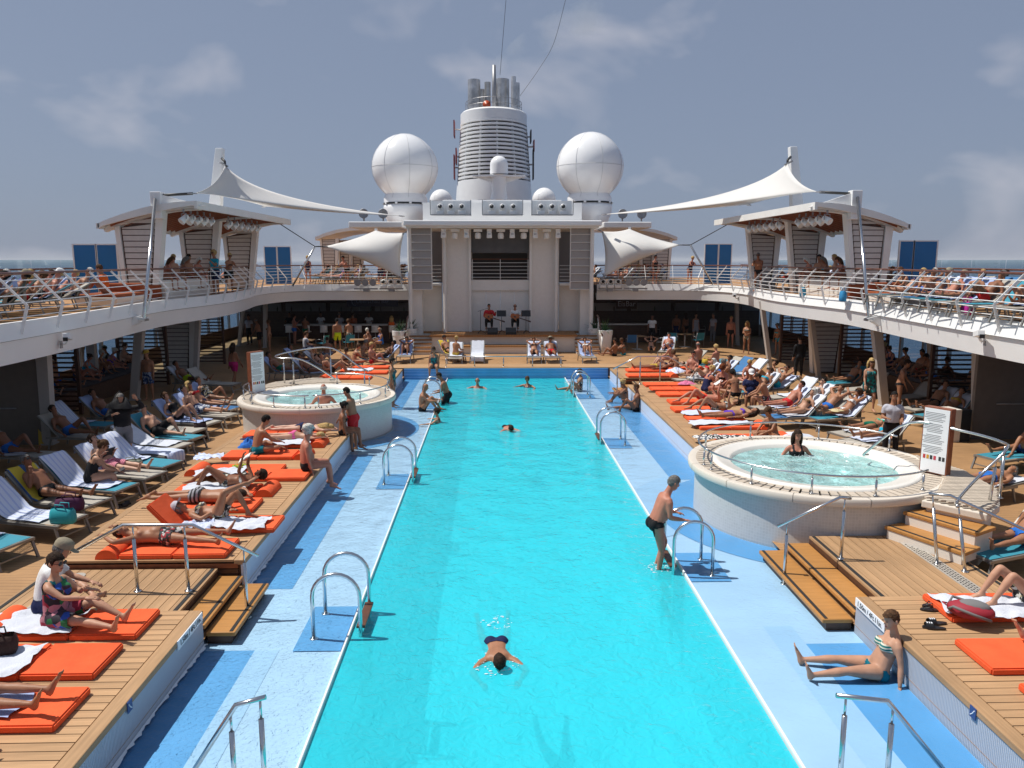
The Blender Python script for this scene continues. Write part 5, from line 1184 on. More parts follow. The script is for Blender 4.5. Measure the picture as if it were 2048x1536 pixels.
P_('cross', pelvis=(0, 0, .10), sp=(0, .05, 1), ch=(0, .45, 1), fr=(0, 1, -.35), hd=(0, .55, 1), lk=(0, .9, -.7), la=((-.15, .6, -.75), (.35, .85, -.3)), ra=((.15, .6, -.75), (-.35, .85, -.3)), ll=((-.62, .75, .12), (.75, .45, -.18), (.6, .7, -.2)), rl=((.62, .75, .12), (-.75, .45, -.18), (-.6, .7, -.2)))
RECL = dict(pelvis=(0, 0, .12), sp=(0, -.72, .69), ch=(0, -.72, .69), fr=(0, .69, .72), hd=(0, -.45, 1), lk=(0, 1, .15))
SL = ((-.10, 1, -.02), (0, 1, -.02), (-.25, .45, 1)); BK = ((-.08, .72, .69), (0, .55, -.84), (-.1, 1, -.2))
HAND_LAP = ((-.35, .15, -.9), (.45, .9, -.1)); READ = ((-.3, .35, -.85), (.3, .75, .75)); HEADA = ((-.8, -.25, .6), (.75, -.5, .25)); SIDE = ((-.28, .35, -.85), (-.05, .85, -.45))
P_('rec', **RECL, la=SIDE, ra=mx2(SIDE), ll=SL, rl=mx2(SL))
P_('rec_lap', **RECL, la=HAND_LAP, ra=mx2(HAND_LAP), ll=SL, rl=mx2(SL))
P_('rec_read', **RECL, la=READ, ra=mx2(READ), ll=SL, rl=mx2(SL))
P_('rec_head', **RECL, la=HEADA, ra=mx2(HEADA), ll=SL, rl=mx2(SL))
P_('rec_knee', **RECL, la=HAND_LAP, ra=mx2(SIDE), ll=BK, rl=mx2(SL))
P_('rec_knees', **RECL, la=HAND_LAP, ra=mx2(HAND_LAP), ll=BK, rl=mx2(BK))
P_('rec_chin', **RECL, la=SIDE, ra=((.2, .55, -.6), (-.35, -.2, 1)), ll=SL, rl=mx2(SL))
P_('rec_headknees', **RECL, la=HEADA, ra=mx2(HEADA), ll=BK, rl=mx2(BK))
SUP = dict(pelvis=(0, 0, .115), sp=(0, -1, .0), ch=(0, -1, .04), fr=(0, .04, 1), hd=(0, -1, .25), lk=(0, .3, 1))
ASIDE = ((-.35, .9, -.15), (-.05, 1, -.02)); AUP = ((-.75, -.65, .1), (.55, -.8, .15)); AREAD = ((-.3, .35, .75), (.2, -.25, .9)); ABEL = ((-.45, .85, -.1), (.75, .55, .3))
P_('sup', **SUP, la=ASIDE, ra=mx2(ASIDE), ll=SL, rl=mx2(SL))
P_('sup_up', **SUP, la=AUP, ra=mx2(AUP), ll=((-.16, 1, -.02), (-.1, 1, 0), (-.5, .4, 1)), rl=((.22, 1, .02), (.15, 1, -.05), (.5, .4, 1)))
P_('sup_knees', **SUP, la=AUP, ra=mx2(ABEL), ll=BK, rl=mx2(BK))
P_('sup_kneesread', **{**SUP, 'hd': (0, -1, .55)}, la=AREAD, ra=mx2(AREAD), ll=BK, rl=((.1, .9, .42), (0, .85, -.5), (.1, 1, -.1)))
P_('sup_cross', **SUP, la=ASIDE, ra=mx2(ABEL), ll=((-.06, .62, .78), (.10, .5, -.85), (-.1, 1, -.2)), rl=((.10, .35, .93), (-.62, .62, .18), (-.5, .6, .55)))
P_('sup_knee', **SUP, la=ASIDE, ra=mx2(ABEL), ll=((-.08, .60, .80), (0, .5, -.86), (-.1, 1, -.2)), rl=mx2(SL))
PRO = dict(pelvis=(0, 0, .11), sp=(0, -1, .0), ch=(0, -1, .03), fr=(0, .03, -1), hd=(0, -1, .12), lk=(.8, -.2, -.3))
PL_ = ((-.08, 1, .0), (0, 1, -.03), (-.1, 1, -.5))
P_('pro', **PRO, la=((-.6, -.75, .05), (.75, -.6, -.08)), ra=((.6, -.75, .05), (-.75, -.6, -.08)), ll=PL_, rl=mx2(PL_))
P_('pro_up', **{**PRO, 'ch': (0, -1, .3), 'hd': (0, -.7, .8), 'lk': (0, -1, -.15)}, la=((-.25, -.45, -.85), (.1, -1, -.05)), ra=((.25, -.45, -.85), (-.1, -1, -.05)), ll=PL_, rl=mx2(PL_))
P_('swim', pelvis=(0, 0, -.10), sp=(0, -1, .08), ch=(0, -1, .16), fr=(0, .1, -1), hd=(0, -.85, .5), lk=(0, -1, -.2), la=((-.60, -.80, -.10), (.45, -1, -.02)), ra=((.60, -.80, -.10), (-.45, -1, -.02)), ll=((-.2, 1, -.15), (-.1, 1, .05), (-.1, 1, -.1)), rl=((.2, 1, -.12), (.1, 1, .08), (.1, 1, -.1)))
P_('float', **_st, la=((-.9, .35, -.25), (-.3, 1, -.05)), ra=((.9, .35, -.25), (.3, 1, -.05)), ll=((-.1, .5, -1), (0, -.6, -1), (0, 1, -.5)), rl=((.1, .4, -1), (0, -.7, -1), (0, 1, -.5)))
P_('soak', **_st, la=((-.62, .1, -.8), (-.35, .8, -.1)), ra=((.62, .1, -.8), (.35, .8, -.1)), ll=LEG_DN, rl=mx2(LEG_DN))

def body_arrays(pname, sex, fat, vox):
    """returns joint data and a dense body source mesh"""
    p = POSES[pname]; f = sex == 'f'; hscale = 0.945 if f else 1.0
    lat = p['ch'].cross(p['fr']).normalized()*-1      # figure's left is -x when facing +y
    lat = V((1, 0, 0)) if abs(lat.x) < 0.3 else lat*(1 if lat.x > 0 else -1)
    mb = MB(); bones = {}
    PL0 = p['pelvis']; Lsp = 0.50*hscale
    waist = PL0+p['sp']*Lsp*0.42; neck = waist+p['ch']*Lsp*0.58
    frl = (p['fr']-p['sp']*p['fr'].dot(p['sp'])).normalized(); fru = (p['fr']-p['ch']*p['fr'].dot(p['ch'])).normalized()
    def ctr(s):
        if s < .42: return PL0+p['sp']*(s*Lsp)
        return waist+p['ch']*((s-.42)*Lsp)
    bw = 1+0.28*fat
    if f: prof = [(-.20, .095, .075, 0), (-.08, .155, .105, -.008), (.04, .172, .115, -.012), (.18, .158, .105*bw**.5, 0), (.36, .128*bw**.6, .090*bw, .006), (.52, .132*bw**.4, .092*bw**.6, .004), (.70, .152, .098, .004), (.86, .162, .084, -.008), (.95, .115, .064, -.012), (1.02, .055, .052, -.01)]
    else: prof = [(-.20, .095, .075, 0), (-.08, .150, .105, -.006), (.04, .162, .112, -.006), (.18, .155*bw**.5, .108*bw**.8, .004), (.36, .148*bw**.7, .102*bw, .012*bw), (.52, .158*bw**.4, .106*bw**.7, .010), (.70, .182, .116, .006), (.86, .198, .098, -.006), (.95, .135, .074, -.012), (1.02, .064, .060, -.01)]
    rings = []
    for s, a, b, o in prof:
        fr = frl if s < .42 else fru; rings.append((ctr(s)+fr*o, lat, fr, a, b))
    r = ring_loft(rings); mb.add(r.v, r.f)
    if f:
        for sx in (-1, 1): ellipsoid(mb, ctr(.66)+lat*(sx*.075)+fru*.085, lat, p['ch'], fru, .066, .070, .056)
    else:
        for sx in (-1, 1): ellipsoid(mb, ctr(.72)+lat*(sx*.085)+fru*.075, lat, p['ch'], fru, .085, .065, .045)
        if fat > .4: ellipsoid(mb, ctr(.30)+frl*(.05+.03*fat), lat, p['sp'], frl, .135, .13, .10)
    for sx in (-1, 1): ellipsoid(mb, ctr(-.05)+lat*(sx*.075)-frl*.055, lat, p['sp'], frl, .088, .10, .078)
    bones['torso'] = (ctr(-.2), ctr(.42), ctr(1.0))
    # neck and head
    hd = p['hd']; nb = neck+hd*(.02); hc = neck+hd*(.205*hscale)+p['lk']*0.015
    lk = (p['lk']-hd*p['lk'].dot(hd)).normalized(); hl = lk.cross(hd).normalized()
    nr = .046 if f else .058
    limb(mb, [neck-hd*.03, neck+hd*.06, hc-hd*.06-lk*.012], [nr*1.25, nr, nr])
    ellipsoid(mb, hc+hd*.022-lk*.010, hl, lk, hd, .074, .094, .094)           # skull
    ellipsoid(mb, hc-hd*.045+lk*.030, hl, lk, hd, .056, .060, .066)           # jaw
    ellipsoid(mb, hc-hd*.086+lk*.062, hl, lk, hd, .026, .024, .020)           # chin
    extra = MB()
    extra.add([hc+lk*.080+hd*.022, hc+lk*.084-hd*.020+hl*.015, hc+lk*.084-hd*.020-hl*.015, hc+lk*.108-hd*.014, hc+lk*.082-hd*.030], [(0, 1, 3), (0, 3, 2), (1, 4, 3), (4, 2, 3)])   # nose
    for sx in (-1, 1): ellipsoid(extra, hc+hl*(sx*.078)-lk*.012-hd*.004, hl, lk, hd, .010, .020, .031, 6, 5)   # ears
    bones['head'] = (hc, hl, lk, hd); joints = {}
    sw = (.150 if f else .178); hw = .090
    AL = (.275*hscale, .25*hscale); TL = (.43*hscale, .42*hscale)
    k = 0.86 if f else 1.0
    for sx, key in ((-1, 'la'), (1, 'ra')):
        s0 = ctr(.885)+lat*(sx*sw); u, w_ = p[key]; e0 = s0+u*AL[0]; h0 = e0+w_*AL[1]
        limb(mb, [s0-lat*(sx*.03), s0+u*AL[0]*.18, s0+u*AL[0]*.55, e0], [.056*k, .056*k, .047*k, .038*k]); limb(mb, [e0, e0+w_*AL[1]*.28, e0+w_*AL[1]*.7, h0], [.038*k, .042*k, .034*k, .026*k])
        # hand: palm plus five bent fingers
        side = (lat-w_*lat.dot(w_)); side = side.normalized() if side.length > .2 else p['fr'].cross(w_).normalized()
        nrm = w_.cross(side).normalized(); pc = h0+w_*.045
        rr = ring_loft([(h0-w_*.01, side, nrm, .024, .018), (h0+w_*.03, side, nrm, .034, .015), (h0+w_*.085, side, nrm, .038, .013), (h0+w_*.095, side, nrm, .030, .009)]); extra.add(rr.v, rr.f)
        bend = nrm*(-1 if nrm.z > 0 else 1)
        for q, (off_, ln) in enumerate(((-.028, .062), (-.010, .072), (.010, .068), (.028, .054))):
            b0 = h0+w_*.088+side*off_; d1 = (w_+bend*.15+side*off_*1.2).normalized(); d2 = (w_+bend*.75).normalized(); j1 = b0+d1*ln*.5
            extra.tube([b0, j1, j1+d2*ln*.55], [.0088, .0082, .006], 5)
        tb = h0+w_*.025-side*(sx*.024); d1 = (w_*.75-side*(sx*.75)+bend*.2).normalized(); extra.tube([tb, tb+d1*.035, tb+d1*.035+(w_+bend*.3).normalized()*.03], [.011, .0095, .007], 5)
        bones[key] = (s0, e0, h0); joints[key] = h0+w_*.06
    for sx, key in ((-1, 'll'), (1, 'rl')):
        h0 = ctr(0)+lat*(sx*hw); u, w_, ft = p[key]; kn = h0+u*TL[0]; an = kn+w_*TL[1]
        ft = (ft-w_*ft.dot(w_)*.15).normalized(); tk = 1+.12*fat
        limb(mb, [h0+u*.02, h0+u*TL[0]*.25, h0+u*TL[0]*.65, kn], [.088*tk, .084*tk, .066*tk, .052]); limb(mb, [kn, kn+w_*TL[1]*.28, kn+w_*TL[1]*.62, an], [.050, .055, .042, .031])
        sole = (w_-ft*w_.dot(ft)).normalized(); sd = ft.cross(sole).normalized()
        rg = [(an-ft*.055+sole*.035, sd, sole, .026, .030), (an-ft*.02+sole*.03, sd, sole, .034, .042), (an+ft*.06+sole*.035, sd, sole, .036, .032), (an+ft*.13+sole*.052, sd, sole, .043, .020), (an+ft*.172+sole*.058, sd, sole, .038, .013)]
        r = ring_loft(rg); mb.add(r.v, r.f)
        for q in range(5):
            t0 = an+ft*(.158)+sole*.060+sd*((q-2)*.0165*(1)); big = (q == 0 if sx*1 > 0 else q == 4)
            extra.tube([t0, t0+ft*(.036 if not big else .045)-sole*.002], [.0105 if big else .0085, .007], 5)
        bones[key] = (h0, kn, an)
    return mb, extra, bones, joints
BODY = {}; PENDING = []
def request(pname, sex, fat, vox):
    k = (pname, sex, fat, vox)
    if k in BODY: return k
    BODY[k] = None; PENDING.append(k); return k
def flush_bodies():
    """voxel-remesh every requested body in one go so that each is one continuous skin"""
    tmp = []
    for k in PENDING:
        mb, extra, bones, joints = body_arrays(*k)
        me = bpy.data.meshes.new('body_source'); me.from_pydata(mb.v, [], mb.f)
        o = bpy.data.objects.new('body_source', me); C.objects.link(o)
        r = o.modifiers.new('r', 'REMESH'); r.mode = 'VOXEL'; r.voxel_size = k[3]
        s = o.modifiers.new('s', 'SMOOTH'); s.factor = 0.5; s.iterations = 4 if k[3] < .02 else 2
        tmp.append((k, o, extra, bones, joints))
    dg = bpy.context.evaluated_depsgraph_get(); dg.update()
    for k, o, extra, bones, joints in tmp:
        me = bpy.data.meshes.new_from_object(o.evaluated_get(dg)); n = len(me.vertices)
        co = np.empty(n*3, 'f'); me.vertices.foreach_get('co', co); co = co.reshape(-1, 3)
        nm = np.empty(n*3, 'f'); me.vertices.foreach_get('normal', nm); nm = nm.reshape(-1, 3)
        faces = [tuple(p.vertices) for p in me.polygons]
        b = MB(); b.v = [tuple(c) for c in co]; b.f = faces[:]; b.add(extra.v, extra.f)
        fm = bpy.data.meshes.new('body'); fm.from_pydata(b.v, [], b.f); fm.shade_smooth(); fm.materials.append(skin_mat('tan'))
        # label vertices by nearest bone
        segs = []; names = []
        t0, t1, t2 = bones['torso']; names += [('t', 0), ('t', 1)]; segs += [(t0, t1), (t1, t2)]
        for key in ('la', 'ra', 'll', 'rl'):
            a, c_, d = bones[key]; names += [(key, 0), (key, 1)]; segs += [(a, c_), (c_, d)]
        hc = bones['head'][0]; names.append(('h', 0)); segs.append((hc-bones['head'][3]*.10, hc+bones['head'][3]*.05))
        rad = {'t': .13, 'la': .045, 'ra': .045, 'll': .07, 'rl': .07, 'h': .08}
        dist = []; par = []
        for (a, c_), nme in zip(segs, names):
            a = np.array(a); d = np.array(c_)-a; t = np.clip(((co-a)@d)/(d@d), 0, 1); q = co-(a+t[:, None]*d); dist.append(np.linalg.norm(q, axis=1)-rad[nme[0]]); par.append(t)
        dist = np.array(dist); par = np.array(par); idx = dist.argmin(0)
        reg = np.array([{'t': 0, 'la': 1, 'ra': 1, 'll': 2, 'rl': 2, 'h': 3}[names[i][0]] for i in idx]); sub = np.array([names[i][1] for i in idx]); tt = par[idx, np.arange(n)]
        # spine coordinate s: -.2 (crotch) .. 1 (neck)
        s = np.where(sub == 0, -.2+tt*.62, .42+tt*.58)
        pz = POSES[k[0]]; fr = np.array(pz['fr']); cen = np.where((s < .42)[:, None], np.array(t0)+((s+.2)/.62)[:, None]*np.array(t1-t0), np.array(t1)+((s-.42)/.58)[:, None]*np.array(t2-t1))
        front = ((co-cen)@fr) > 0.0; lat_ = np.abs((co-cen)@np.array([1., 0, 0]))
        BODY[k] = dict(mesh=fm, co=co, nm=nm, faces=faces, reg=reg, sub=sub, tt=tt, s=s, front=front, lat=lat_, bones=bones, joints=joints, cloth={})
        m0 = o.data; bpy.data.objects.remove(o); bpy.data.meshes.remove(m0); bpy.data.meshes.remove(me)
    PENDING.clear()
def region(B, kind):
    reg, sub, tt, s, front, lat = B['reg'], B['sub'], B['tt'], B['s'], B['front'], B['lat']; T = reg == 0; LG = reg == 2; AR = reg == 1
    th = LG & (sub == 0)
    if kind == 'trunks': return (T & (s < .13)) | (th & (tt < .10))
    if kind == 'boxers': return (T & (s < .15)) | (th & (tt < .34))
    if kind == 'shorts': return (T & (s < .17)) | (th & (tt < .82))
    if kind == 'bottom': return (T & (s < .07) & ~((s < -.02) & (lat > .12) & front)) | (th & (tt < .05))
    if kind == 'top': return T & (s > .58) & (s < .75) & (front | (s > .61) & (s < .67))
    if kind == 'suit': return (T & (s < .74) & (front | (s < .62))) | (th & (tt < .05)) | (T & (s >= .74) & (lat > .05) & (lat < .10) & (s < .98))
    if kind == 'shirt': return (T & (s > .02) & (s < .97)) | (AR & (sub == 0) & (tt < .62))
    if kind == 'tank': return T & (s > .0) & (s < .9)
    if kind == 'trousers': return (T & (s < .15)) | LG & ((sub == 0) | (tt < .9))
    if kind == 'dress': return (T & (s < .80)) | (th & (tt < .75))
    if kind == 'sleeves': return (T & (s > .02) & (s < .98)) | (AR & ((sub == 0) | (tt < .85)))
    if kind == 'skirt': return (T & (s < .15)) | (th & (tt < .75))
OFFS = dict(trunks=.007, boxers=.012, shorts=.020, bottom=.006, top=.007, suit=.006, shirt=.016, tank=.012, trousers=.016, dress=.018, sleeves=.018, skirt=.020)
CNAME = dict(trunks='swim_trunks', boxers='swim_trunks', shorts='shorts', bottom='bikini_bottom', top='bikini_top', suit='swimsuit', shirt='shirt', tank='tank_top', trousers='trousers', dress='dress', sleeves='long_shirt', skirt='skirt')
def cloth_mesh(B, kind):
    if kind in B['cloth']: return B['cloth'][kind]
    sel = region(B, kind); off = OFFS[kind]; keep = {}; vs = []; fs = []
    for f in B['faces']:
        if sum(sel[i] for i in f) >= 3:
            g = []
            for i in f:
                if i not in keep:
                    keep[i] = len(vs); vs.append(tuple(B['co'][i]+B['nm'][i]*off))
                g.append(keep[i])
            fs.append(tuple(g))
    me = bpy.data.meshes.new(CNAME[kind]); me.from_pydata(vs, [], fs); me.shade_smooth(); me.materials.append(WHITE); B['cloth'][kind] = me; return me
HAIR = {}
def hair_mesh(style):
    """head-local: x lateral, y look, z up; origin head centre"""
    if style in HAIR: return HAIR[style]
    b = MB(); rnd = random.Random(hash(style) % 1000 if 0 else len(style)*7+3); n, m = 22, 14
    def shell(ax, ay, az, cz, lim, wob=.006, down=0.0):
        rows = []
        for i in range(m+1):
            t = PI*0.80*i/m; row = []
            for k in range(n+1):
                a = 2*PI*k/n; x, y, z = math.sin(t)*math.cos(a), math.sin(t)*math.sin(a), math.cos(t)
                w_ = 1+rnd.uniform(-wob, wob)*8 if k < n else 1
                lowz = lim(y)             # lowest z reached in this direction
                zz = max(z*az+cz, lowz)
                shrink = 1.0 if z*az+cz > lowz else 0.97
                p = [x*ax*shrink*w_, y*ay*shrink*w_-.012, zz]
                if k == n: p = list(row[0])
                row.append(tuple(p))
            rows.append(row)
        b.grid(rows)
    if style == 'short': shell(.084, .106, .112, .022, lambda y: .062 if y > .45 else (-.01 if y > -.1 else -.062), .013)
    elif style == 'crop': shell(.080, .101, .106, .022, lambda y: .070 if y > .45 else (.01 if y > -.1 else -.05), .009)
    elif style == 'curly': shell(.104, .122, .128, .030, lambda y: .058 if y > .4 else (-.05 if y > -.1 else -.085), .028)
    elif style in ('long', 'pony', 'bun'):
        shell(.088, .110, .116, .022, lambda y: .060 if y > .45 else (-.04 if y > -.1 else -.075), .011)
        if style == 'long':
            for k in range(11):
                a = PI+PI*(k/10); x, y = .080*math.cos(a), .094*math.sin(a)-.015; L_ = .26+rnd.uniform(-.04, .04)
                b.tube([(x, y, .03), (x*1.15, y*1.1-.01, -.06), (x*1.15, y*.95-.02, -.15), (x*1.0, y*.85-.02, -.03-L_)], [.026, .03, .027, .010], 6)
        elif style == 'pony': b.tube([(0, -.105, .03), (0, -.15, .02), (0, -.165, -.06), (0, -.15, -.19)], [.022, .03, .026, .008], 7)
        else: ellipsoid(b, V((0, -.115, .05)), V((1, 0, 0)), V((0, 1, 0)), V((0, 0, 1)), .042, .036, .042)
    elif style == 'balding':
        for k in range(15):
            a = PI*0.97+PI*1.06*(k/14); b.tube([(.077*math.cos(a), .098*math.sin(a)-.01, .045), (.081*math.cos(a), .100*math.sin(a)-.012, 0), (.076*math.cos(a), .092*math.sin(a)-.01, -.045)], [.010, .016, .009], 5)
    me = b.mesh('hair', hair_mat('dark'), True); HAIR[style] = me; return me
def hat_mesh(style):
    k = 'hat_'+style
    if k in HAIR: return HAIR[k]
    b = MB()
    if style == 'cap':
        b.lathe([(.094, .035), (.096, .07), (.085, .115), (.05, .142), (.001, .150)], 18, caps=False); b.v = [(x, y*1.2-.01, z) for x, y, z in b.v]
        b.add([(.075*math.cos(a), .075*math.sin(a)*1.25, .045) for a in [PI*.18+PI*.64*q/8 for q in range(9)]]+[(.085*math.cos(a), .06+.125*math.sin(a), .030) for a in [PI*.18+PI*.64*q/8 for q in range(9)]], [(q, q+1, 10+q, 9+q) for q in range(8)])
    else:
        b.lathe([(.20, .03), (.19, .038), (.105, .055), (.10, .10), (.085, .135), (.001, .145)], 22, caps=False); b.v = [(x, y*1.1-.01, z) for x, y, z in b.v]
    me = b.mesh('hat', WHITE, True, 50); HAIR[k] = me; return me
def glasses_mesh():
    if 'glasses' in HAIR: return HAIR['glasses']
    b = MB()
    for sx in (-1, 1):
        ellipsoid(b, V((sx*.034, .092, .018)), V((1, 0, 0)), V((0, 1, 0)), V((0, 0, 1)), .031, .010, .024, 10, 5)
        b.tube([(sx*.062, .085, .022), (sx*.080, .03, .02), (sx*.082, -.02, .012)], .004, 4)
    b.tube([(-.01, .096, .022), (.01, .096, .022)], .004, 4)
    HAIR['glasses'] = b.mesh('sunglasses', BLACK, True); return HAIR['glasses']
def eye_mesh(sx):
    k = 'eye%d' % sx
    if k in HAIR: return HAIR[k]
    b = MB(); ellipsoid(b, V((sx*.031, .083, .018)), V((1, 0, 0)), V((0, 1, 0)), V((0, 0, 1)), .014, .008, .008, 8, 4)
    HAIR[k] = b.mesh('eye', mat('eye_dark', (.03, .02, .015), .3), True); return HAIR[k]
def mouth_mesh():
    if 'mouth' in HAIR: return HAIR['mouth']
    b = MB(); ellipsoid(b, V((0, .083, -.052)), V((1, 0, 0)), V((0, 1, 0)), V((0, 0, 1)), .024, .009, .008, 8, 4); HAIR['mouth'] = b.mesh('mouth', mat('lip', (.30, .07, .06), .4), True); return HAIR['mouth']
FAB = dict(black=(.012, .012, .014), navy=(.012, .018, .07), red=(.55, .02, .025), white=(.75, .75, .74), blue=(.02, .14, .5), teal=(.0, .16, .22), turq=(.01, .35, .50), green=(.0, .12, .07), lime=(.55, .75, .02), orange=(.75, .14, .02), purple=(.13, .05, .42), pink=(.7, .12, .3), grey=(.2, .2, .21), brown=(.10, .045, .025), lgrey=(.45, .45, .5), mint=(.0, .42, .28), magenta=(.40, .01, .12), gold=(.5, .33, .05), khaki=(.28, .24, .17), rust=(.30, .08, .03))
def fab(k):
    if k in FAB: return mat('fabric_'+k, FAB[k], 0.8, var=0.12, scale=9, bump=.25, bscale=50, spec=.25)
    if k == 'floral': return blotch('floral_print', [(.02, .02, .02), (.5, .5, .48), (.02, .02, .02), (.35, .03, .04), (.05, .05, .05)], 26)
    if k == 'leopard': return blotch('leopard_print', [(.03, .02, .015), (.30, .16, .06), (.18, .09, .03)], 34)
    if k == 'bwprint': return blotch('black_white_print', [(.02, .02, .02), (.6, .6, .55), (.03, .03, .03), (.4, .35, .2)], 24)
    if k == 'tealprint': return blotch('teal_print', [(.0, .14, .15), (.02, .05, .06), (.0, .22, .22), (.05, .10, .12)], 16)
    if k == 'sarong': return blotch('sarong_print', [(.02, .02, .03), (.35, .02, .05), (.02, .18, .06), (.02, .08, .4), (.05, .03, .05), (.5, .2, .25)], 11)
    if k == 'blueplaid': return blotch('blue_plaid', [(.02, .05, .16), (.4, .45, .55), (.05, .10, .25)], 20)
    if k == 'bwstripe': return stripes('black_grey_stripe', (.015, .015, .018), (.30, .30, .33), 15, 1)
    if k == 'tealstripe': return stripes('teal_stripe', (.0, .16, .15), (.65, .62, .50), 28, 2, duty=.55)
    if k == 'pinkstripe': return stripes('pink_stripe', (.62, .30, .36), (.45, .05, .12), 26, 1)
    if k == 'whitedot': return blotch('white_print', [(.7, .7, .7), (.65, .65, .66), (.35, .33, .33)], 30)
    if k == 'paisley': return blotch('navy_white_print', [(.03, .05, .12), (.55, .57, .6), (.04, .06, .15), (.3, .34, .42)], 22)
    return fab('black')
PEOPLE = []
def person(label, loc, rz, pname, sex='m', skin='tan', hair='short', hc='dark', wear=(('trunks', 'black'),), fat=0.3, vox=0.020, sc=1.0, hat=None, hatc='white', shades=False, face=False, group='sunbathers', z0=None, tilt=None, props=()):
    PEOPLE.append(dict(label=label, loc=V(loc), rz=R(rz), key=request(pname, sex, fat, vox), skin=skin, hair=hair, hc=hc, wear=wear, sc=sc, hat=hat, hatc=hatc, shades=shades, face=face, group=group, tilt=tilt, props=props))
PROPS = {}
def build_people():
    flush_bodies()
    for d in PEOPLE:
        B = BODY[d['key']]
        e = empty('person', d['loc'], d['rz'], d['label'], 'person', d['group']); e.scale = (d['sc'],)*3
        if d['tilt']: e.rotation_euler = (d['tilt'][0], d['tilt'][1], d['rz'])
        b = inst('body', B['mesh'], e); b.material_slots[0].link = 'OBJECT'; b.material_slots[0].material = skin_mat(d['skin'])
        for kind, colr in d['wear']:
            o = inst(CNAME[kind], cloth_mesh(B, kind), e); o.material_slots[0].link = 'OBJECT'; o.material_slots[0].material = fab(colr)
        hc, hl, lk, hd = B['bones']['head']; M = Matrix((hl, lk, hd)).transposed().to_4x4(); M.translation = hc
        def onhead(nm, me, m):
            o = inst(nm, me, e); o.matrix_local = M
            if m: o.material_slots[0].link = 'OBJECT'; o.material_slots[0].material = m
        if d['hair']: onhead('hair', hair_mesh(d['hair']), hair_mat(d['hc']))
        if d['hat']: onhead('cap' if d['hat'] == 'cap' else 'sun_hat', hat_mesh(d['hat']), fab(d['hatc']))
        if d['shades']: onhead('sunglasses', glasses_mesh(), None)
        elif d['face']: onhead('eye', eye_mesh(-1), None); onhead('eye', eye_mesh(1), None)
        if d['face']: onhead('mouth', mouth_mesh(), None)
        for pr in d['props']: PROPS[pr](e, B)
# ================================================================ FURNITURE
ANG = {'up': math.atan2(.69, .72), 'mid': R(30), 'low': R(14), 'flat': R(3)}
LCACHE = {}
def lmesh(key, fn):
    if key not in LCACHE: LCACHE[key] = fn()
    return LCACHE[key]
def wood_or(m): return m
def lounger(label, loc, rz, sling=MESHG, back='up', group='sun loungers'):
    e = empty('sun_lounger', loc, R(rz), label, 'sun lounger', group); a = ANG[back]; ca, sa = math.cos(a), math.sin(a); h = 0.34
    for s in (-1, 1):
        inst('side_rail', lmesh(('sr', s), lambda: MB().box((s*.33, .38, h-.025), (.035, 1.62, .05)).mesh('side_rail', ALU)), e)
        for y, sl in ((1.12, .10), (-.30, -.08)):
            inst('leg', lmesh(('lg', s, y), lambda: MB().bar((s*.33, y, h-.03), (s*.345, y+sl, 0), .04, .035, (0, 1, 0)).mesh('leg', ALU)), e)
        inst('back_rail', lmesh(('br', s, back), lambda: MB().bar((s*.325, -.05, h), (s*.325, -.05-.80*ca, h+.80*sa), .035, .035).mesh('back_rail', ALU)), e)
    inst('foot_bar', lmesh('fb', lambda: MB().box((0, 1.165, h-.015), (.68, .04, .04)).mesh('foot_bar', ALU)), e)
    inst('leg_brace', lmesh('lb', lambda: MB().box((0, 1.16, .12), (.66, .025, .025)).mesh('leg_brace', ALU)), e)
    if back in ('up', 'mid'): inst('back_strut', lmesh(('bs', back), lambda: MB().bar((0, -.05-.45*ca, h+.45*sa-.02), (0, -.36, h-.05), .5, .02).mesh('back_strut', ALU)), e)
    def seat():
        return MB().grid([[(x, -.05+1.2*k/6, h+.012-.018*math.sin(PI*k/6)*(1-(x/.32)**2)) for x in (-.31, -.15, 0, .15, .31)] for k in range(7)]).mesh('seat_sling', MESHG, True)
    def bk():
        return MB().grid([[(x, -.055-.80*ca*k/4-.02*sa*(1-(x/.32)**2), h+.014+.80*sa*k/4-.02*ca*(1-(x/.32)**2)) for x in (-.31, -.15, 0, .15, .31)] for k in range(5)]).mesh('back_sling', MESHG, True)
    for nm, me in (('seat_sling', lmesh('seat', seat)), ('back_sling', lmesh(('bk', back), bk))):
        o = inst(nm, me, e); o.material_slots[0].link = 'OBJECT'; o.material_slots[0].material = sling
    return e
def lounger_towel(label, loc, rz, m=TOWELW, back='up', y1=.7, seed=0, w_=.30, over=True):
    a = ANG[back]; ca, sa = math.cos(a), math.sin(a); h = 0.36; rn = random.Random(seed); rows = []
    prof = ([(-.80*ca-.09, h+.80*sa-.16), (-.80*ca-.085, h+.80*sa+.01)] if over else [])+[(-.05-.80*ca*t, h+.014+.80*sa*t) for t in (.98, .75, .5, .25, .05)]
    y = .05
    while y < y1: prof.append((y, h+.008)); y += .14
    if y1 > 1.1: prof += [(1.20, h+.0), (1.23, h-.12), (1.24, h-.25)]
    ph = [rn.uniform(0, 6) for _ in range(4)]
    for i, (y, z) in enumerate(prof):
        row = []
        for k in range(9):
            x = -w_+2*w_*k/8; row.append((x+.012*math.sin(3*y+ph[0]), y+.02*math.sin(9*x+ph[1]+i), z+.010+.009*math.sin(22*x+ph[2]+1.3*i)+.004*rn.random()))
        rows.append(row)
    o = MB().grid(rows).build('beach_towel', m, None, True); o.location = loc; o.rotation_euler = (0, 0, R(rz)); tag(o, label, 'towel', 'towels on loungers'); return o
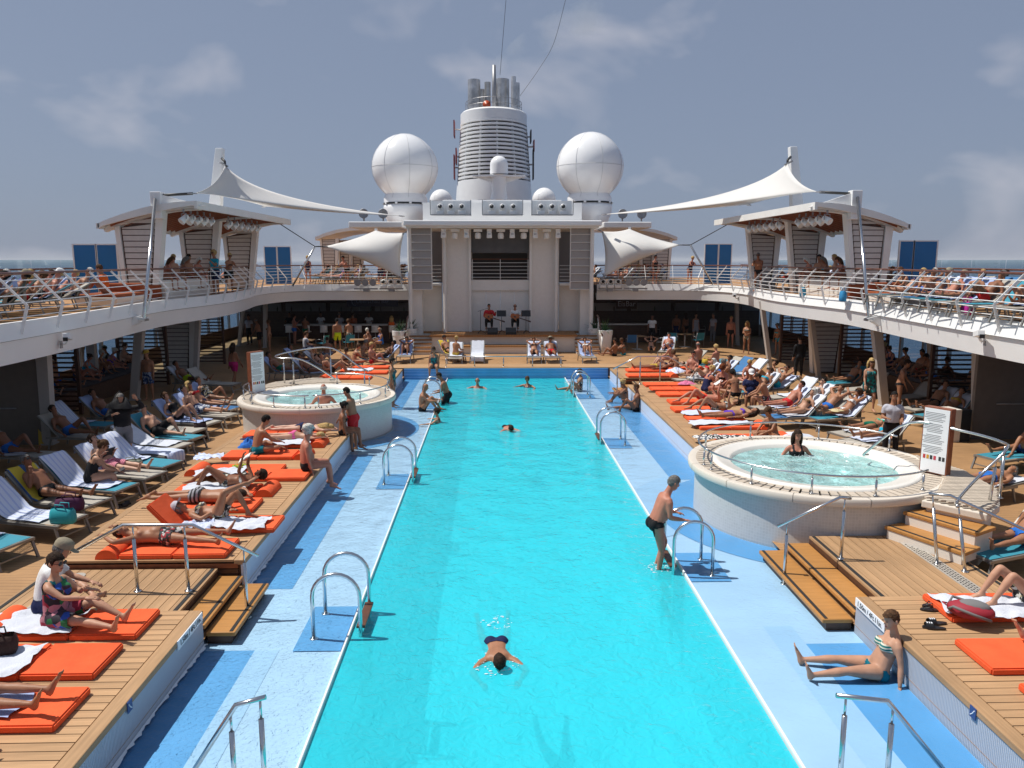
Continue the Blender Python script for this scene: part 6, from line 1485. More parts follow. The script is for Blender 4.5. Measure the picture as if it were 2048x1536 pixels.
def mat_bed(label, loc, rz, bolster=True, up=False, group='orange sun mats'):
    e = empty('sun_mat', loc, R(rz), label, 'sun mat', group)
    def pad():
        b = MB(); n = 6; rows = []; L_, W = .80, .70; hz = .085
        o = MB().box((0, 0, hz/2), (W, L_, hz)); me = o.mesh('pad', ORANGE); bm = bmesh.new(); bm.from_mesh(me); bmesh.ops.bevel(bm, geom=bm.edges[:], offset=.017, segments=2, affect='EDGES'); bm.to_mesh(me); bm.free(); return me
    me = lmesh('pad', pad)
    inst('pad', me, e, (0, .61, 0)); inst('pad', me, e, (0, -.20, 0))
    if bolster:
        def bol():
            P = [(.17*math.cos(PI*k/10)*1.0, .155*math.sin(PI*k/10)) for k in range(11)]
            return MB().extr(P, (-.34, 0, .0), (0, 1, 0), (0, 0, 1), (1, 0, 0), .68).mesh('bolster', ORANGE, True, 50)
        inst('bolster', lmesh('bol', bol), e, (0, -.79, 0))
    if up: inst('backrest', me, e, (0, -.82, .16), (R(-48), 0, 0))
    return e
def flat_towel(label, loc, rz, lx=.62, ly=1.3, m=TOWELW, seed=0, amp=.038, group='towels on the platforms'):
    rn = random.Random(seed); ph = [rn.uniform(0, 6) for _ in range(6)]; rows = []
    nx, ny = 12, 22
    for j in range(ny+1):
        v = j/ny-.5; row = []
        for i in range(nx+1):
            u = i/nx-.5
            x = u*lx*(1+.10*math.sin(5*v+ph[0]))+.05*math.sin(6*v+ph[1]); y = v*ly*(1+.06*math.sin(7*u+ph[2]))
            z = .012+amp*(.5+.5*math.sin(17*u+5*v+ph[3]))*(.4+.6*abs(math.sin(4*v+ph[4])))+amp*.35*math.sin(31*v+11*u+ph[5])*(abs(u) > .15)+.003*rn.random()
            row.append((x, y, max(z, .006)))
        rows.append(row)
    o = MB().grid(rows).build('beach_towel', m, None, True); o.location = loc; o.rotation_euler = (0, 0, R(rz)); tag(o, label, 'towel', group); return o
def heap_towel(label, loc, rz, m=TOWELW, s=.26, seed=0, hgt=.13):
    rn = random.Random(seed); ph = [rn.uniform(0, 6) for _ in range(6)]; rows = [] ; n = 18
    for j in range(9):
        r = s*j/8; row = []
        for k in range(n+1):
            a = 2*PI*k/n; rr = r*(1+.25*math.sin(3*a+ph[0])+.12*math.sin(5*a+ph[1])); f = 1-j/8
            row.append((rr*math.cos(a)*1.2, rr*math.sin(a), .01+hgt*f**.7*(.75+.25*math.sin(4*a+ph[2]+j))*(1 if j < 8 else 0)))
        rows.append(row)
    o = MB().grid(rows).build('beach_towel', m, None, True); o.location = loc; o.rotation_euler = (0, 0, R(rz)); tag(o, label, 'towel', 'crumpled towels'); return o
def tote_bag(label, loc, rz, m, w_=.42, h=.30, d=.18):
    e = empty('bag', loc, R(rz), label, 'bag', 'bags'); P = []
    rows = []
    for z, k in ((0, .82), (.05*h, .95), (.4*h, 1.0), (.8*h, .92), (h, .86)):
        row = []
        for q in range(17):
            a = 2*PI*q/16; c_, s_ = math.cos(a), math.sin(a); row.append((math.copysign(abs(c_)**.5, c_)*w_/2*k, math.copysign(abs(s_)**.6, s_)*d/2*(k if z < h*.9 else .45), z+.012*math.sin(3*a)*(z > 0)))
        rows.append(row)
    b = MB().grid(rows); b.f.append(tuple(range(16))); o = b.build('bag_body', m, e, True)
    for s in (-1, 1): MB().tube([(-.1, s*d*.2, h*.95), (-.08, s*d*.35, h*1.3), (.08, s*d*.35, h*1.3), (.1, s*d*.2, h*.95)], .010, 5).build('strap', m, e, True)
    return e
def sandals(label, loc, rz, m=BLACK, stripes_=False, thong=False):
    for k, (dx, dy, r) in enumerate(((0, 0, 0), (.14, -.06, 14))):
        q = Matrix.Rotation(R(rz), 3, 'Z') @ V((dx, dy, 0)); e = empty('sandal', V(loc)+q, R(rz+r), ('left' if k == 0 else 'right')+' one of the '+label, 'sandal', 'pairs of sandals')
        P = [(.045*math.cos(a)*(1.1 if math.sin(a) > 0 else .85), .135*math.sin(a)) for a in [2*PI*i/16 for i in range(16)]]
        MB().prism(P, 0, .028).build('sole', m, e)
        if thong:
            for s in (-1, 1): MB().tube([(0, .085, .03), (s*.03, .03, .065), (s*.045, -.02, .03)], .006, 4).build('thong', m, e)
        else:
            rows = [[(.052*math.cos(PI*i/8), y, .02+.062*math.sin(PI*i/8)) for i in range(9)] for y in (.015, .105)]; st_ = MB().grid(rows).build('strap', m, e, True)
            if stripes_:
                for y in (.035, .06, .085): MB().grid([[(.0535*math.cos(PI*i/8), yy, .021+.064*math.sin(PI*i/8)) for i in range(1, 6)] for yy in (y-.007, y+.007)]).build('white_stripe', SIGNW, st_)
TABLE_T = mat('table_top_wood', (.36, .22, .12), .4, var=.15)
def table(label, loc, rz=0, w_=.8):
    e = empty('bar_table', loc, R(rz), label, 'table', 'square bar tables'); bevel(MB().box((0, 0, .735), (w_, w_, .03)).build('table_top', TABLE_T, e), .006)
    MB().tube([(0, 0, .03), (0, 0, .72)], .035, 8).build('pillar', OFFW, e, True); bevel(MB().box((0, 0, .015), (.45, .45, .03)).build('base', OFFW, e), .01); return e
def chair(label, loc, rz, m):
    e = empty('arm_chair', loc, R(rz), label, 'chair', 'mesh arm chairs')
    for s in (-1, 1):
        MB().tube([(s*.26, .22, 0), (s*.26, .22, .62), (s*.27, -.02, .66), (s*.26, -.2, .60)], .014, 6).build('arm_frame', GREYM, e, True); MB().tube([(s*.26, -.20, 0), (s*.26, -.20, .44), (s*.25, -.30, .86)], .014, 6).build('back_leg', GREYM, e, True)
    MB().box((0, .01, .44), (.50, .46, .02)).build('seat', m, e); MB().grid([[(x, -.21-.09*k/3, .46+.40*k/3) for x in (-.25, 0, .25)] for k in range(4)]).build('backrest', m, e); return e
def stool(label, loc, rz):
    e = empty('bar_stool', loc, R(rz), label, 'bar stool', 'white bar stools')
    MB().lathe([(.22, 0), (.22, .015), (.03, .03)], 16).build('base', GREYM, e, True, 40); MB().tube([(0, 0, .02), (0, 0, .72)], .03, 8).build('pillar', GREYM, e, True)
    bevel(MB().box((0, .02, .76), (.42, .40, .06)).build('seat', OFFW, e), .02)
    MB().grid([[(.22*math.sin(a), -.18*math.cos(a)+.0, .77+z) for a in [R(-75+150*q/8) for q in range(9)]] for z in (0, .12, .26, .36)]).build('shell_back', OFFW, e, True).modifiers.new('s', 'SOLIDIFY').thickness = .02
    return e
LEAFM = mat('agave_leaf', (.035, .10, .035), .45, var=.3, scale=5)
def planter(label, loc, seed=0):
    e = empty('planter', loc, 0, label, 'planter', 'tall white planters')
    MB().lathe([(.26, 0), (.28, .03), (.36, .95), (.38, .97), (.39, 1.22), (.37, 1.23), (.35, 1.15), (.001, 1.14)], 28).build('pot', WHITE, e, True, 35)
    rn = random.Random(seed); p = empty('plant', (0, 0, 0)); p.parent = e; p.location = (0, 0, 1.14)
    for k in range(46):
        a = rn.uniform(0, 2*PI); el = rn.uniform(.25, 1.35); l = rn.uniform(.55, .95); w_ = rn.uniform(.022, .04); d = V((math.cos(a)*math.cos(el), math.sin(a)*math.cos(el), math.sin(el))); s = V((-math.sin(a), math.cos(a), 0)); rows = []
        for q in range(6):
            t = q/5; c_ = d*l*t-V((0, 0, 1))*(.30*t*t*math.cos(el)); ww = w_*(1-t**2)+.002; rows.append([c_-s*ww, c_+V((0, 0, -.012*(1-t))), c_+s*ww])
        MB().grid(rows).build('leaf', LEAFM, p, True)
    return e
# --- rules boards at the whirlpools
def rules_board(label, loc, rz):
    e = empty('rules_board', loc, R(rz), label, 'sign board', 'whirlpool rules boards')
    MB().box((0, 0, .62), (.50, .16, 1.24)).build('wooden_pillar', REDWOOD, e); MB().box((0, -.083, .62), (.46, .012, 1.20)).build('white_panel', SIGNW, e)
    y = 1.14; rn = random.Random(5)
    lines = []
    bd = MB()
    for k in range(26):
        if k % 7 != 6: bd.box((-.2+rn.uniform(.13, .19), -.0905, y-.03*k), (rn.uniform(.26, .38), .002, .010))
    o = bd.build('small_print', mat('print_grey', (.25, .25, .26), .6), e); o['kind'] = 'stuff'
    for k, cl in enumerate(((.5, .05, .05), (.6, .3, .02), (.03, .03, .03), (.55, .05, .08), (.03, .03, .03), (.03, .03, .03))): MB().box((-.17+.065*k+(.03 if k > 3 else 0), -.0915, .30), (.045, .003, .075)).build('pictogram', mat('pict%d' % k, cl, .5), e)
    b = MB().lathe([(.035, 0), (.03, .01)], 12); b.v = [(.253+z, x, .9+y_) for x, y_, z in b.v]; b.build('speaker_ring', STEEL, e, True)
rules_board('wood-sided white rules board on the right whirlpool apron', (8.25, 13.75, .97), -58)
rules_board('wood-sided white rules board on the left whirlpool', (-7.15, 23.1, .95), 55)
# --- planters
planter('front white planter with spiky plant left of the stage steps', (-4.95, 40.6, 0), 1); planter('rear white planter with spiky plant left of the stage', (-4.5, 41.9, 0), 2)
planter('front white planter with spiky plant right of the stage steps', (5.95, 40.6, 0), 3); planter('rear white planter with spiky plant right of the stage', (5.55, 41.9, 0), 4)
# --- bars below the back of the upper deck
BARW = mat('bar_dark_wood', (.055, .028, .018), .5, var=.25, scale=6)
for s, lab in ((-1, 'left'), (1, 'right')):
    xa_, xb_ = (-16.3, -4.9) if s < 0 else (5.95, 17.4)
    e = empty('bar_back_wall', ((xa_+xb_)/2, 50.0, 0), 0, 'dark wooden back wall of the bar %s of the stage' % lab, 'wall'); W = xb_-xa_
    MB().box((0, 0, 1.5), (W, .2, 3.0)).build('panelling', BARW, e)
    for k in range(16): MB().box((0, -.115, .15+.18*k), (W-.1, .03, .14)).build('board', BARW, e)
    for k in range(4): MB().box((-W/2+W*(k+.5)/4, -.20, 1.9), (W/4-.3, .12, .5)).build('mirror_niche', mat('niche_grey', (.14, .14, .14), .3), e)
    wgt = empty('bar_counter', ((xa_+xb_)/2, 46.0, 0), 0, 'long bar counter with pale top %s of the stage' % lab, 'bar counter')
    Wc = 7.4 if s < 0 else 3.4; dx = 1.95 if s < 0 else -4.0
    bevel(MB().box((dx, 0, 1.10), (Wc, .7, .06)).build('counter_top', OFFW, wgt), .01); MB().box((dx, .1, .54), (Wc-.2, .5, 1.05)).build('counter_front', BARW, wgt)
    for k in range(7): MB().box((dx, -.16, .12+.14*k), (Wc-.2, .03, .10)).build('slat', DKWOOD, wgt)
    rn = random.Random(3+s)
    for k in range(16 if s < 0 else 8):
        bx_ = empty('bottle', (xa_+.5+(W-1)*(k+rn.random()*.5)/(16 if s < 0 else 8), 49.72, 1.66), 0, 'bottle on the back shelf of the %s bar, %s from the left' % (lab, ORD[k]), 'bottle', 'bottles behind the %s bar' % lab)
        MB().lathe([(.04, 0), (.04, .19), (.015, .25), (.014, .31)], 8).build('glass', mat('bottle_%d' % (k % 3), ((.02, .05, .02), (.06, .03, .01), (.25, .25, .24))[k % 3], .15), bx_, True, 50)
for k in range(8): stool('white shell bar stool, %s from the left at the left bar' % ORD[k], (-11.9+1.0*k, 45.1, 0), 8*(-1)**k)
BLUESIGN = mat('sign_blue', (.012, .02, .07), .4)
e = empty('bar_sign', yp(745, 603, 48.5), 0, 'dim blue sign over the left bar', 'sign'); MB().box((0, 0, 0), (3.2, .06, .62)).build('board', BLUESIGN, e)
text('lettering', 'Überschau Bar', .34, mat('dim_lettering', (.10, .14, .26), .5), e, Matrix.Translation((0, -.04, 0)) @ Matrix.Rotation(PI/2, 4, 'X')); MB().tube([(-1.1+.18*math.cos(a), -.045, .24*math.sin(a)) for a in [R(70+220*k/10) for k in range(11)]], .02, 5).build('arc_mark', MATS['dim_lettering'], e)
e = empty('bar_sign', yp(1253, 608, 48.5), 0, 'dim sign with handwritten lettering over the right bar', 'sign'); MB().box((0, .02, 0), (1.3, .06, .6)).build('board', BARW, e)
text('lettering', 'EisBar', .46, mat('chalk_lettering', (.42, .42, .45), .6), e, Matrix.Translation((0, -.03, 0)) @ Matrix.Rotation(PI/2, 4, 'X'))
for k, (px, py, lab) in enumerate(((612, 680, 'at the left end of the left bar'), (715, 679, 'nearer the planter at the left bar'), (1275, 672, 'nearer the planter at the right bar'), (1370, 668, 'farther from the planter at the right bar'))):
    p = gp(px, py, .74); p.z = 0; table('square wooden table %s' % lab, p, 8*k)
for px, py, rz, m, lab in ((645, 702, 70, MESHT, 'teal chair right of the leftmost table'), (698, 700, 30, MESHT, 'teal chair left of the table by the left planter'), (748, 700, -100, MESHT, 'teal chair right of the table by the left planter'), (1262, 700, 0, MESHB, 'blue chair before the table by the right planter'), (1322, 700, 70, MESHG, 'beige chair right of the table by the right planter'), (1310, 672, 180, MESHG, 'beige chair behind the table by the right planter'),
    (1345, 695, -20, MESHT, 'teal chair left of the farther right table'), (1395, 695, 20, MESHT, 'teal chair right of the farther right table'), (1400, 672, 180, MESHG, 'beige chair behind the farther right table')):
    chair(lab, gp(px, py, 0), rz, m)
# --- caution floor sign in the left shade
e = empty('caution_sign', gp(93, 887, 0), R(-160), 'yellow folding caution sign in the shade at the left', 'sign'); YEL = mat('caution_yellow', (.62, .42, .02), .45)
for s in (-1, 1): MB().box((0, s*.1, .33), (.30, .015, .66), Matrix.Rotation(R(s*15), 3, 'X')).build('leaf_board', YEL, e)
MB().add([(-.08, .135, .30), (.08, .135, .30), (0, .10, .44)], [(0, 1, 2)]).build('warning_triangle', INK, e)
# --- litter bin box on the right
e = empty('bin_box', gp(1905, 880, 0), R(10), 'beige and black square bin by the right partition wall', 'bin'); bevel(MB().box((-.15, 0, .45), (.3, .5, .9)).build('side_panel', CREAM, e), .01); MB().box((.16, 0, .44), (.32, .48, .88)).build('dark_front', BLACK, e)
# ================================================================ PLACEMENT
def held_book(p_label, e_loc, rz, key, sc, kind, col, w_=.19, h=.26):
    """a book or tablet held in both hands: a thing of its own"""
    B = BODY[key]; a, b = V(B['joints']['la']), V(B['joints']['ra']); c = (a+b)/2; hd = B['bones']['head'][0]; d = (V(hd)-c).normalized()
    M = Matrix.Translation(e_loc) @ Matrix.Rotation(R(rz), 4, 'Z'); p = M @ (c+d*.02); q = (M.to_3x3() @ d)
    o = empty(kind, p, 0, p_label, kind, 'things being read'); m = MB(); o.rotation_mode = 'QUATERNION'; o.rotation_quaternion = q.to_track_quat('Z', 'Y')
    for s in ((-1, 1) if kind == 'book' else (0,)):
        MB().box((s*w_*.47, 0, .01*abs(s)), (w_*(.92 if s else 1.3), h, .012), Matrix.Rotation(R(-s*14), 3, 'Y')).build('page_block' if s else 'screen', mat('print_'+kind, col, .6), o)
HELD = []
UZM = .485     # top of a mat on a platform
SEAT = .36
def mp(px, py, z, **k): p = gp(px, py, z); return p
G1 = 'people on the left platform'; G2 = 'people on the right platform'; G3 = 'people in the pool'; G4 = 'people on the left loungers'; G5 = 'people on the right loungers'; G6 = 'people at the bars'; G7 = 'people on the upper deck'; G8 = 'people in front of the stage'
# ---------- left near platform
for y, x, bol, lab in ((9.05, -5.3, True, 'orange mat under the seated couple at the left'), (8.16, -5.35, True, 'orange mat with the brown bag at the left'), (7.22, -5.25, True, 'orange mat under the pair of oiled legs at the bottom left'), (6.30, -5.62, True, 'orange mat at the very bottom left corner')):
    mat_bed(lab, (x, y, .40), -90, bol)
flat_towel('white towel the couple sits on', (-5.75, 9.0, .50), -86, .62, 1.25, TOWELW, 1)
flat_towel('white towel under the brown bag', (-5.72, 8.12, .50), -92, .60, 1.15, TOWELW, 2)
flat_towel('pale towel under the oiled legs', (-5.35, 7.2, .50), -90, .52, 1.3, TOWELU, 3, .008)
tote_bag('dark brown cloth bag on the white towel', (-5.62, 8.22, .52), 20, mat('brown_cloth', (.035, .016, .012), .9, bump=.5, bscale=30), .44, .20, .26)
person('man in white T-shirt and khaki cap seen from behind on orange mat', (-5.72, 9.38, .50), -70, 'cross', 'm', 'fair', 'balding', 'grey', (('shirt', 'white'), ('shorts', 'navy')), .5, .017, 1.02, hat='cap', hatc='khaki', group=G1)
P_('hug', pelvis=(0, 0, .10), sp=(0, -.10, 1), ch=(0, .10, 1), fr=(0, 1, 0), hd=(0, .15, 1), lk=(.15, 1, -.05), la=((-.2, .55, -.7), (.55, .6, .45)), ra=((.1, .75, -.35), (-.35, .8, -.1)), ll=((-.10, .93, .32), (0, .9, -.42), (-.2, .4, 1)), rl=((.14, 1, .04), (.05, 1, -.10), (.2, .35, 1)))
person('woman wrapped in a colourful sarong, sitting beside the white T-shirt man', (-5.35, 8.98, .50), -98, 'hug', 'f', 'fair', 'short', 'dark', (('suit', 'tealprint'), ('tank', 'sarong'), ('skirt', 'sarong')), .8, .016, 1.03, shades=True, face=True, group=G1)
person('person with oiled tanned legs lying at the bottom left, body cut by the frame', (-5.38, 7.2, .50), -91, 'sup', 'f', 'tan', 'long', 'brown', (('bottom', 'black'), ('top', 'black')), .2, .017, 1.05, group=G1)
person('person in the bottom left corner with only a raised foot showing', (-5.62, 6.35, .50), -90, 'pro', 'm', 'tan', 'short', 'dark', (('trunks', 'black'),), .2, .018, 1.0, group=G1)
# ---------- left middle platform
for i, (px, py, bol, up, rz, lab) in enumerate(((335, 1090, True, False, -90, 'orange mat under the man in floral shorts'), (440, 1042, False, True, -90, 'orange mat with raised back under the crossed-leg woman'), (405, 1005, False, False, -90, 'orange mat under the man in striped trunks'), (455, 975, True, False, 90, 'orange mat under the reading woman in the left group'),
    (470, 935, True, False, -90, 'empty orange mat with towel over its bolster, left side'), (560, 945, False, False, 90, 'orange mat beside the white-haired man on the edge'), (540, 905, True, False, 90, 'orange mat under the young man with blue towel'), (575, 882, True, False, 90, 'orange mat under the girl in pink bottoms'), (590, 848, True, False, 90, 'orange mat under the blonde in navy bottoms'))):
    p = gp(px, py, .5); p.z = .40; p.y = min(p.y, 19.62); mat_bed(lab, p, rz, bol, up)
P = gp(335, 1085, UZM); person('man in black floral shorts lying with arms above his head', P, -90, 'sup_up', 'm', 'tan', 'crop', 'dark', (('boxers', 'floral'),), .5, .017, 1.03, shades=True, face=True, group=G1)
P = gp(440, 1038, UZM); person('woman in patterned bikini and striped cap lying with crossed legs', P, -92, 'sup_cross', 'f', 'tan', 'bun', 'grey', (('top', 'bwprint'), ('bottom', 'bwprint')), .3, .017, 1.05, hat='cap', hatc='lgrey', face=True, group=G1)
flat_towel('blue and white bag-like towel beside the crossed-leg woman', gp(395, 1052, .5), -80, .4, .5, TOWELB, 6, .05)
flat_towel('white towel under the crossed-leg woman', gp(480, 1048, .502), -90, .55, .9, TOWELW, 7)
P = gp(400, 1003, UZM); person('man in black and grey striped trunks lying on his front', P, 88, 'pro', 'm', 'tan', 'crop', 'dark', (('boxers', 'bwstripe'),), .4, .017, 1.05, group=G1)
P = gp(455, 972, UZM); person('woman reading a book on her back, patterned bikini, knees bent', P, 88, 'sup_kneesread', 'f', 'deep', 'short', 'dark', (('top', 'bwprint'), ('bottom', 'bwprint')), .2, .018, 1.05, group=G1); HELD.append(('white book held by the woman on the left platform', P, 88, ('sup_kneesread', 'f', .2, .018), 'book', (.75, .73, .68)))
flat_towel('white towel under the reading woman', gp(430, 978, .502), 92, .6, 1.2, TOWELW, 8)
flat_towel('towel draped over the bolster of the empty left mat', gp(418, 915, .56), -85, .45, .6, TOWELB, 9, .04)
flat_towel('white towel laid beside the black sandals, left platform', gp(440, 945, .502), -80, .55, 1.0, TOWELW, 10)
sandals('black sandals with yellow-green soles on the left platform', gp(475, 934, .53), 70, mat('jamaica_sole', (.35, .42, .02), .6), thong=True)
P = gp(598, 938, .5); P.x = XL-.18; person('heavy white-haired man in black trunks sitting on the left pool edge', P, -72, 'edge', 'm', 'red', 'curly', 'white', (('trunks', 'black'),), .9, .017, 1.04, face=True, group=G1)
P = gp(515, 906, UZM); person('young man sitting cross-legged with blue towel on his shoulder', P, -55, 'cross', 'm', 'tan', 'short', 'black', (('boxers', 'teal'),), .1, .018, 1.0, group=G1)
heap_towel('dark blue towel behind the cross-legged young man', gp(497, 893, .51), 0, fab('blue'), .2, 4, .22)
P = gp(590, 880, UZM); person('girl in pink bottoms lying on her front near the left edge', P, 85, 'pro', 'f', 'fair', 'bun', 'blond', (('bottom', 'pink'),), .1, .019, .95, group=G1)
flat_towel('white towel under the girl in pink bottoms', gp(560, 884, .502), 88, .62, 1.5, TOWELW, 12)
P = gp(605, 848, UZM); P.y = 19.6; P.x = -4.95; person('blonde woman in navy bottoms lying face down below the left whirlpool', P, 87, 'pro', 'f', 'pale', 'long', 'blond', (('bottom', 'navy'), ('top', 'navy')), .5, .020, 1.03, group=G1)
P = gp(668, 868, .42); P.x = XL-.12; person('woman in black bikini sitting on the left pool edge', P, -80, 'edge', 'f', 'deep', 'bun', 'black', (('top', 'black'), ('bottom', 'black')), .1, .019, .98, face=True, group=G1)
P = gp(708, 901, ZL); person('man in red shorts standing in the shallow water', P, 75, 'talk', 'm', 'tan', 'crop', 'black', (('shorts', 'red'),), .55, .018, 1.0, group=G1)
heap_towel('navy towel beside the cross-legged young man', gp(505, 880, .50), 0, fab('navy'), .22, 2, .10)
# ---------- ledge and pool
P = gp(846, 822, ZL); person('bald man sitting on the left ledge by the far ladder', P, -100, 'knees', 'm', 'tan', None, 'grey', (('trunks', 'black'),), .4, .022, 1.05, group=G3)
person('man climbing the far left ladder', (-1.62, 26.7, -.72), 88, 'climb', 'm', 'tan', 'crop', 'dark', (('shorts', 'black'),), .4, .022, 1.03, group=G3)
P = gp(875, 845, WZ); person('dark-haired woman in the water below the far left ladder', (P.x, P.y, -1.33), 80, 'float', 'f', 'fair', 'bun', 'dark', (('suit', 'black'),), .2, .022, 1.0, group=G3)
P = gp(955, 776, WZ); person('swimmer with dark hair near the far end, left one', (P.x, P.y, -1.42), 170, 'float', 'm', 'red', 'balding', 'dark', (('trunks', 'black'),), .5, .026, 1.0, group=G3)
P = gp(1055, 774, WZ); person('swimmer with brown hair near the far end, right one', (P.x, P.y, -1.36), 150, 'float', 'f', 'tan', 'bun', 'brown', (('suit', 'navy'),), .3, .026, 1.0, group=G3)
P = gp(1015, 858, WZ); person('snorkelling swimmer floating face down in mid pool', (P.x, P.y+.3, WZ+.03), 8, 'swim', 'm', 'red', 'crop', 'dark', (('trunks', 'black'),), .4, .022, 1.0, group=G3)
P = gp(993, 1325, WZ); person('near swimmer doing breaststroke towards the camera', (P.x, P.y+.52, WZ+.03), 3, 'swim', 'm', 'tan', 'crop', 'dark', (('trunks', 'navy'),), .2, .016, 1.0, group=G3)
P = gp(1158, 782, ZL); person('woman in dark swimsuit sitting by the far right ladder', P, 95, 'kneeout', 'f', 'tan', 'short', 'dark', (('suit', 'bwprint'),), .3, .024, 1.0, group=G3)
P = gp(1250, 806, ZL); person('blonde woman sitting on the right ledge against the wall', P, 88, 'knees', 'f', 'deep', 'bun', 'blond', (('top', 'black'), ('bottom', 'black')), .1, .021, 1.0, group=G3)
P = gp(1270, 822, ZL); person('tanned man sitting on the right ledge beside the blonde', P, 86, 'kneeout', 'm', 'deep', 'crop', 'brown', (('trunks', 'black'),), .2, .021, 1.02, group=G3)
person('man in black trunks climbing the nearest right ladder', (2.64, 11.96, -.27), -82, 'climb', 'm', 'red', 'short', 'grey', (('trunks', 'black'),), .6, .015, 1.02, face=True, group=G3)
P = gp(1752, 1352, ZL); person('woman in teal striped bikini sitting in the shallow water at right', P, 84, 'wallsit', 'f', 'fair', 'crop', 'brown', (('top', 'tealstripe'), ('bottom', 'teal')), .75, .015, 1.03, face=True, group=G3)
person('dark-haired woman soaking in the right whirlpool', (6.35, 15.55, -.34), 175, 'soak', 'f', 'red', 'long', 'dark', (('suit', 'black'),), .4, .018, 1.02, face=True, group=G3)
person('grey-haired man seen from behind in the left whirlpool', (-4.75, 21.3, -.26), 5, 'soak', 'm', 'red', 'balding', 'white', (('trunks', 'black'),), .5, .020, 1.0, group=G3)
P = gp(865, 741, .37); person('woman in tropical swimsuit sitting on the far pool edge', (P.x, YF+.12, .37), 180, 'edge', 'f', 'tan', 'short', 'dark', (('suit', 'tealprint'),), .4, .026, 1.03, shades=True, group=G3)
P = gp(762, 800, ZL); person('dark-haired woman in tropical swimsuit beside the left whirlpool', (-3.45, 26.0, ZL), -95, 'stand', 'f', 'tan', 'short', 'black', (('suit', 'tealprint'),), .3, .024, 1.02, group=G3)
# ---------- right near platform
for y, x, up, lab in ((9.25, 6.75, True, 'orange mat under the woman with bent knees at right'), (8.02, 6.45, False, 'orange mat with backpack and white towel at right'), (7.05, 6.55, False, 'orange mat at the right edge under bare feet')): mat_bed(lab, (x, y, .40), 90, not up, up)
flat_towel('white towel under the woman with bent knees at right', (6.35, 9.12, .50), 86, .62, 1.2, TOWELW, 21)
flat_towel('white towel on the orange mat behind the backpack', (6.75, 8.0, .50), 80, .6, 1.0, TOWELW, 22)
person('woman in purple bikini lying with bent knees on the right platform', (6.95, 9.3, .50), 90, 'sup_knees', 'f', 'fair', 'long', 'brown', (('top', 'purple'), ('bottom', 'bwprint')), .1, .016, 1.03, group=G2)
person('person at the right edge with one bent leg on a white towel', (7.0, 8.15, .50), 92, 'sup_knee', 'f', 'fair', 'long', 'dark', (('bottom', 'black'), ('top', 'black')), .2, .018, 1.0, group=G2)
person('person at the right edge with only crossed feet showing', (6.62, 7.12, .50), 88, 'sup', 'm', 'red', 'short', 'grey', (('trunks', 'navy'),), .4, .018, 1.0, group=G2)
sandals('black slides with white stripes on the right platform', gp(1868, 1258, .40), 75, BLACK, True)
sandals('black flip-flops beside the white towel at right', gp(1862, 1222, .40), 80, BLACK, False, True)
e = empty('backpack', gp(1940, 1235, .5), R(60), 'red and grey backpack lying on the orange mats', 'backpack'); RED_ = mat('pack_red', (.30, .015, .03), .7); GR_ = mat('pack_grey', (.17, .165, .165), .8)
b = MB(); ellipsoid(b, V((0, 0, .10)), V((1, 0, 0)), V((0, 1, 0)), V((0, 0, 1)), .17, .27, .11, 14, 9); b.build('pack_body', RED_, e, True); b = MB(); ellipsoid(b, V((0, -.03, .16)), V((1, 0, 0)), V((0, 1, 0)), V((0, 0, 1)), .11, .19, .075, 12, 7); b.build('front_pocket', GR_, e, True)
for s in (-1, 1): MB().tube([(s*.08, .24, .10), (s*.17, .2, .17), (s*.19, -.02, .12), (s*.12, -.22, .05)], .018, 6).build('strap', GR_, e, True)
MB().tube([(-.04, .26, .12), (0, .31, .14), (.04, .26, .12)], .010, 5).build('grab_loop', RED_, e, True)
# ---------- right middle platform, orange mats from near to far
RM = ((1490, 872, True), (1450, 848, True), (1425, 832, False), (1395, 815, False), (1385, 800, False), (1360, 785, False), (1345, 775, False), (1330, 766, False))
mats_lab = ['nearest orange mat behind the right whirlpool', 'orange mat under the woman in the violet bikini', 'orange mat with striped white towels, right platform', 'orange mat under the newspaper reader', 'orange mat of the sitting women, right platform', 'orange mat with pink cloth, third from the steps', 'empty orange mat second from the far right steps', 'empty orange mat nearest the far right steps']
for (px, py, bol), lab in zip(RM, mats_lab):
    p = gp(px, py, .5); mat_bed(lab, (p.x+.25, p.y, .40), 90, bol)
flat_towel('crumpled towel with black and white print by the right whirlpool rail', gp(1440, 876, .53), 90, .5, 1.3, blotch('zebra_print', [(.02, .02, .02), (.7, .7, .68)], 22), 30, .03)
flat_towel('white towel along the violet bikini woman', gp(1440, 846, .505), 92, .5, 1.7, TOWELW, 31, .025)
flat_towel('striped white towel on the middle right mats', gp(1415, 826, .505), 88, .6, 1.5, TOWELB, 32, .02)
P = gp(1462, 836, UZM); person('woman in violet bikini lying on her back, right platform', P, 90, 'sup', 'f', 'tan', 'long', 'dark', (('top', 'purple'), ('bottom', 'purple')), .1, .020, 1.02, group=G2)
P = gp(1430, 820, UZM); person('woman with bent knees reading her phone on the right platform', P, 90, 'sup_kneesread', 'f', 'tan', 'bun', 'dark', (('top', 'bwprint'), ('bottom', 'bwprint')), .1, .020, 1.0, group=G2)
P = gp(1408, 805, UZM); person('man in red shorts reading a newspaper on the right platform', P, 92, 'sup_kneesread', 'm', 'red', 'short', 'brown', (('boxers', 'red'),), .4, .020, 1.03, group=G2); HELD.append(('white newspaper held up on the right platform', P, 92, ('sup_kneesread', 'm', .4, .020), 'newspaper', (.7, .68, .66)))
P = gp(1412, 782, UZM); person('woman in navy swimsuit sitting at the front of the right group', P, -70, 'cross', 'f', 'red', 'bun', 'blond', (('suit', 'navy'),), .6, .021, 1.05, shades=True, group=G2)
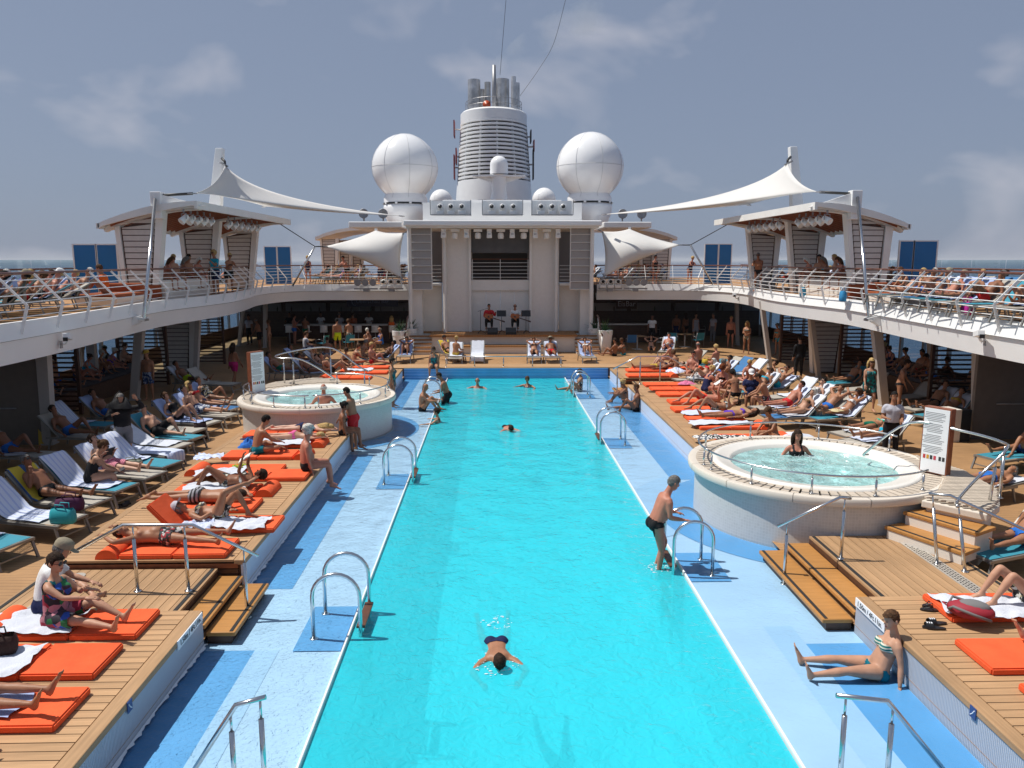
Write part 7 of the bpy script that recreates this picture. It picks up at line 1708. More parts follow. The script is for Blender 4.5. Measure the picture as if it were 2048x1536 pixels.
P = gp(1446, 776, UZM); person('red-haired woman in the sitting group, facing the pool', P, 150, 'cross', 'f', 'red', 'curly', 'red', (('top', 'black'), ('bottom', 'black')), .3, .021, 1.03, shades=True, group=G2)
P = gp(1470, 792, .45); person('woman with a dark ponytail and back tattoo, seen from behind', P, 10, 'cross', 'f', 'tan', 'pony', 'black', (('top', 'black'), ('bottom', 'black')), .2, .020, 1.05, group=G2)
P = gp(1500, 795, .45); person('man in navy shirt and white cap sitting in the right group', P, 165, 'chair', 'm', 'tan', 'crop', 'dark', (('shirt', 'navy'), ('shorts', 'navy')), .6, .020, 1.02, hat='cap', hatc='white', shades=True, group=G2)
P = gp(1532, 802, .45); person('bare-backed man in patterned shorts leaning forward in the right group', P, 75, 'forward', 'm', 'tan', 'crop', 'dark', (('boxers', 'floral'),), .3, .020, 1.03, group=G2)
P = gp(1545, 878, UZM); person('woman sitting behind the right whirlpool rail', P, 120, 'cross', 'f', 'tan', 'bun', 'brown', (('top', 'brown'), ('bottom', 'brown')), .2, .020, 1.0, group=G2)
heap_towel('white crumpled towel near the right whirlpool', gp(1590, 872, .5), 0, TOWELW, .3, 9, .12)
heap_towel('pink cloth and bags at the head of the right mats', gp(1372, 768, .5), 0, mat('pink_print', (.62, .16, .30), .8, var=.4, scale=20), .24, 11, .14)
heap_towel('white and black bag pile above the pink cloth', gp(1392, 755, .42), 20, mat('bw_bag', (.5, .5, .5), .8, var=.5, scale=14), .3, 12, .22)
sandals('brown flip-flops at the foot of the far right mats', gp(1303, 785, .40), 60, mat('brown_sole', (.09, .04, .02), .7), False, True)
# ---------- far right platform
for px, py, lab in ((1265, 752, 'nearest orange mat of the far right platform'), (1262, 742, 'middle orange mat of the far right platform'), (1258, 728, 'farthest orange mat of the far right platform'), (1285, 718, 'orange mat under the pale man in navy shorts')):
    p = gp(px+40, py-4, .5); mat_bed(lab, (p.x, min(p.y, 31.5), .40), 90, True)
P = gp(1310, 738, UZM); person('tanned man lying flat on the far right platform', P, 90, 'sup', 'm', 'deep', 'crop', 'dark', (('trunks', 'gold'),), .2, .026, 1.0, group=G2)
P = gp(1295, 714, UZM); person('pale man in navy shorts lying with bent knees far right', (P.x, 31.3, UZM), 90, 'sup_knees', 'm', 'pale', 'short', 'brown', (('boxers', 'navy'),), .3, .026, 1.0, group=G2)
heap_towel('blue and white towel heap on the far right platform', gp(1352, 744, .5), 0, TOWELB, .34, 14, .2)
for px, py, z, rz, ps, sx, sk, hr, hcx, wr, lab in ((1228, 712, 0, 60, 'kneeout', 'm', 'deep', 'crop', 'dark', (('trunks', 'black'),), 'tanned man in sunglasses sitting beside the right planter'), (1246, 710, 0, 100, 'knees', 'f', 'deep', 'short', 'brown', (('top', 'turq'), ('bottom', 'turq')), 'woman in sunglasses sitting beside the tanned man at right'),
    (1345, 722, .4, 70, 'forward', 'm', 'red', 'balding', 'white', (('trunks', 'navy'),), 'white-haired man bending forward on a far right lounger'), (1396, 726, .4, 20, 'chair', 'm', 'red', 'balding', 'grey', (('trunks', 'black'),), 'grey-haired man seen from behind on a lounger edge'), (1432, 730, .4, 30, 'chair', 'f', 'red', 'bun', 'blond', (('top', 'gold'), ('bottom', 'purple')), 'blonde woman in bikini seen from behind on a lounger edge'),
    (1302, 700, .1, 170, 'rec_head', 'f', 'fair', 'bun', 'brown', (('top', 'black'), ('bottom', 'black')), 'woman with arms over her head behind the pale man')):
    person(lab, gp(px, py, z), rz, ps, sx, sk, hr, hcx, wr, .4, .026, 1.03, group=G2, shades='sunglasses' in lab)
tote_bag('yellow bag on a far right lounger', gp(1415, 727, .42), 20, mat('yellow_cloth', (.6, .42, .04), .8, var=.2), .5, .22, .3)
# ---------- left lounger row, near to far
def LL(fx, fy, rz): q = R(rz); return V((fx+1.2*math.sin(q), fy-1.2*math.cos(q), 0))
LROW = [  # foot x, foot y, sling, back, towel(material, y1), towel label, lounger label, person
 (-8.35, 11.0, MESHG, 'up', None, '', 'nearest lounger at the left edge, bare foot on it', ('person at the left edge with one bare foot on a lounger', 'rec_knee', 'm', 'fair', 'short', 'dark', (('trunks', 'black'),), {})),
 (-7.75, 12.1, MESHT, 'up', (TOWELB, .7), 'striped towel on the teal lounger at the left edge', 'teal lounger with striped towel at the left edge', None),
 (-7.45, 13.25, MESHG, 'up', (TOWELB, .8), 'blue towel on the lounger with two bags', 'lounger carrying the purple and turquoise bags', None),
 (-7.5, 14.25, MESHG, 'up', (TOWELY, .1), 'yellow and navy towel on a left lounger back', 'lounger with the yellow towel at the left', ('man in dark trunks reclining on the yellow towel, hand on chin', 'rec_chin', 'm', 'deep', 'short', 'grey', (('trunks', 'black'),), dict(shades=True))),
 (-7.42, 15.25, MESHT, 'up', (TOWELB, .9), 'blue striped towel behind the polka dot woman', 'lounger of the woman in black polka dot swimsuit', ('woman in black polka dot swimsuit looking down at a tablet', 'forward', 'f', 'fair', 'bun', 'brown', (('suit', 'black'),), dict(rz=-60, dx=.25, fat=.7, shades=True))),
 (-7.22, 16.15, MESHG, 'up', (TOWELB, .3), 'blue towel behind the woman in the striped skirt', 'lounger of the woman in the pink striped skirt', ('woman in pink striped skirt lying back with a tablet', 'rec_read', 'f', 'pale', 'bun', 'dark', (('top', 'black'), ('skirt', 'pinkstripe')), {})),
 (-7.24, 17.05, MESHT, 'up', (TOWELB, .4), 'wide blue striped towel on the empty teal lounger', 'empty teal lounger with a grey bag on its foot', None),
 (-7.6, 18.0, MESHG, 'low', (TOWELB, 1.3), 'white and blue towel spread over a low lounger', 'low lounger behind the person in the dark cover-up', None),
 (-7.66, 18.8, MESHG, 'mid', (TOWELW, .9), 'white towel on the lounger before the old man', 'beige lounger just before the old man in black shorts', None),
 (-7.7, 19.65, MESHT, 'up', None, '', 'lounger of the old man in black shorts', ('grey-haired old man in black shorts with one knee raised', 'rec_knee', 'm', 'fair', 'balding', 'white', (('shorts', 'black'),), dict(shades=True, fat=.6))),
 (-7.95, 20.55, MESHG, 'mid', None, '', 'empty grey lounger left of the backpack', None),
 (-7.9, 21.55, MESHG, 'up', (TOWELU, .9), 'pale towel under the woman reading in black', 'lounger of the woman reading in black swimsuit', ('woman in black swimsuit reading with knees raised', 'rec_knees', 'f', 'fair', 'bun', 'brown', (('suit', 'black'),), {})),
 (-7.75, 22.6, MESHG, 'up', (TOWELU, .3), 'pale blue towel behind the man in paisley shorts', 'lounger of the man in blue printed shorts', ('dark-haired man in blue printed shorts', 'rec', 'm', 'fair', 'crop', 'black', (('shorts', 'paisley'),), {})),
 (-8.0, 23.7, MESHB, 'up', (TOWELU, .6), 'pale blue towel behind the woman in the red top', 'lounger of the blonde woman in the red top', ('blonde woman in red bikini top on a left lounger', 'rec_lap', 'f', 'tan', 'long', 'blond', (('top', 'red'), ('bottom', 'navy')), dict(shades=True))),
 (-8.1, 24.7, MESHG, 'up', (TOWELU, .3), 'pale blue towel on the farthest sunny left lounger', 'lounger farthest in the sunny left row', ('black-haired woman in printed swimsuit with a book, far end of the left row', 'rec_knee', 'f', 'tan', 'short', 'black', (('suit', 'bwprint'),), {})),
]
for i, (fx, fy, sl, bkk, tw, tl, ll, pr) in enumerate(LROW):
    rz = -106+random.uniform(-3, 3); p = LL(fx, fy, rz); lounger(ll, p, rz, sl, bkk, 'loungers in the left row')
    if tw: lounger_towel(tl, p, rz, tw[0], bkk, tw[1], i)
    if pr:
        lab, ps, sx, sk, hr, hcx, wr, ex = pr; ex = dict(ex); fat = ex.pop('fat', .3); prz = ex.pop('rz', rz); dx = ex.pop('dx', 0)
        person(lab, (p.x+dx, p.y, SEAT+(.02 if tw else 0)), prz, ps, sx, sk, hr, hcx, wr, fat, .020 if fy < 17 else .024, 1.03, group=G4, face=fy < 17, **ex)
        if 'tablet' in lab or 'book' in lab or 'reading' in lab: HELD.append(('dark tablet held by the %s' % ('skirted woman' if 'skirt' in lab else 'polka dot woman') if 'tablet' in lab else 'pale book held by the '+('far woman of the left row' if 'book' in lab else 'woman in black on a left lounger'), V((p.x+dx, p.y, SEAT)), prz, (ps, sx, fat, .020 if fy < 17 else .024), 'tablet' if 'tablet' in lab else 'book', (.02, .02, .025) if 'tablet' in lab else (.7, .7, .68)))
tote_bag('turquoise beach bag on the lounger foot at the left', gp(127, 1045, .36), -10, mat('turquoise_cloth', (.02, .36, .42), .6), .48, .26, .2)
tote_bag('purple beach bag behind the turquoise bag', gp(140, 1020, .36), 10, mat('purple_cloth', (.07, .008, .05), .8), .5, .24, .26)
tote_bag('grey and lime bag on the empty teal lounger', gp(262, 930, .37), 30, mat('grey_lime', (.22, .24, .18), .7, var=.4, scale=12), .5, .12, .3)
tote_bag('black and red backpack standing by the left loungers', gp(402, 878, 0), 20, mat('black_red', (.03, .012, .012), .8, var=.5, scale=6), .36, .46, .24)
sandals('dark sandals on the deck before the yellow towel lounger', gp(248, 1010, 0), -60, mat('dark_sole', (.03, .02, .018), .7))
P = gp(252, 935, 0); person('person pulling a dark cover-up over the head among the left loungers', P, -150, 'robe', 'm', 'fair', 'short', 'grey', (('sleeves', 'black'), ('shorts', 'grey')), .5, .020, 1.03, group=G4)
o = heap_towel('dark cloth held over the head of the standing person', V((P.x, P.y, 1.45)), 0, fab('black'), .28, 33, .42); o.scale = (.8, .8, 1)
# ---------- left shade
SH = ((300, 800, 0, 170, 'stand', 'm', 'tan', 'short', 'grey', (('shorts', 'blueplaid'),), 'cap', 'man in yellow cap and plaid shorts standing in the left shade'), (165, 740, .45, 150, 'drink', 'f', 'fair', 'bun', 'dark', (('tank', 'grey'),), None, 'woman eating on the bench by the left windows'), (112, 800, 0, 160, 'stand', 'f', 'tan', 'long', 'dark', (('dress', 'blue'),), None, 'person in blue dress by the left partition'), (215, 735, .45, 120, 'chair', 'm', 'deep', 'short', 'black', (('shirt', 'black'),), None, 'dark silhouette on the bench behind the left slats'),
    (470, 775, 0, -30, 'walk', 'f', 'deep', 'long', 'dark', (('skirt', 'magenta'),), None, 'woman in magenta skirt in the left shade'), (385, 745, 0, -160, 'stand', 'f', 'deep', 'bun', 'black', (('top', 'black'), ('bottom', 'black')), None, 'woman in black bikini in the left shade'), (500, 690, 0, 160, 'stand', 'm', 'deep', 'short', 'dark', (('trousers', 'black'), ('shirt', 'lgrey')), None, 'waiter in grey shirt in the left shade'), (520, 700, 0, 90, 'talk', 'm', 'deep', 'balding', 'grey', (('shorts', 'black'),), None, 'grey-haired man in dark shorts near the left bar'))
for px, py, z, rz, ps, sx, sk, hr, hcx, wr, ht, lab in SH: person(lab, gp(px, py, z), rz, ps, sx, sk, hr, hcx, wr, .4, .028, 1.02, group='people in the left shade', hat=ht, hatc='gold')
for k, (px, py, sl, tw, ps, lab, pl) in enumerate(((215, 830, MESHT, TOWELU, 'rec', 'lounger with pale towel in the left shade, nearer', 'man in blue trunks resting in the left shade'), (150, 845, MESHT, TOWELB, None, 'shaded left lounger with green cloth', ''), (140, 868, MESHG, None, 'rec_knee', 'shaded left lounger before the caution sign', 'dim figure lying in front of the partition at left'), (375, 762, MESHG, TOWELW, 'rec', 'lounger under the slanted column at left', 'figure in lime shorts resting in the left shade'), (415, 765, MESHG, None, None, 'empty lounger deep in the left shade', ''), (20, 905, MESHG, TOWELW, 'rec_knee', 'lounger cut by the left edge in the shade', 'dim figure at the left edge in the shade'))):
    p = gp(px, py, SEAT); p.z = 0; lounger(lab, p, -100, sl, 'up', 'loungers in the left shade')
    if tw: lounger_towel('towel on the %s' % lab, p, -100, tw, 'up', .6, 40+k)
    if ps: person(pl, (p.x, p.y, SEAT), -100, ps, 'm', 'deep', 'short', 'dark', (('boxers', 'lime' if 'lime' in pl else 'blue'),), .3, .028, 1.0, group='people in the left shade')
# ---------- behind the left whirlpool
for k, (px, py, z, rz, ps, sx, sk, hr, hcx, wr, lab) in enumerate(((560, 742, .36, -95, 'rec', 'm', 'deep', 'short', 'dark', (('boxers', 'green'),), 'man in green trunks on a lounger behind the left whirlpool'), (600, 722, .36, -95, 'rec_knee', 'f', 'deep', 'short', 'dark', (('suit', 'bwprint'),), 'woman in dark print swimsuit behind the left whirlpool'), (665, 745, .5, -90, 'rec_knees', 'm', 'tan', 'crop', 'dark', (('boxers', 'black'),), 'man in black trunks on a mat behind the left whirlpool'),
    (690, 735, .5, -150, 'cross', 'f', 'tan', 'bun', 'dark', (('top', 'black'), ('bottom', 'black')), 'woman in black bikini and sunglasses sitting behind the whirlpool'), (708, 728, .5, -60, 'cross', 'f', 'tan', 'short', 'brown', (('top', 'black'), ('bottom', 'black')), 'woman in black bikini drinking behind the whirlpool'), (655, 712, .36, 10, 'cross', 'm', 'deep', 'crop', 'dark', (('boxers', 'paisley'),), 'tanned man seen from behind near the left bar tables'), (738, 700, .40, 20, 'chair', 'm', 'deep', None, 'grey', (('trunks', 'black'),), 'bald man seen from behind by the teal chair'),
    (770, 715, .36, 115, 'rec_read', 'm', 'brown', 'short', 'black', (('boxers', 'black'),), 'dark-haired man reading on a blue towel by the left planter'), (612, 700, .42, -60, 'chair', 'm', 'fair', 'short', 'brown', (('shirt', 'lgrey'), ('shorts', 'navy')), 'man in pale shirt sitting at the leftmost bar table'), (735, 690, .42, 10, 'chair', 'f', 'tan', 'bun', 'white', (('suit', 'black'),), 'woman with a white hat seen from behind at the bar table'), (762, 688, .42, 120, 'chair', 'f', 'tan', 'balding', 'grey', (('suit', 'blue'),), 'woman in blue top sitting at the table by the left planter'))):
    p = gp(px, py, z); person(lab, p, rz, ps, sx, sk, hr, hcx, wr, .4, .028, 1.03, group='people behind the left whirlpool', shades='sunglasses' in lab)
    if z == .36 and k != 5: lounger('lounger of the %s' % lab, (p.x, p.y, 0), rz, MESHB if k == 0 else MESHT, 'up', 'loungers behind the left whirlpool'); lounger_towel('blue towel under the %s' % lab, (p.x, p.y, 0), rz, TOWELU, 'up', .8, 60+k)
for k, (px, py, lab) in enumerate(((690, 752, 'nearest orange mat beyond the left whirlpool'), (725, 742, 'orange mat with white towel beyond the left whirlpool'), (730, 732, 'farthest orange mat beyond the left whirlpool'))):
    p = gp(px, py, .5); mat_bed(lab, (min(p.x, -4.95), p.y, .40), -90, True)
flat_towel('white towel on the mats beyond the left whirlpool', gp(715, 740, .505), -90, .6, 1.2, TOWELW, 70)
# ---------- right loungers
RROW = [ # px, py (hips), sling, back, towel, person
 (1768, 870, MESHG, 'up', (TOWELB, 1.0), 'lounger of the man in bright blue trunks', ('man in bright blue trunks and sunglasses lying on a right lounger', 'rec', 'm', 'tan', 'crop', 'black', (('trunks', 'turq'),), dict(shades=True))),
 (1742, 856, MESHG, 'low', (TOWELW, .8), 'lounger of the woman in the green bikini', ('woman in emerald bikini lying back on a right lounger', 'sup', 'f', 'tan', 'long', 'dark', (('top', 'mint'), ('bottom', 'green')), {})),
 (1690, 826, MESHT, 'up', (TOWELB, .4), 'teal lounger of the curly-haired woman with raised arms', ('curly blonde woman with both arms over her head', 'rec_head', 'f', 'tan', 'curly', 'brown', (('top', 'whitedot'), ('bottom', 'whitedot')), dict(shades=True))),
 (1655, 818, MESHG, 'up', None, 'lounger of the man beside the waiter', ('man lying behind the waiter with arms up', 'rec_head', 'm', 'tan', 'crop', 'brown', (('boxers', 'blue'),), {})),
 (1622, 800, MESHT, 'up', (TOWELW, .8), 'teal lounger of the woman in white bandeau', ('dark-haired woman in white bandeau swimsuit with bent knees', 'rec_knees', 'f', 'pale', 'crop', 'black', (('suit', 'whitedot'),), dict(shades=True))),
 (1592, 786, MESHG, 'up', (TOWELW, .7), 'lounger under a big white towel, right side', None),
 (1552, 772, MESHG, 'mid', (TOWELB, .7), 'lounger of the man with the turquoise cloth', ('man with turquoise cloth lying with one arm back', 'rec_headknees', 'm', 'tan', 'crop', 'dark', (('boxers', 'turq'),), dict(shades=True))),
 (1530, 758, MESHG, 'mid', None, 'beige lounger of the knees-up woman far right', ('woman with raised knees on a far right lounger', 'rec_knees', 'f', 'tan', 'bun', 'dark', (('top', 'black'), ('bottom', 'black')), {})),
 (1500, 744, MESHG, 'up', (TOWELW, .8), 'empty beige lounger with raised back, far right', None),
 (1472, 738, MESHB, 'up', None, 'empty bright blue lounger with raised back', None),
 (1450, 730, MESHG, 'mid', None, 'empty beige lounger beside the yellow bag', None),
 (1420, 725, MESHT, 'low', None, 'low teal lounger of the grey-haired man', None),
 (1382, 722, MESHG, 'up', None, 'beige lounger behind the white-haired man', None),
]
for i, (px, py, sl, bkk, tw, ll, pr) in enumerate(RROW):
    p = gp(px, py, .42); p.z = 0; rz = 107+random.uniform(-4, 4); lounger(ll, p, rz, sl, bkk, 'loungers in the right row')
    if tw: lounger_towel('towel on the %s' % ll, p, rz, tw[0], bkk, tw[1], 80+i)
    if pr:
        lab, ps, sx, sk, hr, hcx, wr, ex = pr; person(lab, (p.x, p.y, SEAT+.02), rz, ps, sx, sk, hr, hcx, wr, .2, .022, 1.02, group=G5, **ex)
o = heap_towel('cream straw hat on the lap of the curly woman', gp(1672, 822, .55), 0, mat('straw', (.55, .45, .25), .8), .16, 3, .07)
o['category'] = 'hat'; o.name = 'straw_hat'
P = gp(1640, 828, 0); person('waiter in pale grey shirt and dark trousers among the right loungers', (gp(1640, 852, 0).x*1.0, 18.2, 0), 165, 'carry', 'm', 'tan', 'crop', 'black', (('shirt', 'lgrey'), ('trousers', 'black')), .2, .020, 1.0, group=G5, face=True)
P = gp(1735, 826, 0); person('blonde woman in green patterned dress walking towards the pool', P, 172, 'walk', 'f', 'fair', 'long', 'blond', (('dress', 'tealprint'),), .4, .022, 1.05, shades=True, group=G5)
P = gp(1796, 826, 0); person('woman in black bikini bending over in the right shade', P, -120, 'talk', 'f', 'tan', 'short', 'dark', (('top', 'black'), ('bottom', 'black')), .5, .024, 1.05, group='people in the right shade')
for k, (px, py, ps, sx, wr, ll, lab) in enumerate(((1868, 812, 'rec', 'm', (('trunks', 'black'),), 'lounger of the man holding up a drink', 'man in black trunks raising his arm in the right shade'), (1900, 826, 'rec_knee', 'f', (('top', 'gold'), ('bottom', 'gold')), 'lounger beside the man with the drink', 'woman in yellow bikini beside the black trunks man'), (1840, 790, None, 'm', (), 'teal lounger under the right upper deck', ''), (1700, 762, 'rec', 'm', (('boxers', 'grey'),), 'lounger under the louvred column at right', 'man lying below the right louvred column'), (1735, 775, None, 'f', (), 'grey lounger behind the green dress woman', ''), (2045, 905, 'rec_knee', 'm', (('trunks', 'navy'),), 'lounger at the right edge with bent legs on it', 'person with bent legs at the right edge'), (1975, 965, 'sup', 'm', (('trunks', 'blue'),), 'lounger just beyond the whirlpool apron', 'grey-haired man lying just beyond the whirlpool apron'), (2045, 1085, 'rec', 'm', (('boxers', 'blue'),), 'beige lounger at the right edge below the whirlpool rail', 'man in blue shorts at the right edge below the rail'))):
    p = gp(px, py, SEAT); p.z = 0; rz = 110; flat = ps == 'sup'
    lounger(ll, p, rz, MESHT if k % 2 else MESHG, 'flat' if flat else 'up', 'loungers in the right shade'); lounger_towel('towel on the %s' % ll, p, rz, TOWELW, 'flat' if flat else 'up', .7, 100+k) if k in (0, 1, 6) else None
    if ps: person(lab, (p.x, p.y, SEAT), rz, ps, sx, 'tan', 'short', 'grey' if 'grey' in lab else 'dark', wr, .4, .024, 1.02, group='people in the right shade')
for px, py, rz, ps, sx, sk, hr, hcx, wr, lab in ((1596, 757, 5, 'stand', 'm', 'fair', 'crop', 'dark', (('sleeves', 'black'), ('trousers', 'black')), 'man dressed in black seen from behind, right deck'), (1492, 708, 150, 'carry', 'f', 'tan', 'long', 'blond', (('top', 'bwprint'), ('bottom', 'bwprint')), 'blonde woman in printed bikini standing in the right shade'), (1303, 690, 170, 'stand', 'm', 'brown', 'crop', 'black', (('shirt', 'white'), ('trousers', 'black')), 'waiter in white shirt at the right bar'), (1390, 684, -170, 'stand', 'f', 'fair', 'short', 'dark', (('dress', 'lgrey'),), 'woman in pale dress at the right bar'), (1425, 686, 120, 'stand', 'm', 'fair', 'short', 'grey', (('shirt', 'lgrey'), ('trousers', 'grey')), 'man in light clothes right of the pale dress woman'), (1352, 684, 160, 'talk', 'm', 'deep', 'short', 'dark', (('shorts', 'navy'),), 'shirtless man bending at the right bar'), (1370, 683, 20, 'stand', 'f', 'deep', 'long', 'dark', (('bottom', 'black'), ('top', 'black')), 'woman in bikini in the dark of the right bar'),
    (676, 702, 15, 'walk', 'm', 'tan', 'crop', 'black', (('shorts', 'lime'),), 'man in neon yellow shorts seen from behind at the left bar'), (707, 684, 10, 'stand', 'm', 'tan', 'short', 'dark', (('shorts', 'grey'), ('shirt', 'rust')), 'man in rust shirt standing at the left bar'), (680, 683, 5, 'bar', 'm', 'fair', 'balding', 'grey', (('shirt', 'lgrey'), ('shorts', 'navy')), 'man in pale blue shirt leaning on the left bar'), (612, 690, 0, 'bar', 'f', 'deep', 'short', 'dark', (('top', 'green'), ('bottom', 'green')), 'woman in green bikini at the left bar')):
    person(lab, gp(px, py, 0), rz, ps, sx, sk, hr, hcx, wr, .3, .028, 1.02, group=G6)
for k, (px, wr, lab) in enumerate(((642, 'white', 'left bartender in white'), (738, 'white', 'right bartender in white'), (579, 'black', 'bartender in black at the dark end'))): person(lab+' behind the left bar', (yp(px, 640, 47.6).x, 47.6, 0), 180, 'bar', 'm', 'brown', 'crop', 'black', (('shirt', wr), ('trousers', 'black')), .2, .03, 1.0, group=G6)
person('woman in orange top on a stool at the left bar', (-5.95, 45.15, .80), 5, 'stool', 'f', 'tan', 'long', 'blond', (('tank', 'orange'), ('skirt', 'grey')), .3, .03, 1.0, group=G6)
# ---------- in front of the stage
FS = ((812, 704, 180, 'rec_headknees', 'f', 'deep', 'dark', 'black', 'woman with arms behind her head left of the stage steps', TOWELU), (897, 703, -150, 'rec', 'm', 'tan', 'black', 'black', 'person in black cap on a yellow lounger before the stage', TOWELY), (912, 708, -30, 'chair', 'f', 'tan', 'blond', 'gold', 'blonde woman sitting with her back turned before the stage', TOWELW), (955, 704, 180, None, '', '', '', '', 'empty', TOWELW), (1068, 706, 178, 'rec_head', 'f', 'tan', 'brown', 'black', 'woman in black bikini with arms up before the stage', TOWELB), (1102, 706, 180, 'rec_lap', 'm', 'deep', 'grey', 'red', 'man in sun hat and sunglasses before the stage', TOWELB), (1172, 706, 182, 'rec_headknees', 'f', 'tan', 'dark', 'white', 'woman with arms crossed over her head right of the stage', TOWELU))
for k, (px, py, rz, ps, sx, sk, hcx, cl, lab, tw) in enumerate(FS):
    p = gp(px, py, .42); p.z = 0; p.y = min(p.y, 38.6); p.x = yp(px, py, p.y).x
    lounger('empty beige lounger with its back raised before the stage' if not ps else 'lounger of the %s' % lab, p, rz if ps != 'chair' else 180, MESHG, 'up', 'loungers before the stage'); lounger_towel('towel on the empty lounger before the stage' if not ps else 'towel under the %s' % lab, p, 180 if ps == 'chair' else rz, tw, 'up', .8 if ps else 1.3, 120+k, over=bool(ps))
    if ps: person(lab, (p.x, p.y, SEAT+.02), rz, ps, sx, sk, 'bun' if sx == 'f' else 'crop', hcx, (('top', cl), ('bottom', cl)) if sx == 'f' else (('boxers', cl),), .3, .026, 1.04, group=G8, hat='sun' if 'sun hat' in lab else ('cap' if 'cap' in lab else None), hatc='khaki' if 'sun hat' in lab else 'black', shades='sunglasses' in lab)
# ---------- musicians
WOODG = mat('guitar_wood', (.36, .10, .02), .25, var=.2)
def guitar(label, p, rz):
    e = empty('guitar', p, R(rz), label, 'guitar', 'acoustic guitars'); e.rotation_euler = (0, R(-18), R(rz))
    out_ = [(.0, .155), (.10, .19), (.20, .16), (.27, .12), (.34, .135), (.42, .13), (.48, .06)]; P = [(-.24+a, b) for a, b in out_]; P = P+[(a, -b) for a, b in P[::-1]]
    MB().extr(P, (0, 0, 0), (1, 0, 0), (0, 0, 1), (0, 1, 0), .10).build('guitar_body', WOODG, e); MB().box((-.50, .02, 0), (.62, .03, .05)).build('neck', DKWOOD, e); MB().box((-.85, .02, 0), (.16, .02, .08)).build('headstock', DKWOOD, e)
    b = MB().lathe([(.05, 0), (.001, .002)], 14); b.v = [(x, .103+z, y) for x, y, z in b.v]; b.build('sound_hole', BLACK, e)
YM = 42.3; SZ = .95
for px, sh, sk, hr, hcx, lab, gl in ((978, 'red', 'tan', 'crop', 'dark', 'guitarist in dark red shirt sitting on the stage', 'brown acoustic guitar of the red shirt musician'), (1030, 'white', 'tan', 'balding', 'grey', 'guitarist in white shirt sitting on the stage', 'dark acoustic guitar of the white shirt musician')):
    x = yp(px, 640, YM).x
    person(lab, (x, YM, SZ+.62), 180, 'guitar', 'm', sk, hr, hcx, (('sleeves', sh), ('trousers', 'black')), .3, .024, 1.04, shades=sh == 'white', group='musicians'); guitar(gl, (x-.02, YM-.26, SZ+.90), 180)
    e = empty('stage_stool', (x, YM, SZ), 0, 'black stool under the %s shirt musician' % sh, 'stool', 'stage stools'); MB().lathe([(.19, .56), (.2, .60), (.001, .61)], 16).build('seat', BLACK, e, True, 40)
    for k in range(4): a = PI/4+PI/2*k; MB().tube([(.12*math.cos(a), .12*math.sin(a), .57), (.22*math.cos(a), .22*math.sin(a), 0)], .015, 5).build('leg', DARK, e)
def tripod(e, r=.28):
    for k in range(3): a = 2*PI*k/3; MB().tube([(0, 0, .2), (r*math.cos(a), r*math.sin(a), .01)], .012, 5).build('leg', BLACK, e)
for px, lab in ((1003, 'black music stand before the red shirt musician'), (1052, 'black music stand beside the white shirt musician')):
    p = yp(px, 640, YM-.7); e = empty('music_stand', (p.x, YM-.7, SZ), 0, lab, 'music stand', 'music stands'); tripod(e); MB().tube([(0, 0, .1), (0, 0, 1.0)], .014, 6).build('stem', BLACK, e); MB().box((0, 0, 1.1), (.5, .02, .34), Matrix.Rotation(R(-20), 3, 'X')).build('desk', BLACK, e)
p = yp(961, 640, YM-.6); e = empty('microphone_stand', (p.x, YM-.6, SZ), 0, 'black boom microphone stand at the left of the musicians', 'microphone stand'); tripod(e); MB().tube([(0, 0, .1), (0, 0, 1.25)], .014, 6).build('stem', BLACK, e); MB().tube([(-.15, 0, 1.2), (.35, 0, 1.36)], .010, 5).build('boom', BLACK, e); b = MB(); ellipsoid(b, V((.40, 0, 1.38)), V((1, 0, 0)), V((0, 1, 0)), V((0, 0, 1)), .06, .035, .035, 8, 5); b.build('microphone', GREYM, e, True)
for px, lab in ((985, 'left black floor monitor on the stage'), (1022, 'right black floor monitor on the stage')):
    p = yp(px, 660, YM-1.0); e = empty('floor_monitor', (p.x, YM-1.0, SZ), 0, lab, 'speaker', 'floor monitors'); MB().extr([(-.2, 0), (.2, 0), (.2, .3), (.02, .36), (-.2, .12)], (-.28, 0, 0), (0, 1, 0), (0, 0, 1), (1, 0, 0), .56).build('cabinet', BLACK, e); MB().box((0, -.12, .24), (.5, .01, .3), Matrix.Rotation(R(-42), 3, 'X')).build('grille', DARK, e)
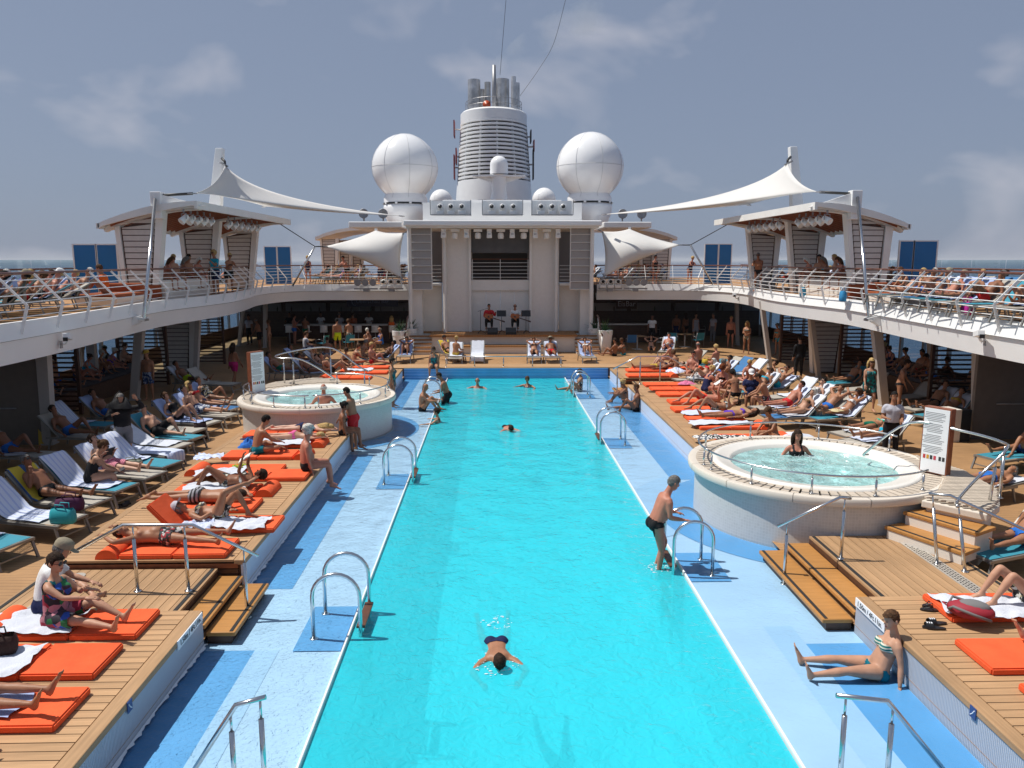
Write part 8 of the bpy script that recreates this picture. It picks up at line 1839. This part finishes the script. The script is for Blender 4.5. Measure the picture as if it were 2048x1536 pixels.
# ---------- upper decks
rn = random.Random(11); SKS = ['tan', 'red', 'fair', 'deep', 'tan', 'red']; HCS = ['dark', 'brown', 'blond', 'grey', 'black', 'white']; SLG = [MESHG, MESHT, MESHG, MESHB, MESHG]
RP = ['rec', 'rec_lap', 'rec_knee', 'rec_knees', 'rec_head', 'rec_read']; WM = [('trunks', 'black'), ('boxers', 'blue'), ('boxers', 'black'), ('shorts', 'navy'), ('boxers', 'red')]; WF = ['black', 'red', 'navy', 'turq', 'purple', 'leopard', 'bwprint']
def upper_row(side, x, y0, n, dy, rz, row, dens, lab, vox=.03):
    for k in range(n):
        y = y0+dy*k+rn.uniform(-.06, .06); xx = x(y)
        a = rz+rn.uniform(-7, 7); g = 'sun loungers, %s' % lab
        lounger('sun lounger in the %s, %s from the near end' % (lab, ORD[k]), (xx, y, UZ), a, rn.choice(SLG), rn.choice(['up', 'up', 'mid']), g); t = rn.random()
        if t < .65: lounger_towel('towel in the %s, on the %s lounger' % (lab, ORD[k]), (xx, y, UZ), a, rn.choice([TOWELW, TOWELB, TOWELU, TOWELW]), 'up', .6, 200+k)['group'] = 'towels, %s' % lab
        if rn.random() < dens:
            sx = rn.choice('mf'); hr = rn.choice(['short', 'crop', 'balding'] if sx == 'm' else ['long', 'bun', 'short', 'pony'])
            person('sunbather in the %s, on the %s lounger' % (lab, ORD[k]), (xx, y, UZ+SEAT+.02), a, rn.choice(RP), sx, rn.choice(SKS), hr, rn.choice(HCS), (rn.choice(WM),) if sx == 'm' else (('top', c_), ('bottom', c_)) if (c_ := rn.choice(WF)) else (), .3, vox, rn.uniform(.97, 1.05), shades=rn.random() < .4, hat='cap' if rn.random() < .15 else None, hatc=rn.choice(['white', 'khaki', 'navy']), group='sunbathers, %s' % lab)
upper_row(-1, lambda y: -12.0-max(0, (y-18)*.08), 12.2, 13, .92, 118, 0, .95, 'front row of the left upper deck')
upper_row(-1, lambda y: -14.5, 13.5, 11, 1.15, 112, 1, .9, 'second row of the left upper deck')
upper_row(1, lambda y: 12.5+max(0, (y-18)*.08), 11.6, 15, .88, 98, 0, .95, 'front row of the right upper deck')
upper_row(1, lambda y: 15.0, 13.0, 11, 1.1, 100, 1, .9, 'second row of the right upper deck')
for s, lab in ((-1, 'left'), (1, 'right')):
    X_ = (lambda x: x) if s < 0 else (lambda x: MX-x)
    upper_row(s, lambda y: X_(-7.6)+rn.uniform(-3, 2.0), 45.2, 12, .42, 100 if s > 0 else 80, 0, .85, '%s part of the far upper deck' % lab, .036)
    upper_row(s, lambda y: X_(-13.9)+rn.uniform(-.4, .4), 29.5, 9, 1.2, 105, 0, .75, '%s outer row past the pavilion front' % lab, .036)
    # orange daybed and cream planter boxes behind the rail
    e = empty('daybed', (X_(-12.2), 25.0, UZ), 0, 'rust red daybed on a pale base behind the %s upper rail' % lab, 'daybed', 'red daybeds'); bevel(MB().box((0, 0, .13), (1.3, 2.0, .26)).build('base', CREAM, e), .02); bevel(MB().box((0, 0, .31), (1.25, 1.95, .10)).build('cushion', fab('rust'), e), .03); bevel(MB().box((0, 1.0, .5), (1.2, .18, .3)).build('back_cushion', fab('rust'), e), .05)
    e = empty('planter_box', (X_(-11.95), 29.6, UZ), 0, 'pale box seat row behind the %s upper rail' % lab, 'box seat', 'pale box seats'); bevel(MB().box((0, 0, .35), (.9, 4.2, .70)).build('box', CREAM, e), .04); bevel(MB().box((0, -2.25, .3), (.7, .16, .5)).build('red_end_cushion', fab('rust'), e), .05)
    person('person in %s on the %s rust red daybed' % (('orange', 'black')[s > 0], lab), (X_(-12.2), 24.6, UZ+.36), 100, 'knees' if s < 0 else 'forward', 'f' if s > 0 else 'm', 'tan', 'short', 'brown', (('shirt', 'orange'),) if s < 0 else (('suit', 'bwprint'),), .3, .028, 1.0, group=G7)
for px, Y, rz, ps, sx, hr, hcx, wr, lab in ((430, 32.3, 150, 'drink', 'm', 'curly', 'blond', (('shirt', 'turq'), ('shorts', 'navy')), 'fair-haired person in turquoise shirt at the left upper rail'), (459, 33.6, -140, 'lean', 'f', 'bun', 'blond', (('top', 'black'), ('skirt', 'black')), 'blonde woman leaning on the left upper rail'), (1516, 35.6, 150, 'lean', 'm', 'crop', 'grey', (('trunks', 'black'),), 'bare-chested man leaning on the right upper rail')):
    p = yp(px, 540, Y); person(lab, (p.x, Y, UZ), rz, ps, sx, 'deep' if px > 1000 else 'tan', hr, hcx, wr, .4, .024, 1.03, group=G7, shades=True)
for k, (px, py, cl, lab) in enumerate(((1600, 595, (.02, .25, .42), 'blue bag hanging behind the right upper rail'), (1925, 625, (.45, .01, .25), 'magenta bag under the right upper loungers'), (1680, 590, (.02, .22, .45), 'bright blue bag on the right upper deck floor'))):
    dd = ray(px, py); tt = (11.9+.3*k*0)/dd[0]; tote_bag(lab, (12.0, tt*dd[1], UZ), 80, mat('bag%d' % k, cl, .7), .42, .36, .2)
for s, lab in ((-1, 'left'), (1, 'right')):
    X_ = (lambda x: x) if s < 0 else (lambda x: MX-x)
    for k in range(9):
        sx = rn.choice('mf'); c_ = rn.choice(WF)
        person('dim figure on the bench by the %s windows, %s from the front' % (lab, ORD[k]), (X_(-14.5+rn.uniform(-.2, .2)), 22.9+.95*k, .76), (-95 if s < 0 else 95)+rn.uniform(-20, 20), rn.choice(['knees', 'kneeout', 'cross', 'ground']), sx, rn.choice(SKS), 'short' if sx == 'm' else 'bun', rn.choice(HCS), (rn.choice(WM),) if sx == 'm' else (('suit', c_),), .3, .034, 1.0, group='people on the %s bench' % lab)
    for k in range(7):
        sx = rn.choice('mf'); c_ = rn.choice(WF); x = X_(-5.4-1.0*k+rn.uniform(-.2, .2)); y = 44.3+rn.uniform(0, .8)
        person('person standing behind the %s far rail, %s from the stage' % (lab, ORD[k]), (x, y, UZ), 180+rn.uniform(-60, 60), rn.choice(['stand', 'drink', 'lean', 'talk']), sx, rn.choice(SKS), 'short' if sx == 'm' else 'bun', rn.choice(HCS), (rn.choice(WM),) if sx == 'm' else (('suit', c_),), .3, .036, rn.uniform(.9, 1.0), group='people behind the %s far rail' % lab) if k % 2 else None
for s, lab in ((-1, 'left'), (1, 'right')):
    X_ = (lambda x: x) if s < 0 else (lambda x: MX-x)
    for k in range(6):
        sx = 'mf'[k % 2]; c_ = WF[k]
        person('person sitting on the pale boxes at the %s upper rail, %s from the front' % (lab, ORD[k]), (X_(-11.95), 27.9+.72*k, UZ+.70), (-90 if s < 0 else 90)+rn.uniform(-40, 40), ['chair', 'forward', 'edge', 'cross'][k % 4], sx, SKS[k], 'short' if sx == 'm' else 'long', HCS[k], (WM[k % 5],) if sx == 'm' else (('top', c_), ('bottom', c_)), .4, .03, 1.0, group='people on the %s box seats' % lab)
MORE = ((1352, 742, .40, 20, 'cross'), (1385, 748, .40, 160, 'kneeout'), (1405, 756, .40, 100, 'rec_knee'), (1440, 750, .36, 110, 'rec'), (1460, 762, .36, 70, 'forward'), (1500, 764, .36, 150, 'cross'), (1520, 778, .36, 110, 'rec_knees'), (1575, 812, .36, 100, 'rec'), (1600, 828, .36, 105, 'rec_lap'), (1640, 745, 0, 200, 'stand'), (1555, 712, 0, 120, 'talk'), (1460, 695, 0, 170, 'stand'), (540, 705, 0, 100, 'stand'), (590, 690, 0, -60, 'drink'), (640, 728, .36, -90, 'rec_knee'), (620, 745, .36, -95, 'rec'), (725, 716, .36, -40, 'cross'), (745, 726, .40, -100, 'kneeout'), (700, 700, 0, 30, 'talk'), (1335, 698, .36, 160, 'rec_lap'))
for k, (px, py, z, rz, ps) in enumerate(MORE):
    sx = 'fm'[k % 2]; c_ = rn.choice(WF); hcx = HCS[(k*5+1) % 6]; W1 = WM[(k*2) % 5]
    verb = {'s': 'standing', 't': 'standing', 'd': 'standing', 'r': 'reclining', 'c': 'sitting', 'k': 'sitting', 'f': 'sitting'}[ps[0]]
    lab = '%s-haired %s in %s, %s %s%s' % (hcx, 'woman' if sx == 'f' else 'man', c_ if sx == 'f' else W1[1], verb, 'right of the far pool' if px > 1000 else 'near the left bar', '' if k % 2 else ' in the crowd')
    p = gp(px, py, z); person(lab, p, rz, ps, sx, SKS[k % 6], 'short' if sx == 'm' else 'bun', hcx, (W1,) if sx == 'm' else (('top', c_), ('bottom', c_)), .4, .028, 1.02, group='people near the far pool', shades=k % 3 == 0)
    if ps.startswith('rec'): lounger('lounger under the '+lab[:60].rsplit(',', 1)[0], (p.x, p.y, z-.36), rz, SLG[k % 5], 'up', 'loungers in the far crowd'); lounger_towel('towel under the '+lab[:60].rsplit(',', 1)[0], (p.x, p.y, z-.36), rz, (TOWELW, TOWELB)[k % 2], 'up', .7, 300+k)
build_people()
def splash(label, c, r, n, seed):
    rn = random.Random(seed); b = MB()
    for k in range(n):
        a = rn.uniform(0, 2*PI); q = r*rn.random()**.6; s_ = rn.uniform(.003, .010); ellipsoid(b, V((q*math.cos(a), q*math.sin(a), rn.uniform(0, .05)*(1-q/r))), V((1, 0, 0)), V((0, 1, 0)), V((0, 0, 1)), s_*rn.uniform(1, 3.5), s_, s_*.5, 6, 4)
    for k in range(0):
        rr = r*(.5+.3*k); P = [(rr*math.cos(a)*(1+.12*math.sin(3*a+k)), rr*.8*math.sin(a), .004+.006*math.sin(5*a)) for a in [rn.uniform(0, 1)+2.4*q/14 for q in range(15)]]; b.tube(P, [.002+.010*math.sin(PI*q/14) for q in range(15)], 5)
    o = b.build('splash', FOAM, None, True); o.location = c; tag(o, label, 'splash', 'splashes', 'stuff')
_q = gp(993, 1328, WZ); splash('white splash round the head of the near swimmer', (_q.x, _q.y, WZ+.005), .30, 80, 1); splash('ripples behind the legs of the near swimmer', (_q.x, _q.y+1.1, WZ+.005), .22, 40, 2); splash('splash at the legs of the man on the near right ladder', (2.66, 11.9, WZ+.005), .22, 60, 3); splash('bubbling foam before the woman in the right whirlpool', (6.35, 15.2, .875), .55, 90, 4)
for lab, p, rz, key, kind, col in HELD: held_book(lab, p, rz, key, 1, kind, col)
